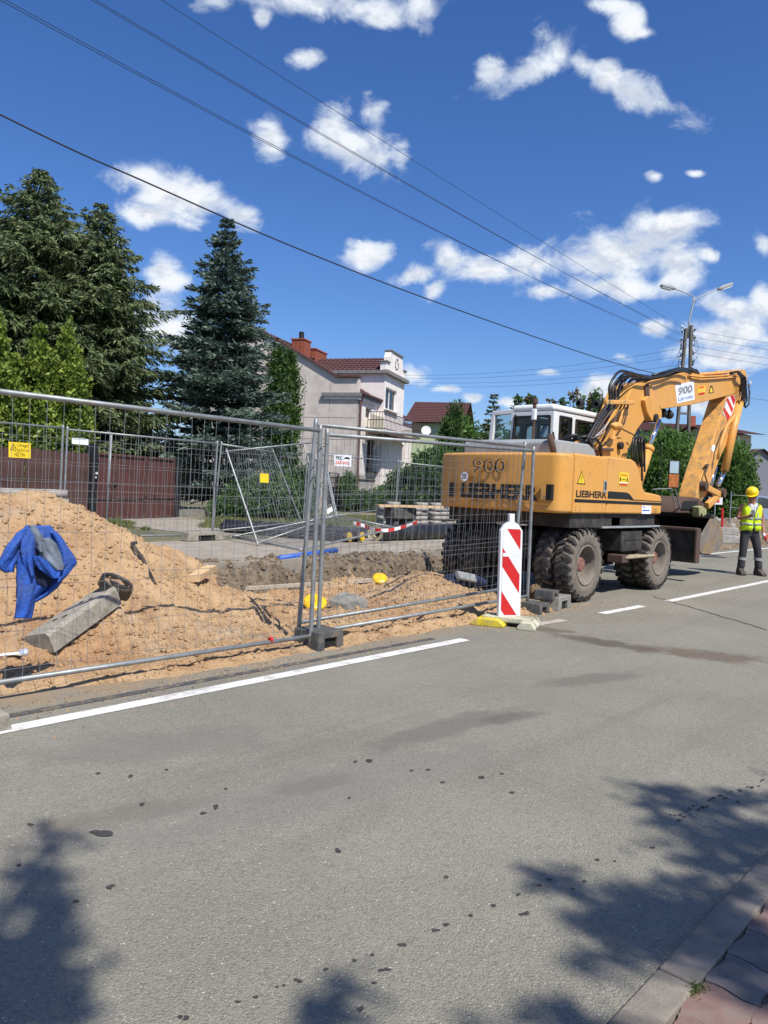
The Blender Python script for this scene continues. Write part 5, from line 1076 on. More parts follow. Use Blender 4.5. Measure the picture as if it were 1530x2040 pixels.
# barrier tape
def tape(name, label, pts, w_, th_=.002):
    pts = [Vector(p) for p in pts]; t = MB(); n = 48; sm = []
    for i in range(n+1):
        f = i/n*(len(pts)-1); k = min(int(f), len(pts)-2); f -= k
        p0, p1, p2, p3 = pts[max(k-1, 0)], pts[k], pts[k+1], pts[min(k+2, len(pts)-1)]
        sm.append(.5*((2*p1)+(p2-p0)*f+(2*p0-5*p1+4*p2-p3)*f*f+(3*p1-p0-3*p2+p3)*f**3))
    for i in range(n):
        a_, b_ = sm[i], sm[i+1]; tw = .5*math.sin(i*.25); up_ = (zv*math.cos(tw)+fv*math.sin(tw))*w_/2; up2 = (zv*math.cos(.5*math.sin((i+1)*.25))+fv*math.sin(.5*math.sin((i+1)*.25)))*w_/2
        sl = up_*.0; t.add([a_-up_, b_-up2, b_+up2, a_+up_], [(0, 1, 2, 3)], 0 if (i//4) % 2 else 1)
    return tag(t.build(name, [m_red, m_tapew]), label, 'tape')
tape('barrier_tape', 'red and white barrier tape sagging over the black pipes', [gd(704, 1042, 16.6), gd(722, 1046, 16.4), gd(744, 1055, 16.3), gd(776, 1056, 16.5), gd(805, 1049, 16.8), gd(831, 1040, 17.2)], .075)
# paving stone stacks
def stone_stack(label, x0, y0, nx, nz, z0=.25, sx=.30, sy=.26, sz=.125, grp='stacks of paving stones', seed=0, rz=0):
    t = thing('paving_stone_stack', label, 'stone stack', (x0, y0, z0), rz, grp); rr = random.Random(seed)
    bm_ = [MB().box((0, 0, 0), (sx-.012, sy, sz-.01)).build('paving_stone', m_stone, t, bevel=.01, segs=1)]; used = [False]
    MB().box((.05, sy-.08, 0), (nx*sx-.05, sy+.10, nz*sz-.16)).build('stack_core', m_stone, t)
    for k in range(nz):
        for i in range(nx):
            if k == nz-1 and rr.random() < .15: continue
            if not used[0]: o = bm_[0]; used[0] = True
            else:
                o = bpy.data.objects.new('paving_stone', bm_[0].data); COL.objects.link(o); o.parent = t
            o.location = (i*sx+rr.uniform(-.012, .012)+(sx*.5 if k % 2 and i < nx-1 and False else 0), rr.uniform(-.035, .025), k*sz); o.rotation_euler = (0, rr.uniform(-.015, .015), rr.uniform(-.05, .05))
    return t
stone_stack('stack of grey paving stones behind the thick black pipe, the one with the plank', 14.45, 13.3, 6, 7, seed=1)
stone_stack('stack of grey paving stones seen behind the excavator wheels, middle one', 16.5, 13.25, 6, 7, seed=2)
stone_stack('stack of grey paving stones directly under the excavator tail, right one', 18.6, 13.3, 7, 6, seed=3)
p = gy(-45, 1010, 10.6); stone_stack('stack of grey paving stones rising behind the big sand heap', p.x-.6, 10.6, 6, 8, z0=.27, seed=4)
a = gd(750, 1007, 18.4); b = gd(878, 1010, 19.4); pk = MB().beam(a, b, .26, .05).build('plank', m_wood, None, a); pk.location = a; tag(pk, 'pale wooden plank laid on the paving stone stack and the dark crate', 'plank')
c = gd(796, 1045, 18.9); c.z = .26; cr8 = thing('dark_crate', 'dark battered stand carrying the left end of the plank', 'crate', tuple(c))
for (dx, w_) in ((-.28, .18), (.22, .24)):
    MB().box((dx-w_/2, -.15, 0), (dx+w_/2, .15, .62)).build('leg', m_foot, cr8, bevel=.02)
MB().box((-.42, -.2, .45), (.42, .2, .74)).build('top_block', m_foot, cr8, bevel=.03)
# dark bag with reflective strip by the fence
c = hit(925, 1168)+zv*.07; t = thing('work_bag', 'dark blue bundle with a silver reflective band by the excavator wheel', 'bag', tuple(c))
def lump(name, c, r3, mat, parent, org, seed=0, n=18, ang=0):
    V = []; F = []; rr = random.Random(seed); ph = [rr.uniform(0, 6) for _ in range(6)]
    for j in range(n+1):
        for i in range(n*2):
            th_ = math.pi*j/n; a_ = math.pi*i/n; k = 1+.10*math.sin(3*a_+ph[0])*math.sin(2*th_+ph[1])+.07*math.sin(5*a_+ph[2]+4*th_)
            x, y, z = r3[0]*k*math.sin(th_)*math.cos(a_), r3[1]*k*math.sin(th_)*math.sin(a_), r3[2]*k*math.cos(th_); ca, sa = math.cos(ang), math.sin(ang); V.append((c[0]+x*ca-y*sa, c[1]+x*sa+y*ca, c[2]+z))
    for j in range(n):
        for i in range(n*2): F.append((j*n*2+i, (j+1)*n*2+i, (j+1)*n*2+(i+1) % (n*2), j*n*2+(i+1) % (n*2)))
    return MB().add(V, F).build(name, mat, parent, org, smooth=True)
m_navy = M('navy_cloth', (.012, .018, .05), .85, var=.3)
lump('bundle', c, (.30, .12, .10), m_navy, t, c, 3, ang=-.75)
MB().obox(c+Vector((-.10, -.09, .075)), rv*.12+Vector((0,0,-.02)), Vector((0, .02, .05)), Vector((0, -.03, .01))).build('reflective_band', m_strip, t, c, bevel=.01)
# blocks and boards beside the delineator
foot('black plastic fence foot stacked on the others beside the striped board', (8.62, 5.02, .14), .2, .24, .26, .12)
foot('black plastic fence foot on the road right behind the striped board', (8.28, 4.97, .0), .1, .30, .26, .13)
foot('pale concrete foot beside the rear excavator wheel', (8.86, 5.02, .0), .15, .46, .26, .17, m_concd)
c = gz(1066, 1178, .22); t = thing('rag_bundle', 'brown crumpled rag hanging behind the plastic feet', 'rag', tuple(c)); lump('rag', c, (.10, .08, .09), M('brown_rag', (.14, .09, .05), .95, var=.4, scale=20), t, c, 5)
# delineator
dl = thing('delineator', 'red and white striped traffic board on a dirty yellow base beside the fence end', 'traffic board', (7.22, 4.68, 0))
ob = Vector((7.22, 4.68, 0)); bx = (rv*.96+fv*.27).normalized(); bx = Vector((bx.x, bx.y, 0)).normalized(); by = zv; bn = bx.cross(by).normalized()   # bn faces the photographer
lean = (zv*1.0+rv*(-.02)).normalized()
zb, zt_ = .10, 1.10; cB = ob+bx*.0
out = [(-.135, 0), (.135, 0), (.135, .97), (.085, 1.04), (.033, 1.07), (.033, 1.16), (-.033, 1.16), (-.033, 1.07), (-.085, 1.04), (-.135, .97)]
MB().prism(out, cB+zv*zb, bx, lean, bn, -.03, .03).build('board', m_wpl, dl, ob, bevel=.008)
face = MB(); w2 = .108; H_ = .97; z0 = zb+.02
def clip(poly, f):   # keep f(p) >= 0
    o_ = []
    for i in range(len(poly)):
        p, q = poly[i], poly[(i+1) % len(poly)]; a_, b_ = f(p), f(q)
        if a_ >= 0: o_.append(p)
        if (a_ >= 0) != (b_ >= 0): t_ = a_/(a_-b_); o_.append((p[0]+(q[0]-p[0])*t_, p[1]+(q[1]-p[1])*t_))
    return o_
rect = [(-w2, 0), (w2, 0), (w2, H_), (-w2, H_)]
per = .49; sl = 1.4
for k in range(-2, 8):
    lo = .363+.03+per*(k-3); hi = lo+.215
    g_ = lambda p: p[1]+sl*p[0]
    for (a_, b_, mi) in ((lo, hi, 0), (hi, lo+per, 1)):
        pl = clip(clip(rect, lambda p: g_(p)-a_), lambda p: b_-g_(p))
        if len(pl) > 2: face.add([cB+bx*x+lean*z+zv*z0+bn*.034 for x, z in pl], [tuple(range(len(pl)))], mi)
face.build('striped_face', [m_red, m_wht], dl, ob)
MB().add([cB+bx*x+lean*z+bn*.036 for x, z in ((-.10, .78), (-.04, .78), (-.04, .82), (-.10, .82))], [(0, 1, 2, 3)]).build('label', m_label, dl, ob)
MB().obox(cB+zv*.085, bx*.12, zv*.045, bn*.02).build('stem', m_under, dl, ob)
bA = (rv*.82-fv*.30).normalized(); bB = Vector((-bA.y, bA.x, 0))
bs = thing('rubber_base', 'dirty yellow and cream rubber base under the striped traffic board', 'base', tuple(ob+bA*-.02-bB*.0))
o2 = ob-zv*.0
for sx_, hw in ((-.17, .13), (.22, .08)):
    pr = [(-.28, 0), (.28, 0), (.28, .035), (.22, .09), (-.22, .09), (-.28, .035)]
# long axis along the sight line's left-right, two sloping feet joined by a bridge
for (off, w_, col) in ((-.19, .19, m_ybase), (.24, .10, m_cream)):
    pf = [(-w_, 0), (w_, 0), (w_, .03), (w_*.55, .085), (-w_*.55, .085), (-w_, .03)]
    MB().prism(pf, o2+bA*off, bA, zv, bB, -.24, .24).build('foot_block', col, bs, ob+bA*-.02, bevel=.01)
MB().obox(o2+zv*.075, bA*.27, bB*.12, zv*.03).build('bridge', m_cream, bs, ob+bA*-.02, bevel=.01)

# ================================================================== EXCAVATOR
XO = Vector((10.9, 6.15, 0)); EX = thing('excavator', 'yellow wheeled excavator with white cab, its boom reaching right over the bucket', 'excavator', tuple(XO))
def eb(mb, name, mat, parent=None, **k): return mb.build(name, mat, parent or EX, XO, **k)
YS = 5.05
# counterweight, rounded in plan
plan = [(9.24, YS)]+[(8.87+.14*(1-math.cos(a_))*1.0, YS+.14-.14*math.sin(a_)) for a_ in np.linspace(math.pi/2*1.0, 0, 6)]+[(8.83, 5.6), (8.81, 6.15), (8.87, 6.7), (8.97, 7.05), (9.07, 7.2), (9.24, 7.25)]
plan[1:7] = [(8.88+.16-.16*math.sin(a_), YS+.16-.16*math.cos(a_)) for a_ in np.linspace(0, math.pi/2, 6)]
cw = eb(MB().prism(plan, (0, 0, 0), FX, FY, (0, 0, 1), 1.25, 2.055), 'counterweight', m_yel, bevel=.045, segs=3)
nb = Vector((-1, 0, 0))
bw = lambda Y, z, d=.0: Vector((8.81+.03*abs(Y-6.15)**2*.9-.004-d, Y, z))
# moulded lettering and number on the back, hole, speed disc
def backtext(s, y_hi, y_lo, z0, hgt_, mat, d, name, bold=0, sh=0): return txt(s, name, mat, (8.845-.04-d, y_hi, z0), (0, -1, 0), (0, 0, 1), y_hi-y_lo, hgt_, .0, EX, XO, bold, sh)
backtext('LIEBHERR', 6.62, 5.32, 1.40, .21, m_black, .012, 'lettering', .055)
eb(MB().box((8.80, 6.78, 1.40), (8.845, 6.84, 1.61)), 'lettering_recess', m_black)
backtext('900', 6.43, 5.86, 1.76, .20, m_black, .010, 'number', .03); backtext('900', 6.405, 5.85, 1.768, .185, m_yelw, .014, 'number', -.004)
dsc = MB().lathe([(0, .001), (0, .068)], (8.79, 6.56, 1.70), (-1, 0, 0), 24); eb(dsc, 'speed_disc', m_label); backtext('20', 6.60, 5.0+1.52, 1.665, .075, m_black, .03, 'speed_number', .02)
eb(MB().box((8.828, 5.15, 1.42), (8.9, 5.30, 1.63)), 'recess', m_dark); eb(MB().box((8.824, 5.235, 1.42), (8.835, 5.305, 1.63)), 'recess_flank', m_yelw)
eb(MB().box((8.815, 5.19, 1.36), (8.83, 6.9, 1.367)), 'moulding_line', m_yelw)
# side doors
sd_ = eb(MB().box((9.255, YS, 1.25), (10.225, YS+.5, 2.07)), 'side_door', m_yel, bevel=.03)
pf = [(10.24, 1.25), (12.20, 1.25), (12.20, 1.50), (12.13, 1.56), (11.55, 1.60), (11.46, 1.66), (11.26, 1.97), (11.13, 2.055), (11.0, 2.085), (10.24, 2.085)]
eb(MB().prism(pf, (0, YS+.002, 0), FX, (0, 0, 1), FY, 0, .55), 'front_cover', m_yel, bevel=.03)
eb(MB().box((9.25, YS+.55, 1.25), (10.6, 7.22, 2.03)), 'engine_housing', m_yel, bevel=.03)
eb(MB().box((10.601, 5.62, 1.25), (12.0, 7.2, 1.42)), 'deck', m_under)
eb(MB().box((9.3, 5.12, 1.05), (12.1, 7.2, 1.245)), 'under_frame', m_under)
dz_ = YS-.001
def sidepoly(name, pts, mat, off=.003, parent=None):
    mb = MB().prism(pts, (0, YS, 0), FX, (0, 0, 1), FY, -off, .0); return eb(mb, name, mat, parent)
txt('LIEBHERR', 'lettering', m_black, (9.31, YS, 1.475), (1, 0, 0), (0, 0, 1), .90, .095, .003, EX, XO, .03)
sidepoly('stripe', [(9.28, 1.405), (12.19, 1.395), (12.19, 1.435), (9.28, 1.45)], m_black)
sidepoly('stripe', [(10.26, 1.475), (11.12, 1.47), (10.98, 1.55), (10.86, 1.575), (10.26, 1.58)], m_black)
sidepoly('stripe', [(11.0, 1.462), (12.19, 1.452), (12.19, 1.462), (11.0, 1.474)], m_black)
tri = sidepoly('warning_triangle', [(9.32, 1.655), (9.56, 1.655), (9.44, 1.84)], m_black, .003); eb(MB().prism([(9.345, 1.668), (9.535, 1.668), (9.44, 1.818)], (0, YS, 0), FX, (0, 0, 1), FY, -.005, -.003), 'warning_face', m_sign)
eb(MB().box((9.433, YS-.007, 1.705), (9.447, YS-.005, 1.78)).box((9.433, YS-.007, 1.68), (9.447, YS-.005, 1.695)), 'exclamation_mark', m_black)
eb(MB().box((10.10, YS-.008, 1.555), (10.20, YS, 1.73)), 'door_latch', m_grey, bevel=.004); eb(MB().box((10.125, YS-.012, 1.60), (10.175, YS-.008, 1.71)), 'latch_recess', m_under)
def sticker(x0, x1, z0, z1, Y=YS):
    o = eb(MB().box((x0, Y-.003, z0), (x1, Y, z1)), 'warning_sticker', m_sign); w_ = x1-x0; h_ = z1-z0
    eb(MB().box((x0+.05*w_, Y-.0045, z0+.04*h_), (x1-.05*w_, Y-.003, z0+.17*h_)), 'red_band', m_red, o); eb(MB().box((x0+.05*w_, Y-.0045, z0+.20*h_), (x1-.05*w_, Y-.003, z0+.27*h_)), 'white_band', m_label, o)
    txt('UWAGA!', 'lettering', m_red, (x0+.12*w_, Y, z0+.74*h_), (1, 0, 0), (0, 0, 1), .76*w_, .14*h_, .0045, o, XO, .02)
    eb(MB().box((x0+.08*w_, Y-.0045, z0+.34*h_), (x0+.2*w_, Y-.003, z0+.62*h_)).box((x1-.2*w_, Y-.0045, z0+.34*h_), (x1-.08*w_, Y-.003, z0+.62*h_)).box((x0+.3*w_, Y-.0045, z0+.45*h_), (x1-.3*w_, Y-.003, z0+.5*h_)), 'pictogram', m_black, o)
    return o
sticker(10.58, 10.90, 1.67, 1.87)
wl_ = eb(MB().box((11.43, YS-.003, 1.255), (11.78, YS, 1.385)), 'maker_plate', m_label); txt('Vertrieb', 'lettering', m_blue, (11.47, YS, 1.315), (1, 0, 0), (0, 0, 1), .26, .035, .005, wl_, XO) if False else eb(MB().box((11.46, YS-.005, 1.30), (11.72, YS-.003, 1.318)).box((11.46, YS-.005, 1.355), (11.55, YS-.003, 1.368)), 'plate_print', m_blue, wl_)
for (x, z) in ((9.3, 1.33), (9.42, 1.33), (9.3, 1.30), (9.42, 1.30), (11.9, 1.32), (11.9, 1.29)): pass
eb(MB().box((9.30, YS-.003, 1.295), (9.33, YS, 1.30)).box((9.42, YS-.003, 1.295), (9.45, YS, 1.30)).box((9.30, YS-.003, 1.335), (9.33, YS, 1.34)).box((9.42, YS-.003, 1.335), (9.45, YS, 1.34)).box((11.88, YS-.003, 1.29), (12.02, YS, 1.294)).box((11.88, YS-.003, 1.325), (12.02, YS, 1.329)), 'rivet_marks', m_under)
# top: grey hood, hoses, exhaust
hp_ = [(9.22, 2.04), (10.62, 2.04), (10.50, 2.20), (10.32, 2.27), (9.30, 2.27), (9.22, 2.22)]
eb(MB().prism(hp_, (0, 5.42, 0), FX, (0, 0, 1), FY, 0, 1.5), 'hood_cover', m_grey, bevel=.03)
eb(MB().tube([(9.28, 5.40, 2.04), (9.25, 5.42, 2.18), (9.22, 5.45, 2.33)], .045, 12), 'exhaust_stub', m_rust, smooth=True)
pc = gy(1065, 812, 6.2); eb(MB().tube([(pc.x, pc.y, 2.2), (pc.x, pc.y, pc.z)], .02, 10).tube([(pc.x, pc.y, pc.z), (pc.x, pc.y, pc.z+.07)], .028, 10).tube([(pc.x, pc.y, pc.z+.07), (pc.x, pc.y, pc.z+.14)], .045, 12), 'exhaust_pipe', m_rust)
eb(MB().box((pc.x-.035, pc.y-.035, pc.z-.19), (pc.x+.03, pc.y+.035, pc.z-.02)), 'exhaust_shield', m_wpl, bevel=.015)
for k in range(7):
    x = 10.05+k*.10; y = 5.55+.05*(k % 3); eb(MB().tube([(x, y+.3, 2.22), (x+.02, y+.15, 2.36), (x+.1, y, 2.40), (x+.25, y-.02, 2.30), (x+.33, y, 2.10)], .022, 7), 'hose', m_hose, smooth=True)
# cab
CX0, CX1, CY0, CY1, CZ = 10.72, 12.28, 6.28, 7.08, 2.96
def panel(name, o, ax, no, w_, z0, z1, holes, th=.05):
    mb = wall(name, EX, m_white, Vector(o)-XO, ax, no, w_, z0, z1, holes, th); return mb
rh = [(.19, .56, 1.8, 2.77), (.72, 1.46, 1.8, 2.76)]
panel('cab_side', (CX0, CY0, 0), (1, 0, 0), (0, -1, 0), CX1-CX0, 1.42, 2.84, rh)
panel('cab_back', (CX0, CY1, 0), (0, -1, 0), (-1, 0, 0), CY1-CY0, 1.42, 2.84, [(.07, .74, 1.8, 2.76)])
panel('cab_side', (CX1, CY1, 0), (-1, 0, 0), (0, 1, 0), CX1-CX0, 1.42, 2.84, [(.06, .70, 1.5, 2.76), (.84, 1.48, 1.8, 2.76)])
panel('cab_front', (CX1, CY0, 0), (0, 1, 0), (1, 0, 0), CY1-CY0, 1.42, 2.84, [(.06, .74, 1.55, 2.78)])
eb(MB().box((CX0-.0, CY0, 2.841), (CX1+.06, CY1, CZ)), 'cab_roof', m_white, bevel=.05, segs=3)
for (o_, ax_, no_, hs_) in (((CX0, CY0, 0), (1, 0, 0), (0, -1, 0), rh), ((CX0, CY1, 0), (0, -1, 0), (-1, 0, 0), [(.07, .74, 1.8, 2.76)]), ((CX1, CY1, 0), (-1, 0, 0), (0, 1, 0), [(.06, .70, 1.5, 2.76), (.84, 1.48, 1.8, 2.76)]), ((CX1, CY0, 0), (0, 1, 0), (1, 0, 0), [(.06, .74, 1.55, 2.78)])):
    o_, ax_, no_ = Vector(o_), Vector(ax_), Vector(no_)
    for (a0, a1, b0, b1) in hs_:
        sm = MB(); P = lambda a, z, d=-.004: o_+ax_*a+zv*z-no_*d
        for (p, q) in (((a0, b0), (a1, b0)), ((a1, b0), (a1, b1)), ((a1, b1), (a0, b1)), ((a0, b1), (a0, b0))): sm.beam(P(*p), P(*q), .03, .04, up=tuple(no_))
        w0 = eb(sm, 'window_seal', m_seal); eb(MB().add([P(a0, b0, .02), P(a1, b0, .02), P(a1, b1, .02), P(a0, b1, .02)], [(0, 1, 2, 3)]), 'pane', m_glass, w0)
# seat and column inside the cab
eb(MB().box((11.15, 6.45, 1.75), (11.6, 6.9, 1.9)).box((11.1, 6.47, 1.85), (11.22, 6.88, 2.45)), 'seat', m_seal, bevel=.03); eb(MB().tube([(11.95, 6.68, 1.5), (11.8, 6.68, 2.1)], .03, 8), 'steering_column', m_seal)
# open cab door seen beyond the back window
dr0 = MB(); dq = [gx(980, 905, 10.9), gx(1030, 905, 10.9), gx(1030, 822, 10.9), gx(1000, 820, 10.9)]; hy0, hy1 = 7.12, 7.55
for (p, q, w_) in (((11.0, 7.72, 1.5), (11.0, 7.62, 2.84), .08), ((11.0, 7.64, 2.87), (11.0, 7.16, 2.89), .08), ((11.0, 7.18, 2.87), (10.98, 7.14, 1.5), .05), ((11.0, 7.16, 1.75), (11.0, 7.70, 1.75), .08)): dr0.beam(p, q, w_, w_)
dd0 = eb(dr0, 'open_door', m_white, bevel=.01); eb(MB().add([(11.0, 7.18, 1.78), (11.0, 7.68, 1.78), (11.0, 7.61, 2.84), (11.0, 7.19, 2.86)], [(0, 1, 2, 3)]), 'door_pane', m_glass, dd0)
eb(MB().tube([(10.74, 7.02, 1.9), (10.70, 7.04, 2.3), (10.72, 7.0, 2.8)], .018, 6), 'door_hose', m_hose); eb(MB().tube([(CX0-.01, CY0-.01, 2.5), (CX0+.04, CY0-.02, 2.35)], .014, 6), 'handle', m_seal)
lmp = gy(1193, 806, 6.4); eb(MB().lathe([(-.05, .04), (-.03, .085), (.05, .085), (.05, .001)], (lmp.x-.05, lmp.y, lmp.z), (1, 0, 0), 14), 'work_lamp', m_seal); eb(MB().lathe([(-.05, .04), (-.03, .07), (.05, .07), (.05, .001)], (lmp.x-.5, lmp.y+.1, lmp.z-.03), (1, 0, 0), 14), 'work_lamp', m_seal)

# boom
YB0, YB1 = 5.72, 6.14
def bp(pts, Y=5.72): return [((lambda v: (v.x, v.z))(gy(x, y, Y))) for x, y in pts]
def plateY(name, pts, y0, y1, mat, parent=None, bevel=.015, Y=None):
    return eb(MB().prism(bp(pts, y0 if Y is None else Y), (0, 0, 0), FX, (0, 0, 1), FY, y0, y1), name, mat, parent, bevel=bevel)
lb_ = plateY('lower_boom', [(1213, 893), (1222, 868), (1240, 820), (1256, 778), (1268, 764), (1286, 760), (1300, 768), (1302, 788), (1292, 815), (1283, 838), (1270, 855), (1262, 872), (1254, 892), (1238, 903), (1222, 902)], YB0, YB1, m_yel)
plateY('pivot_bracket', [(1190, 912), (1212, 880), (1228, 869), (1242, 873), (1252, 890), (1248, 920), (1236, 950), (1200, 950)], YB0-.10, YB0-.03, m_yel); plateY('pivot_bracket', [(1190, 912), (1212, 880), (1228, 869), (1242, 873), (1252, 890), (1248, 920), (1236, 950), (1200, 950)], YB1+.03, YB1+.10, m_yel, Y=YB0-.1)
c = gy(1232, 888, YB0-.1); eb(MB().lathe([(-.05, .001), (-.05, .06), (.8, .06), (.8, .001)], (c.x, YB0-.12, c.z), (0, 1, 0), 18), 'pivot_pin', m_under)
plateY('knuckle_lug', [(1284, 797), (1292, 789), (1304, 791), (1319, 818), (1319, 832), (1311, 841), (1299, 838), (1290, 822)], YB0-.07, YB1+.07, m_yel)
c = gy(1307, 833, YB0-.09); eb(MB().lathe([(-.03, .001), (-.03, .075), (.0, .075), (.6, .07), (.6, .001)], (c.x, YB0-.08, c.z), (0, 1, 0), 16), 'knuckle_pin', m_under)
ub_ = plateY('upper_boom', [(1272, 775), (1284, 765), (1300, 757), (1330, 751), (1360, 742), (1380, 743), (1415, 750), (1445, 752), (1474, 755), (1476, 775), (1466, 784), (1440, 791), (1405, 800), (1370, 808), (1340, 812), (1318, 815), (1306, 800), (1296, 790), (1280, 790)], YB0+.03, YB1-.03, m_yel)
eb(MB().obox(gy(1289, 783, YB0-.015), Vector((.075, 0, .04)), Vector((-.05, 0, .15)), Vector((0, .02, 0))), 'pin_cover', m_rust, bevel=.03)
# boom cylinder (chrome rod)
for yy in (YB0-.18, YB1+.18):
    a_ = gy(1304, 838, YB0-.1); b_ = gy(1283, 893, YB0-.1); c_ = gy(1268, 942, YB0-.1); a_, b_, c_ = [Vector((q.x, yy, q.z)) for q in (a_, b_, c_)]
    eb(MB().tube([a_, b_], .045, 14), 'piston_rod', m_chrome, smooth=True); eb(MB().tube([b_+(b_-a_)*-.03, b_+(b_-a_)*.1], .10, 16).tube([b_, c_+(c_-b_)*.6], .085, 16), 'cylinder', m_yel, smooth=True)
hb = MB()
for k in range(3): q0_ = gy(1262+k*4, 945, YB0-.3); hb.tube([q0_, gy(1258+k*5, 900, YB0-.3), gy(1262+k*6, 872, YB0-.3), gy(1270+k*6, 870, YB0-.3), gy(1276+k*4, 930, YB0-.3)], .018, 6)
eb(hb, 'hose', m_hose, smooth=True)
# stickers and number plate on the boom
Yb = YB0+.03
def onboom(tl, tr_, br_, bl, mat, name, off=.003, parent=None):
    q = [gy(*p, Yb-off) for p in (bl, br_, tr_, tl)]; return eb(MB().add(q, [(0, 1, 2, 3)]), name, mat, parent)
np_ = onboom((1345, 768), (1382, 758), (1384, 796), (1349, 804), m_label, 'number_plate')
o_ = gy(1349, 804, Yb-.004); axx = gy(1384, 796, Yb-.004)-o_; ayy = gy(1345, 768, Yb-.004)-o_; axn = axx.normalized()
txt('900', 'number', m_black, o_+axx*.08+ayy*.42, axx, zv, axx.length*.82, ayy.length*.46, .002, np_, XO, .03); txt('900', 'number', m_label, o_+axx*.095+ayy*.435, axx, zv, axx.length*.79, ayy.length*.43, .004, np_, XO, -.022)
txt('Litronic', 'lettering', m_blue, o_+axx*.08+ayy*.12, axx, zv, axx.length*.84, ayy.length*.2, .002, np_, XO, .0)
st_ = onboom((1391, 769), (1405, 768), (1405, 787), (1391, 790), m_sign, 'warning_sticker'); onboom((1392, 783), (1404, 781), (1404, 786), (1392, 788), m_red, 'red_band', .005, st_); onboom((1393, 770), (1403, 769), (1403, 773), (1393, 774), m_orange, 'orange_band', .005, st_); onboom((1395, 776), (1401, 775), (1401, 780), (1395, 781), m_lamp, 'pictogram', .005, st_)
onboom((1415, 769), (1419, 768), (1422, 782), (1412, 784), m_black, 'warning_triangle'); onboom((1416, 772), (1418, 772), (1420, 781), (1414, 782), m_sign, 'warning_face', .005)
# stick
YS0, YS1 = YB0+.04, YB1-.02
sk = plateY('stick', [(1447, 792), (1456, 760), (1463, 741), (1470, 736), (1484, 736), (1489, 748), (1487, 766), (1480, 792), (1470, 830), (1460, 862), (1438, 905), (1421, 948), (1408, 985), (1396, 1000), (1386, 996), (1388, 980), (1400, 940), (1418, 885), (1432, 840)], YS0, YS1, m_yelw)
c = gy(1474, 772, YS0); eb(MB().lathe([(-.05, .001), (-.05, .09), (.5, .09), (.5, .001)], (c.x, YS0-.03, c.z), (0, 1, 0), 16), 'stick_pin', m_under)
rs_ = [(1446, 797), (1462, 788), (1466, 796), (1452, 838), (1438, 822)]
# red-white marking on the stick side
def onstick(pts, mat, name, off=.004): return eb(MB().add([gy(*p, YS0-off) for p in pts][::-1], [tuple(range(len(pts)))]), name, mat)
onstick([(1449, 792), (1462, 787), (1466, 798), (1461, 820), (1450, 839), (1440, 822)], m_wht, 'hazard_marking')
for (p1, p2, p3, p4) in (((1455, 789), (1461, 787), (1465, 797), (1462, 808)), ((1447, 797), (1450, 792), (1461, 815), (1458, 823)), ((1441, 818), (1443, 811), (1455, 830), (1450, 839))): onstick([p1, p2, p3, p4], m_red, 'hazard_stripe', .006)
onstick([(1420, 886), (1424, 886), (1426, 891), (1422, 900), (1418, 899), (1417, 892)], m_label, 'round_label')
# stick cylinder lying on top of the boom
a_ = gy(1478, 746, YB0+.2); b_ = gy(1424, 748, YB0+.2); c_ = gy(1398, 750, YB0+.2)
eb(MB().tube([a_, b_], .035, 12), 'piston_rod', m_chrome, smooth=True); eb(MB().tube([b_+(b_-a_)*-.12, c_+(c_-b_)*.6], .085, 16).tube([b_+(b_-a_)*-.14, b_+(b_-a_)*-.05], .10, 16), 'cylinder', m_yel, smooth=True)
for k, (y_, z_) in enumerate(((752, 0), (757, .0), (747, .1))):
    eb(MB().tube([gy(1372+k*5, y_-4, YB0-.0+z_), gy(1395, y_-1, YB0-.0+z_), gy(1430, y_-3, YB0-.0+z_), gy(1455, y_-5, YB0+z_), gy(1470, y_-7, YB0+z_)], .018, 7), 'steel_pipe', m_yel, smooth=True)
for k in range(4):
    x = 1466+k*3; eb(MB().tube([gy(1455, 742+k, YB0-.02), gy(1468+k, 740, YB0-.08), gy(1476+k*3, 752, YB0-.1), gy(1479+k*3, 785+k*4, YB0-.1), gy(1476+k*2, 800+k*3, YB0-.08)], .019, 7), 'hose', m_hose, smooth=True)
eb(MB().tube([gy(1491, 765, YB0-.05), gy(1493, 780, YB0-.1), gy(1492, 805, YB0-.1), gy(1485, 812, YB0-.1), gy(1481, 800, YB0-.1)], .019, 7), 'hose', m_hose, smooth=True)
eb(MB().lathe([(-.03, .05), (-.03, .06), (.03, .06), (.03, .05)], gy(1491, 763, YB0-.05), (1, 0, 0), 10), 'hose_coupling', m_wpl)
# bucket cylinder along the stick back
a_ = gy(1462, 850, YS0-.06); b_ = gy(1444, 938, YS0-.06); c_ = gy(1430, 968, YS0-.06)
eb(MB().tube([gy(1474, 800, YS0-.06), a_, b_], .085, 16), 'bucket_cylinder', m_yel, smooth=True); eb(MB().tube([gy(1425, 930, YS0+.15), gy(1413, 975, YS0+.15)], .055, 12).tube([b_, c_], .05, 12), 'piston_rod', m_chrome, smooth=True)
eb(MB().tube([gy(1470, 818, YS0-.12), gy(1462, 830, YS0-.12), gy(1447, 850, YS0-.12), gy(1436, 880, YS0-.12), gy(1430, 915, YS0-.12)], .03, 10), 'steel_pipe', m_yel, smooth=True)
eb(MB().tube([gy(1412, 925, YS0-.05), gy(1404, 945, YS0-.07), gy(1410, 965, YS0-.05)], .014, 6), 'hose', m_rust); eb(MB().lathe([(0, .001), (0, .05), (.04, .05)], gy(1409, 929, YS0-.06), (0, 1, 0), 10), 'pipe_clamp', m_rust)
lk = MB(); lk.beam(gy(1402, 968, YS0-.08), gy(1434, 985, YS0-.08), .06, .13, up=(0, 0, 1)).beam(gy(1432, 985, YS0-.05), gy(1408, 1008, YS0-.05), .10, .15)
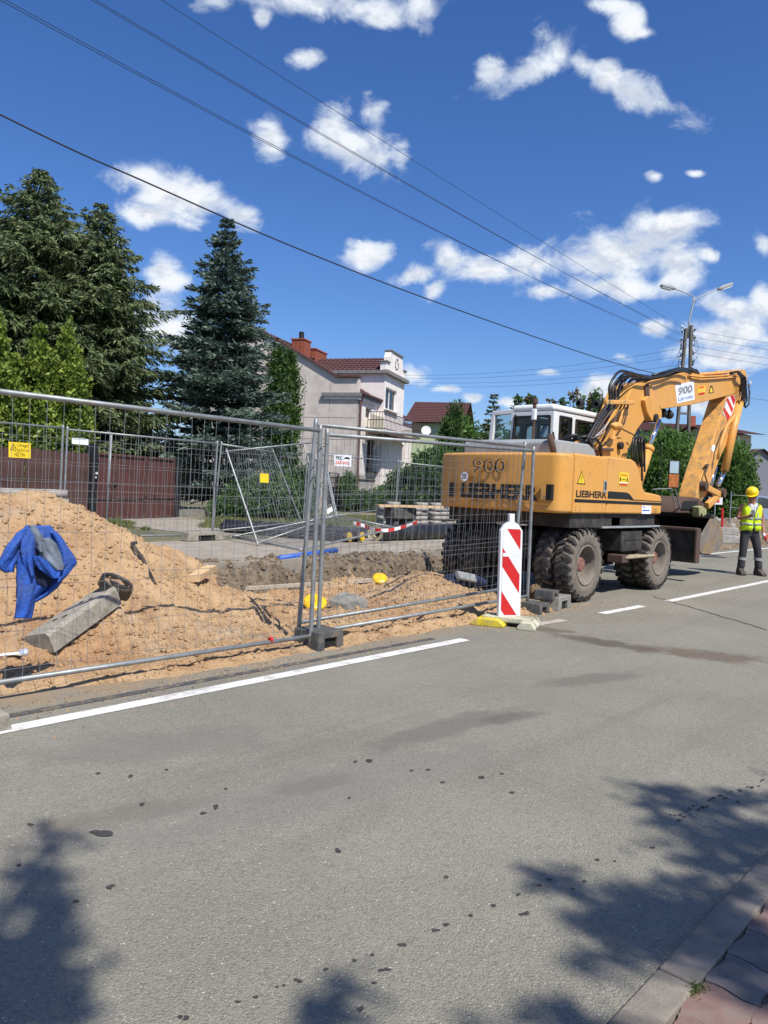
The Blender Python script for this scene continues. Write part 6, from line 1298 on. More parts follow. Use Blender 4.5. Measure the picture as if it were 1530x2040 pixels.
eb(lk, 'link', m_yel, bevel=.02); eb(MB().lathe([(-.1, .001), (-.1, .1), (.4, .1), (.4, .001)], gy(1435, 982, YS0-.05), (0, 1, 0), 14), 'link_pin', m_rust); eb(MB().lathe([(-.08, .001), (-.08, .1), (.4, .1), (.4, .001)], gy(1401, 968, YS0-.05), (0, 1, 0), 14), 'link_pin', m_rust)
# hoses over the knuckle
for k in range(10):
    Yk = YB0-.12+.075*k if k < 8 else YB0+.1; f = k/9
    x0 = 1160+k*6; xm = 1213+k*5.5; pts = [(x0, 892-k*.5), (x0+26, 845), (xm, 800), (xm+3-(k < 3)*2, 772+k), (xm+10+(k % 3)*2, 752+k*.8+(k % 2)*4), (xm+24+(k % 3)*3, 739+k*1.6+(k % 3)*3), (1262+k*5, 744+k*1.2), (1290+k*5, 752-k*.4), (1320+k*4, 748-k*.8), (1348+k*4, 738-(k % 4)*1.5), (1372+k*2, 741+(k % 3)*2)]
    P3 = [gy(x, y, Yk) for x, y in pts]; sm = []
    for i in range(len(P3)-1):
        p0, p1, p2, p3 = P3[max(i-1, 0)], P3[i], P3[i+1], P3[min(i+2, len(P3)-1)]
        for q in range(4):
            f = q/4; sm.append(.5*((2*p1)+(p2-p0)*f+(2*p0-5*p1+4*p2-p3)*f*f+(3*p1-p0-3*p2+p3)*f**3))
    sm.append(P3[-1]); eb(MB().tube(sm, .021, 7), 'hose', m_hose, smooth=True)
for k in range(5):
    x0 = 1172+k*11; eb(MB().tube([gy(x0, 888, YB0-.06), gy(x0+28, 842, YB0-.06), gy(1228+k*6, 803, YB0-.06)], .016, 8), 'steel_pipe', m_yel if k % 2 else m_rust, smooth=True)
for k in range(4):
    pts = [(1300+k*6, 748), (1325+k*4, 741-k), (1350+k*3, 734+k), (1375+k*2, 736+k*2), (1392, 744)]; eb(MB().tube([gy(x, y, YB0+.05+.09*k) for x, y in pts], .024, 7), 'hose', m_hose, smooth=True)
eb(MB().beam(gy(1205, 801, YB0-.1), gy(1262, 802, YB0-.1), .06, .07).beam(gy(1207, 804, YB0+.3), gy(1250, 804, YB0+.3), .06, .05), 'hose_clamp', m_yelw, bevel=.01)
eb(MB().beam(gy(1155, 893, YB0-.1), gy(1216, 896, YB0-.1), .12, .05), 'hose_tray', m_rust, bevel=.01)
lump('work_lamp_shell', gy(1229, 849, YB0-.25), (.16, .07, .06), m_yelw, EX, XO, 9, n=10); eb(MB().tube([gy(1240, 855, YB0-.2), gy(1262, 866, YB0-.1), gy(1268, 880, YB0-.1)], .012, 6), 'lamp_cable', m_rust)
eb(MB().tube([gy(1186, 870, YB0-.15), gy(1208, 848, YB0-.15), gy(1212, 842, YB0-.15)], .01, 5).tube([gy(1206, 850, YB0-.15), gy(1204, 860, YB0-.15), gy(1190, 868, YB0-.15)], .008, 5), 'loose_cable', m_lampm)
# lamps below the boom
for (x, y) in ((1333, 826), (1321, 823)):
    c = gy(x, y, YB0+.15); eb(MB().lathe([(-.06, .04), (-.03, .085), (.04, .08), (.07, .04), (.07, .001)], c, (1, 0, -.2), 12), 'boom_lamp', m_seal); eb(MB().tube([c, c+zv*.12], .015, 5), 'lamp_bracket', m_under)
# railing and aerial, mirror
eb(MB().tube([gy(1279, 958, YS+.3), gy(1278, 880, YS+.3), gy(1281, 870, YS+.3), gy(1284, 880, YS+.3), gy(1284, 940, YS+.3)], .018, 7), 'grab_rail', m_iron)
eb(MB().tube([gy(1316, 990, 6.3), gy(1317, 880, 6.3)], .012, 6), 'aerial', m_iron)
m_mirr = M('mirror_glass', (.7, .75, .8), .05, 1, .02)
mc = gy(1341, 945, 5.6); mt_ = (rv*.75-fv*.66).normalized()
eb(MB().obox(mc+Vector((.03, 0, 0)), rv*.11, fv*.02+zv*.0, zv*.26), 'mirror_housing', m_under, bevel=.03)
eb(MB().obox(mc-fv*.035+zv*.13, rv*.075-fv*.012, fv*.008, zv*.11), 'mirror_glass', m_mirr); eb(MB().obox(mc-fv*.035-zv*.12, rv*.09, fv*.012, zv*.12), 'orange_reflection', M('dull_orange', (.40, .13, .03), .55, var=.3, scale=20))  # lower mirror half: the excavator's orange reflection put in as plain colour
for k in (0, 1): eb(MB().tube([mc-zv*.25+rv*(.0+.08*k-.03), gy(1346+k*9, 1012, 5.6)], .016, 6), 'mirror_arm', m_galv)
eb(MB().tube([gy(1300, 975, 5.7), gy(1338, 973, 5.6)], .012, 5), 'mirror_bar', m_galv)
# quick coupler, clamps, bucket
plateY('coupler', [(1362, 1000), (1372, 990), (1392, 992), (1404, 1004), (1404, 1022), (1352, 1022), (1356, 1008)], YB0-.12, YB1+.16, m_rust)
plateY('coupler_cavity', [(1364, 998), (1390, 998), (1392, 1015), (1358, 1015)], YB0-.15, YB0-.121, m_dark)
plateY('coupler_hook', [(1392, 1010), (1400, 1008), (1408, 1014), (1408, 1024), (1402, 1030), (1398, 1022), (1394, 1030)], YB0-.3, YB0-.16, m_olive)
plateY('coupler_hook', [(1392, 1010), (1400, 1008), (1408, 1014), (1408, 1024), (1402, 1030), (1398, 1022), (1394, 1030)], YB1+.36, YB1+.5, m_olive, Y=YB0-.3)
bo = bp([(1420, 1029), (1433, 1041), (1440, 1060), (1440, 1080), (1433, 1095), (1415, 1104), (1398, 1103), (1388, 1083)], 5.35)
BY0, BY1 = 5.35, 6.62
for y_ in (BY0, BY1-.03): eb(MB().prism(bo, (0, 0, 0), FX, (0, 0, 1), FY, y_, y_+.03), 'bucket_side', m_buck)
bc = MB(); th_ = .03
for i in range(len(bo)-1):
    (x0, z0), (x1, z1) = bo[i], bo[i+1]; bc.beam((x0, (BY0+BY1)/2, z0), (x1, (BY0+BY1)/2, z1), BY1-BY0-.062, .03, up=(0, 0, 1) if abs(x1-x0) > abs(z1-z0) else (1, 0, 0))
eb(bc, 'bucket_shell', m_under)  # shade inside the bucket put into the near-black colour of shell and beam
(x0, z0) = bo[-1]; eb(MB().beam((x0-.08, BY0, z0+.03), (x0-.08, BY1, z0+.03), .2, .04), 'cutting_edge', m_rust)
(x0, z0) = bo[0]; eb(MB().beam((x0, BY0, z0), (x0, BY1, z0), .14, .08), 'bucket_top_beam', m_under)
# dozer blade
bl_ = [(13.92, .98), (14.0, .98), (14.05, .80), (14.04, .55), (14.10, .36), (14.02, .35), (13.96, .55), (13.97, .80)]
eb(MB().prism(bl_, (0, 0, 0), FX, (0, 0, 1), FY, 5.1, 7.2), 'blade', m_under); eb(MB().box((13.84, 5.08, .95), (14.02, 7.22, 1.0)).box((13.86, 5.06, .36), (14.05, 5.1, .99)).box((13.86, 7.2, .36), (14.05, 7.24, .99)), 'blade_rib', m_rust, bevel=.008)  # blade face coloured black for the shade on its back, ribs left rusty
for y_ in (5.6, 6.6): eb(MB().beam((12.7, y_, .6), (13.95, y_, .6), .12, .12), 'blade_arm', m_under)
# chassis
eb(MB().box((9.4, 5.75, .55), (12.6, 6.55, .98)), 'chassis', m_under, bevel=.03); eb(MB().lathe([(0, .55), (.26, .55), (.26, .001)], (10.95, 6.15, .92), (0, 0, 1), 24), 'slewing_ring', m_under)
for x in (9.72, 12.22): eb(MB().tube([(x, 5.5, .52), (x, 6.8, .52)], .13, 12).box((x-.2, 5.95, .32), (x+.2, 6.35, .75)), 'axle', m_under)
eb(MB().box((10.98, 5.14, .66), (11.72, 5.62, .98)), 'tool_box', m_under, bevel=.02); eb(MB().box((11.08, 5.13, .84), (11.62, 5.139, .95)), 'tool_box_lid', m_under)
eb(MB().box((10.25, 5.10, 1.03), (12.3, 5.6, 1.06)), 'fender_plate', m_grey, bevel=.008); eb(MB().box((10.95, 5.03, .555), (12.0, 5.35, .60)), 'step', m_dirtst, bevel=.015); eb(MB().box((10.85, 5.05, .5), (11.05, 5.3, .62)), 'step_bracket', m_rust, bevel=.01)
for x in (10.45, 11.8): eb(MB().beam((x, 5.3, 1.03), (x-.2, 5.5, .66), .04, .04), 'strut', m_under)
eb(MB().box((10.3, 5.18, 1.065), (10.4, 5.28, 1.16)).box((11.0, 5.18, 1.065), (11.12, 5.28, 1.17)).box((11.2, 5.2, 1.065), (11.3, 5.3, 1.14)), 'blue_bottles', M('blue_plastic', (.03, .10, .42), .4)); eb(MB().box((10.55, 5.12, 1.065), (10.85, 5.35, 1.2)), 'valve_block', m_rust, bevel=.01)
# wheels
def wheel_meshes():
    R_, Wt = .525, .27; prof = [(-.10, .285), (-.125, .30), (-.135, .36), (-.132, .43), (-.118, .475), (-.09, .492), (.09, .492), (.118, .475), (.132, .43), (.135, .36), (.125, .30), (.10, .285)]
    ty = MB().lathe(prof, (0, 0, 0), (0, 1, 0), 48, closed=False)
    nl = 24; lg = MB()
    for k in range(nl):
        for s_ in (-1, 1):
            a0 = 2*math.pi*(k+(.5 if s_ > 0 else 0))/nl; ang = lambda a: Vector((math.cos(a), 0, math.sin(a)))
            w_ = .052/.5
            a1 = a0-.055; a2 = a0+.06
            for (ya, yb, aa, ab, r0, r1) in ((.004, .10, a1, a0+.01, .525, .520), (.10, .134, a0+.01, a2, .520, .495)):
                P = []
                for (y_, a_, rt) in ((ya, aa, r0), (yb, ab, r1)):
                    for rr_ in (.48, rt):
                        for da in (-w_/2, w_/2):
                            v = ang(a_+da)*rr_; P.append((v.x, s_*y_, v.z))
                f_ = [(0, 1, 5, 4), (2, 6, 7, 3), (0, 4, 6, 2), (1, 3, 7, 5), (0, 2, 3, 1), (4, 5, 7, 6)]
                if s_ < 0: f_ = [q[::-1] for q in f_]
                lg.add(P, f_)
            # side bar of the lug running down the shoulder
            P = []
            for (y_, a_, r_) in ((.118, a2, .52), (.139, a2+.01, .445)):
                for da in (-w_/2.2, w_/2.2):
                    v = ang(a_+da)*r_; P.append((v.x, s_*y_, v.z))
            for (y_, a_, r_) in ((.10, a2, .47), (.12, a2+.01, .43)):
                for da in (-w_/2.2, w_/2.2):
                    v = ang(a_+da)*r_; P.append((v.x, s_*y_, v.z))
            f_ = [(0, 2, 3, 1), (0, 4, 6, 2), (1, 3, 7, 5), (0, 1, 5, 4)]
            if s_ < 0: f_ = [q[::-1] for q in f_]
            lg.add(P, f_)
    rim = MB().lathe([(-.10, .287), (-.128, .292), (-.132, .275), (-.12, .262), (-.05, .25), (.04, .235), (.06, .225), (.095, .20), (.10, .13), (.05, .11), (.04, .001)], (0, 0, 0), (0, 1, 0), 36)
    hub = MB().lathe([(.03, .105), (-.04, .10), (-.05, .085), (-.055, .001)], (0, 0, 0), (0, 1, 0), 20)
    for k in range(8): a_ = k*math.pi/4; hub.lathe([(-.045, .012), (-.062, .012), (-.062, .001)], (.075*math.cos(a_), 0, .075*math.sin(a_)), (0, 1, 0), 6)
    return ty, lg, rim, hub
ty, lg, rim, hub = wheel_meshes(); wm = None
def mk_wheel(loc, flip, ang):
    global wm
    if wm is None:
        w0 = lg.build('wheel', m_rubber, EX); a_ = ty.build('tyre', [m_dusty], w0, smooth=True); b_ = rim.build('rim', m_rim, w0, smooth=True); c_ = hub.build('hub', m_hub, w0, smooth=False); wm = (w0, a_, b_, c_)
        w1 = w0
    else:
        w1 = wm[0].copy(); COL.objects.link(w1); w1.parent = EX
        for q in wm[1:]: q2 = q.copy(); COL.objects.link(q2); q2.parent = w1
    w1.location = Vector(loc)-XO; w1.rotation_euler = (0, ang, math.pi if flip else 0)
k = 0
for x in (9.72, 12.22):
    for (y_, fl) in ((5.175, False), (5.49, False), (6.82, True), (7.13, True)):
        mk_wheel((x, y_, .522), fl, .37*k); k += 1

# ================================================================== POLE, LAMPS, WIRES
pb = gd(1352, 1000, 34.6); pt = gd(1377, 648, 34.6); pb.z = .2; PO = Vector((pb.x, pb.y, .2)); H_P = pt.z-.2; PT = PO+zv*H_P
po = thing('utility_pole', 'weathered concrete double pole with a crowd of wires and two street lamps on top', 'utility pole', tuple(PO))
for s_ in (-1, 1):
    MB().beam(PO+rv*.42*s_, PT+rv*.11*s_-zv*.15*(s_ < 0), .12, .18, up=tuple(fv)).build('pole_leg', m_pole, po, PO, bevel=.02)
for k in range(8):
    z = .5+k*.95; f = z/H_P; hw = .42*(1-f)+.11*f; MB().beam(PO+zv*z-rv*hw, PO+zv*z+rv*hw, .10, .09).build('cross_piece', m_pole, po, PO)
cb_ = MB()
rr = random.Random(4)
for k in range(16):
    z = H_P-.15-.11*k*1.1; s_ = rr.choice((-1, 1)); p = PO+zv*z+rv*.12*s_
    lathe_c = p+rv*.17*s_; MB().tube([p, lathe_c, lathe_c+zv*.06], .014, 5).lathe([(.04, .03), (.08, .045), (.12, .03), (.14, .001)], lathe_c, (0, 0, 1), 8).build('insulator', m_iron if k % 3 else m_wpl, po, PO)
for k in range(14):
    z = H_P-.3-.13*k; s_ = rr.choice((-1, 1)); c = PO+zv*z+rv*.2*s_; R_ = rr.uniform(.12, .32); a0 = rr.uniform(0, 6)
    cb_.tube([c+rv*s_*R_*(.5+.5*math.cos(a0+a_))+zv*R_*math.sin(a0+a_)+fv*.05*math.sin(a_*2) for a_ in np.linspace(0, rr.uniform(3.5, 6.0), 12)], .012, 4)
tag(cb_.build('wire_loops', m_cable, po, PO), kind='stuff')
MB().tube([PT-zv*.6, PT+zv*.2, gd(1382, 602, 34.6), gd(1383, 592, 34.6)], .035, 7).build('lamp_mast', m_lampm, po, PO, smooth=True)
for (pts, hd, hd2) in (([(1383, 600), (1383, 593), (1379, 588), (1345, 576)], (1345, 576), (1317, 568)), ([(1383, 604), (1386, 597), (1392, 592), (1432, 576)], (1430, 577), (1457, 566))):
    q = [gd(x, y, 34.6) for x, y in pts]; am = MB().tube(q, .025, 7).build('lamp_arm', m_lampm, po, PO, smooth=True)
    a, b = gd(*hd, 34.6), gd(*hd2, 34.6); d = (b-a).normalized(); upn = d.cross(fv).normalized(); upn = upn if upn.z > 0 else -upn
    MB().prism([(0, -.02), (.12, -.05), (.62, -.07), (.70, -.02), (.66, .05), (.2, .09), (0, .05)], a, d, upn, fv, -.14, .14).build('lamp_head', m_lampm, am, PO, bevel=.02)
    MB().prism([(.12, -.055), (.62, -.075), (.60, -.12), (.16, -.10)], a, d, upn, fv, -.11, .11).build('lamp_glass', m_lglass, am, PO)
def wire(label, pts, sag, r_, grp=None, mat=m_cable, name='overhead_wire', n=28):
    a, b = Vector(pts[0]), Vector(pts[-1]); P = [a.lerp(b, i/n)-zv*sag*4*(i/n)*(1-i/n) for i in range(n+1)]
    o = MB().tube(P, r_, 5).build(name, mat, None, a); o.location = a; return tag(o, label, 'wire', grp)
# pairs to the pole: pass over the verge beside the road, going back to the next pole behind
def backw(px, py, Y=13.0, x_end=-9.0, ztip=9.3, sag=.5, tipdx=0, tip=None):
    p = gy(px, py, Y); return p
for i, (px, py, tz, dY, lab) in enumerate(((30, 0, .75, -.5, 'overhead wire leaving the top left corner, lowest of the bare wires'), (36, -2, .85, -.45, 'overhead wire close beside the lowest bare wire'),
        (190, 0, .45, .2, 'overhead wire in the middle pair, upper one'), (200, 2, .52, .25, 'overhead wire in the middle pair, lower one'), (320, 0, .15, .6, 'overhead wire highest of all over the verge'))):
    b = PO+zv*(H_P-tz)-rv*.25; Y_ = 13.0+dY; p = gy(px, py, Y_); k = 2.2; a = Vector((p.x-9, Y_-.1, p.z+.55)); L = (b-a).length
    # sag chosen so that the wire passes through the place seen in the photograph
    f = (p.x-a.x)/(b.x-a.x); zs = a.z*(1-f)+b.z*f-p.z; sg = max(.1, zs/(4*f*(1-f))); wire(lab, [a, b], sg, .0062, 'bare overhead wires')
# thick cable
P_ = [gy(0, 228, 13), gy(300, 367, 13), gy(600, 498, 13), gy(900, 613, 13), gy(1220, 722, 13.2)]
a = Vector((P_[0].x-7, 13, P_[0].z+1.0)); e_ = PO+zv*(P_[-1].z-.0)
sm = [a]+P_+[Vector((PO.x-.2, PO.y-.2, P_[-1].z+.35))]; oo = []
for i in range(len(sm)-1):
    p0, p1, p2, p3 = sm[max(i-1, 0)], sm[i], sm[i+1], sm[min(i+2, len(sm)-1)]
    for q in range(8):
        f = q/8; oo.append(.5*((2*p1)+(p2-p0)*f+(2*p0-5*p1+4*p2-p3)*f*f+(3*p1-p0-3*p2+p3)*f**3))
oo.append(sm[-1]); o = MB().tube(oo, .015, 6).build('overhead_cable', m_cable, None, a); o.location = a; tag(o, 'thick black overhead cable crossing the sky down to the boom', 'cable')
# wires from the pole to the house and away to the right
hp1 = HC+e1*8+e2*3+zv*8.4
for i, (dz1, dz2, lab) in enumerate(((0, 0, 'thin wire from the pole to the pink house, top one'), (.35, .12, 'thin wire from the pole to the pink house, second one'), (.75, .30, 'thin wire from the pole to the pink house, third one'), (1.0, .5, 'thin wire from the pole to the pink house, lowest one'))):
    wire(lab, [hp1-zv*dz2, PO+zv*(H_P-1.0-dz1)], .55, .0065, 'wires to the pink house')
for i, (z, dx, dz_, lab) in enumerate(((.2, 30, -.6, 'wire leaving the pole to the right edge, top one'), (.5, 30, -.75, 'wire leaving the pole to the right edge, second one'), (.9, 30, -1.0, 'wire leaving the pole to the right edge, third one'), (1.2, 30, -1.3, 'wire leaving the pole to the right edge, fourth one'), (2.9, 30, .0, 'wire leaving the pole low to the right edge'))):
    wire(lab, [PO+zv*(H_P-z), PO+zv*(H_P-z+dz_*.2)+rv*22+fv*6], .3, .007, 'wires leaving the pole to the right')
for i, (x, y, lab) in enumerate(((1300, 760, 'slanting drop wire from the pole, left one'), (1325, 765, 'slanting drop wire from the pole, middle one'), (1345, 765, 'slanting drop wire from the pole, steepest one'))):
    wire(lab, [PO+zv*(H_P-.9-.3*i)-rv*.2, gd(x-30, y+60, 31)], .2, .007, 'slanting drop wires')

# ================================================================== CAR, BARRIER, RUBBLE ON THE RIGHT
c0 = WP((1463-765)/FP*31, 31, .35); cr_ = thing('parked_car', 'silver blue parked car partly hidden behind the worker', 'car', tuple(c0), math.radians(-20))
side = [(-2.1, .25), (-2.15, .62), (-2.0, .80), (-1.35, .92), (-.75, 1.38), (-.3, 1.46), (.7, 1.46), (1.45, 1.30), (1.95, .98), (2.1, .85), (2.12, .35), (1.9, .22), (-1.9, .2)]
MB().prism(side, (0, 0, 0), FX, (0, 0, 1), FY, -.80, .80).build('body', m_car, cr_, bevel=.07, segs=3)
for s_ in (-1, 1):
    MB().prism([(-1.15, .95), (-.68, 1.32), (-.25, 1.39), (.22, 1.39), (.22, .95)], (0, .803*s_, 0), FX, (0, 0, 1), FY, -.006, .006).build('window', m_pane, cr_)
    MB().prism([(.30, .95), (.30, 1.39), (.7, 1.39), (1.35, 1.25), (1.6, .98)], (0, .803*s_, 0), FX, (0, 0, 1), FY, -.006, .006).build('window', m_pane, cr_)
    MB().box((2.06, .55*s_-.12, .62), (2.13, .55*s_+.12, .86)).build('tail_light', m_red, cr_, bevel=.02); MB().box((-2.16, .55*s_-.15, .6), (-2.09, .55*s_+.15, .76)).build('headlight', m_lglass, cr_, bevel=.02)
    for x in (-1.3, 1.3):
        wl0 = MB().lathe([(-.1, .18), (-.11, .28), (-.06, .32), (.06, .32), (.11, .28), (.1, .18)], (x, .74*s_, .30), (0, 1, 0), 20).build('wheel', m_rubber, cr_, smooth=True); MB().lathe([(.105*s_, .001), (.10*s_, .19)], (x, .74*s_, .30), (0, 1, 0), 14).build('rim', m_lampm, wl0)
MB().add([(1.5, -.66, 1.27), (1.5, .66, 1.27), (1.98, .70, .99), (1.98, -.70, .99)], [(0, 1, 2, 3)]).add([(-1.32, -.7, .96), (-1.32, .7, .96), (-.78, .64, 1.40), (-.78, -.64, 1.40)], [(0, 3, 2, 1)]).build('windscreen', m_pane, cr_)
MB().box((2.11, -.26, .5), (2.14, .26, .62)).build('number_plate', m_label, cr_)
# second car, dark, only its roof edge shows left of it
bw_ = gd(1425, 998, 24); t = thing('barrier_light', 'red and white barrier board with a lamp between the bucket and the car', 'barrier', tuple(Vector((bw_.x, bw_.y, .9))))
MB().obox(bw_+zv*.02, rv*.22, fv*.02, zv*.13).build('board', m_wht, t, Vector((bw_.x, bw_.y, .9))); MB().obox(bw_+zv*.02-fv*.022+rv*.05, rv*.07, fv*.002, zv*.07).build('red_mark', m_red, t, Vector((bw_.x, bw_.y, .9)))
MB().tube([Vector((bw_.x, bw_.y, .8)), bw_], .02, 6).build('stand', m_galv, t, Vector((bw_.x, bw_.y, .9)))
rp = gd(1440, 1050, 22); t = MB().tube([rp-zv*.4, gd(1439, 1012, 22)], .035, 6).build('marker_stake', m_red, None, rp); t.location = rp; tag(t, 'red marker stake in the earth mound right of the bucket', 'stake')
for i, (x, y, D_, w_, lab) in enumerate(((1446, 1058, 20.5, .28, 'pale concrete block on the mound left of the worker, upper one'), (1447, 1074, 20, .30, 'pale concrete block on the mound left of the worker, lower one'))):
    c = gd(x, y, D_); o = MB().obox((0, 0, 0), rv*w_, fv*.15, zv*.10).build('concrete_block', m_stone, None, bevel=.015); o.location = c; tag(o, lab, 'block')
# wire netting fence behind the worker
nf = thing('netting_fence', 'thin wire netting fence before the grey house', 'fence', tuple(WP(12, 27, .5))); w0 = WP(12.4, 27, .6); w1 = WP(20, 27, .6)
mb = MB()
for z in (.0, .45, .9): mb.tube([w0+zv*(z+.25), w1+zv*(z+.25)], .008, 4)
mb.build('wire_mesh', m_galv, nf, WP(12, 27, .5))
for k in range(4): MB().tube([w0.lerp(w1, k/3.), w0.lerp(w1, k/3.)+zv*1.3], .025, 6).build('post', m_galv, nf, WP(12, 27, .5))

# ================================================================== WORKER
def skin(name, verts, edges, radii, mat, parent, root=0, sub=2):
    me = bpy.data.meshes.new('tmp'); me.from_pydata([tuple(v) for v in verts], edges, []); ob = bpy.data.objects.new('tmp', me); COL.objects.link(ob)
    sk = ob.modifiers.new('skin', 'SKIN'); sk.use_smooth_shade = True
    for i, v in enumerate(me.skin_vertices[0].data):
        r_ = radii[i]; v.radius = r_ if isinstance(r_, tuple) else (r_, r_); v.use_root = (i == root)
    if sub: s_ = ob.modifiers.new('sub', 'SUBSURF'); s_.levels = sub; s_.render_levels = sub
    bpy.context.view_layer.update(); m2 = bpy.data.meshes.new_from_object(ob.evaluated_get(bpy.context.evaluated_depsgraph_get())); bpy.data.objects.remove(ob)
    m2.name = name; m2.materials.clear(); m2.materials.append(mat); m2.polygons.foreach_set('use_smooth', [True]*len(m2.polygons)); o = bpy.data.objects.new(name, m2); COL.objects.link(o); o.parent = parent; return o
WL = Vector((16.62, 5.0, 0)); wk = thing('person', 'worker in yellow helmet and high visibility vest looking down at the phone in hand', 'person', tuple(WL), math.atan2(rv.y, rv.x))
# local axes: x to the right of the photo, y away from the photographer, z up
J = dict(pel=(0, 0, .98), wai=(0, .0, 1.12), che=(.0, .0, 1.34), nek=(-.005, -.02, 1.50), hd0=(-.02, -.05, 1.58), hd1=(-.035, -.085, 1.69),
         shL=(-.19, .0, 1.44), elL=(-.255, .02, 1.17), wrL=(-.15, -.22, 1.22), haL=(-.10, -.28, 1.25),
         shR=(.19, .01, 1.43), elR=(.265, .05, 1.15), wrR=(.275, -.01, .91), haR=(.27, -.04, .83),
         hiL=(-.095, 0, .93), knL=(-.12, -.03, .53), anL=(-.13, .03, .10), toL=(-.16, -.14, .045), hiR=(.095, 0, .93), knR=(.17, -.02, .52), anR=(.235, .03, .10), toR=(.25, -.15, .045))
K = list(J); ed = [('pel', 'wai'), ('wai', 'che'), ('che', 'nek'), ('nek', 'hd0'), ('hd0', 'hd1'), ('che', 'shL'), ('shL', 'elL'), ('elL', 'wrL'), ('wrL', 'haL'), ('che', 'shR'), ('shR', 'elR'), ('elR', 'wrR'), ('wrR', 'haR'),
                  ('pel', 'hiL'), ('hiL', 'knL'), ('knL', 'anL'), ('anL', 'toL'), ('pel', 'hiR'), ('hiR', 'knR'), ('knR', 'anR'), ('anR', 'toR')]
rad = dict(pel=(.14, .10), wai=(.13, .10), che=(.15, .11), nek=.058, hd0=.075, hd1=.095, shL=.065, elL=.043, wrL=.03, haL=.036, shR=.065, elR=.043, wrR=.03, haR=.036, hiL=.085, knL=.058, anL=.04, toL=.035, hiR=.085, knR=.058, anR=.04, toR=.035)
vs = [J[k] for k in K]; es = [(K.index(a), K.index(b)) for a, b in ed]; rd = [rad[k] for k in K]
# five fingers on each hand, curled
def fingers(h, base, d, side, curl):
    global vs, es, rd
    d = Vector(d).normalized(); side = Vector(side).normalized(); hb = K.index(h)
    for i in range(5):
        o = Vector(J[h])+side*(.026-.017*i if i < 4 else .032)+d*(.02 if i < 4 else -.01); L = (.034, .038, .036, .028, .026)[i]; c = Vector(curl)
        d1 = d if i < 4 else (d*.5+side*.8).normalized(); a = o+d1*L*.6; b = a+(d1+c*.9).normalized()*L*.6; e = len(vs); vs += [tuple(o), tuple(a), tuple(b)]; rd.extend([.0095, .009, .008]); es += [(hb, e), (e, e+1), (e+1, e+2)]
fingers('haL', None, (.5, -.6, .35), (.3, .2, -.7), (.1, .4, .5)); fingers('haR', None, (0, -.2, -1), (0, -1, 0), (-.9, 0, .2))
skin('body', vs, es, rd, m_skin, wk, 0, 2)
# head details: face looking down to the left
hd = Vector((-.035, -.085, 1.66)); fd = Vector((-.45, -.75, -.48)).normalized(); hu = Vector((-.25, -.35, .90)); hu = (hu-fd*hu.dot(fd)).normalized(); hr = fd.cross(hu)
MB().prism([(-.022, -.02), (.022, -.02), (.009, .035), (-.009, .035)], hd+fd*.085, hr, hu, fd, 0, .03).build('nose', m_skin, wk, bevel=.008)
for s_ in (-1, 1):
    MB().obox(hd+fd*.089+hr*.033*s_+hu*.028, hr*.014, hu*.006, fd*.006).build('eye', m_black, wk, bevel=.003); MB().obox(hd+hr*.094*s_-fd*.005, hr*.010, hu*.03, fd*.018).build('ear', m_skin, wk, bevel=.008)
MB().obox(hd+fd*.088-hu*.045, hr*.022, hu*.004, fd*.004).build('mouth', m_hub, wk)
MB().lathe([(-.02, .098), (.02, .100), (.05, .09), (.07, .001)], hd-fd*.02, hu, 18).build('hair', m_hair, wk, smooth=True)
hc = hd+hu*.045
hm = MB().lathe([(-.005, .105), (.0, .118), (.04, .122), (.085, .105), (.115, .07), (.128, .03), (.130, .001)], hc-fd*.01, hu, 26).build('helmet', m_helm, wk, smooth=True)
brim = [(math.cos(a_)*.12, math.sin(a_)*.12+(.055 if math.sin(a_) > .1 else 0)*max(0, math.sin(a_))) for a_ in np.linspace(0, 6.283, 25)[:-1]]; MB().prism(brim, hc-fd*.01, hr, fd, hu, -.004, .006).build('helmet_brim', m_helm, hm)
MB().beam(hc-fd*.10+hu*.10, hc+fd*.08+hu*.10, .03, .03, up=tuple(hu)).build('helmet_ridge', m_helm, hm, bevel=.01)
# trousers
tv = [(0, 0, 1.03), (0, 0, .96), (-.10, 0, .86), (-.125, -.03, .55), (-.135, .02, .11), (.10, 0, .86), (.175, -.02, .54), (.24, .02, .11), (-.11, -.01, .70), (.135, -.01, .70), (-.13, .0, .32), (.21, .0, .32)]
skin('trousers', tv, [(0, 1), (1, 2), (2, 8), (8, 3), (3, 10), (10, 4), (1, 5), (5, 9), (9, 6), (6, 11), (11, 7)], [(.155, .115), (.16, .12), .105, .082, .085, .105, .082, .085, .092, .092, .076, .076], m_trou, wk, 1, 2)
for (x, y, z, s_) in ((-.128, .003, .345, 1), (.207, .003, .345, 1)): MB().lathe([(-.03, .083), (.03, .085)], (x, y, z), (.08, -.08, 1), 18).build('reflective_cuff', m_strip, wk)
for (x, y) in ((-.14, -.02), (.243, -.02)):
    a_ = -.1 if x < 0 else .12; MB().prism([(-.12, 0), (.19, 0), (.19, .05), (.12, .085), (.05, .12), (.04, .16), (-.10, .16), (-.13, .05)], (x, y+.02, 0), (math.sin(a_), -math.cos(a_), 0), (0, 0, 1), (math.cos(a_), math.sin(a_), 0), -.056, .056).build('shoe', m_shoe, wk, bevel=.02, segs=3)
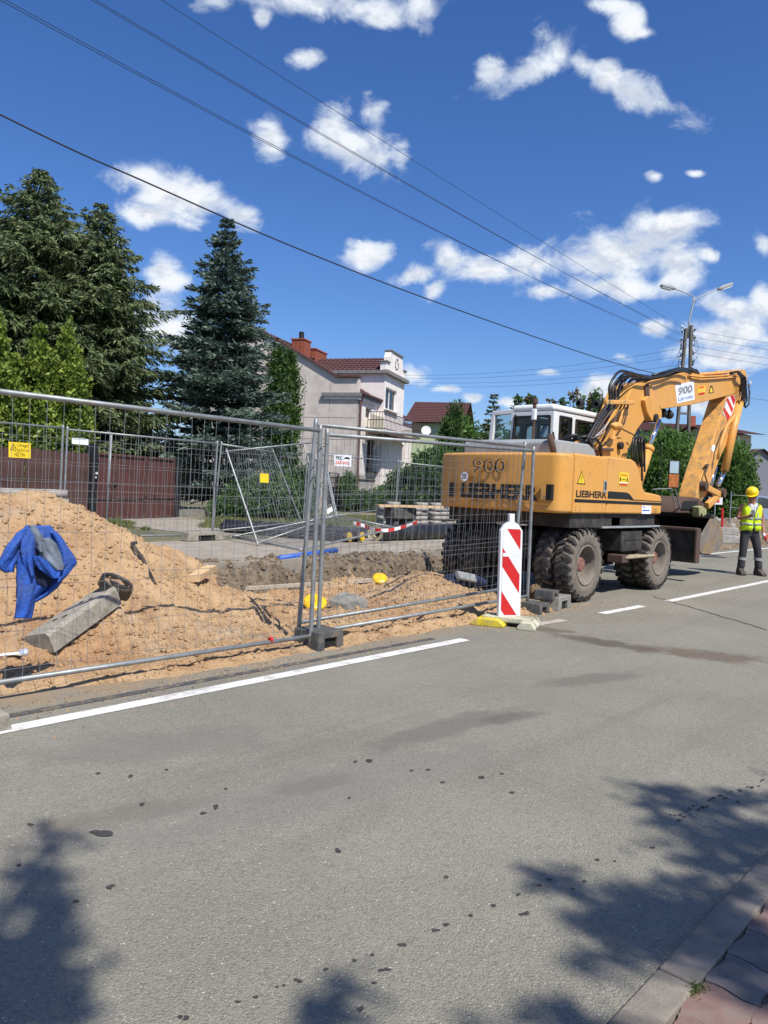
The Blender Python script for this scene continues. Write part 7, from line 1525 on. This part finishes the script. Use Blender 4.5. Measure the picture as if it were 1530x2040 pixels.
# shirt and vest: lofted shells round the chest
def loft(name, rings, mat, gapw=None, n=44, off=0, thick=.006, close=False):
    """rings: (z, cx, cy, rx, ry, gap half-angle at the front)"""
    V = []; F = []
    for (z, cx, cy, rx, ry, gp) in rings:
        for i in range(n+1):
            a_ = -math.pi/2+gp+(2*math.pi-2*gp)*i/n; k = 1+.025*math.sin(7*a_+z*9)+.015*math.sin(13*a_-z*17)
            V.append((cx+rx*k*math.copysign(abs(math.cos(a_))**.8, math.cos(a_)), cy+ry*k*math.copysign(abs(math.sin(a_))**.8, math.sin(a_)), z+.008*math.sin(5*a_)))
    for j in range(len(rings)-1):
        for i in range(n): F.append((j*(n+1)+i, j*(n+1)+i+1, (j+1)*(n+1)+i+1, (j+1)*(n+1)+i))
    o = MB().add(V, F).build(name, mat, wk, smooth=True); s_ = o.modifiers.new('cloth', 'SOLIDIFY'); s_.thickness = thick; return o
loft('shirt', [(.98, 0, 0, .16, .115, 0), (1.15, 0, 0, .158, .115, 0), (1.32, 0, 0, .175, .12, 0), (1.42, 0, -.005, .165, .10, 0), (1.475, 0, -.01, .11, .08, 0), (1.50, -.002, -.015, .07, .068, 0), (1.53, -.003, -.02, .066, .066, 0)], m_tee)
vr = [(.93, .01, 0, .205, .15, .10), (1.02, .01, 0, .20, .148, .05), (1.12, .0, 0, .195, .145, .02), (1.22, .0, 0, .20, .148, .02), (1.32, .0, 0, .205, .148, .12), (1.40, .0, 0, .212, .14, .32), (1.45, .0, 0, .20, .12, .62), (1.485, .0, .005, .15, .10, .95), (1.50, .0, .01, .11, .085, 1.1)]
loft('vest', vr, m_vest)
for z0 in (1.04, 1.16): loft('reflective_band', [(z0, .003, 0, .206, .155, .06), (z0+.045, .003, 0, .206, .155, .05)], m_strip, thick=.002)
for s_ in (-1, 1): MB().add([(s_*.07, -.118, 1.46), (s_*.095, -.112, 1.46), (s_*.085, -.158, 1.2), (s_*.06, -.160, 1.2)], [(0, 1, 2, 3)]).build('reflective_braces', m_strip, wk)
MB().obox((-.115, -.315, 1.275), (.035, .01, 0), (0, .02, .045), (0, -.006, .003)).build('sleeve_pad', m_black, wk, bevel=.004) if False else None
ph = MB().obox((0, 0, 0), (.036, .0, .0), (0, .028, .07), (0, -.005, .002)).build('mobile_phone', m_black, None, bevel=.005); ph.matrix_world = Matrix.Translation(WL+rv*(-.105)+fv*(-.315)+zv*1.29) @ Matrix.Rotation(math.atan2(rv.y, rv.x), 4, 'Z'); tag(ph, 'black mobile phone held up in the hand of the worker', 'phone')
gl = lump('rag', (.0, .0, .0), (.035, .03, .07), m_glove, None, None, 12, n=8); gl.name = 'red_work_glove'; gl.location = WL+rv*.30+fv*(-.07)+zv*.80; tag(gl, 'red and white work glove held low in the hand of the worker', 'glove')
gl2 = lump('cup', (0, 0, 0), (.035, .03, .035), m_wpl, gl, None, 14, n=8); gl2.name = 'white_cuff'; gl2.location = (-.05, .02, .05)
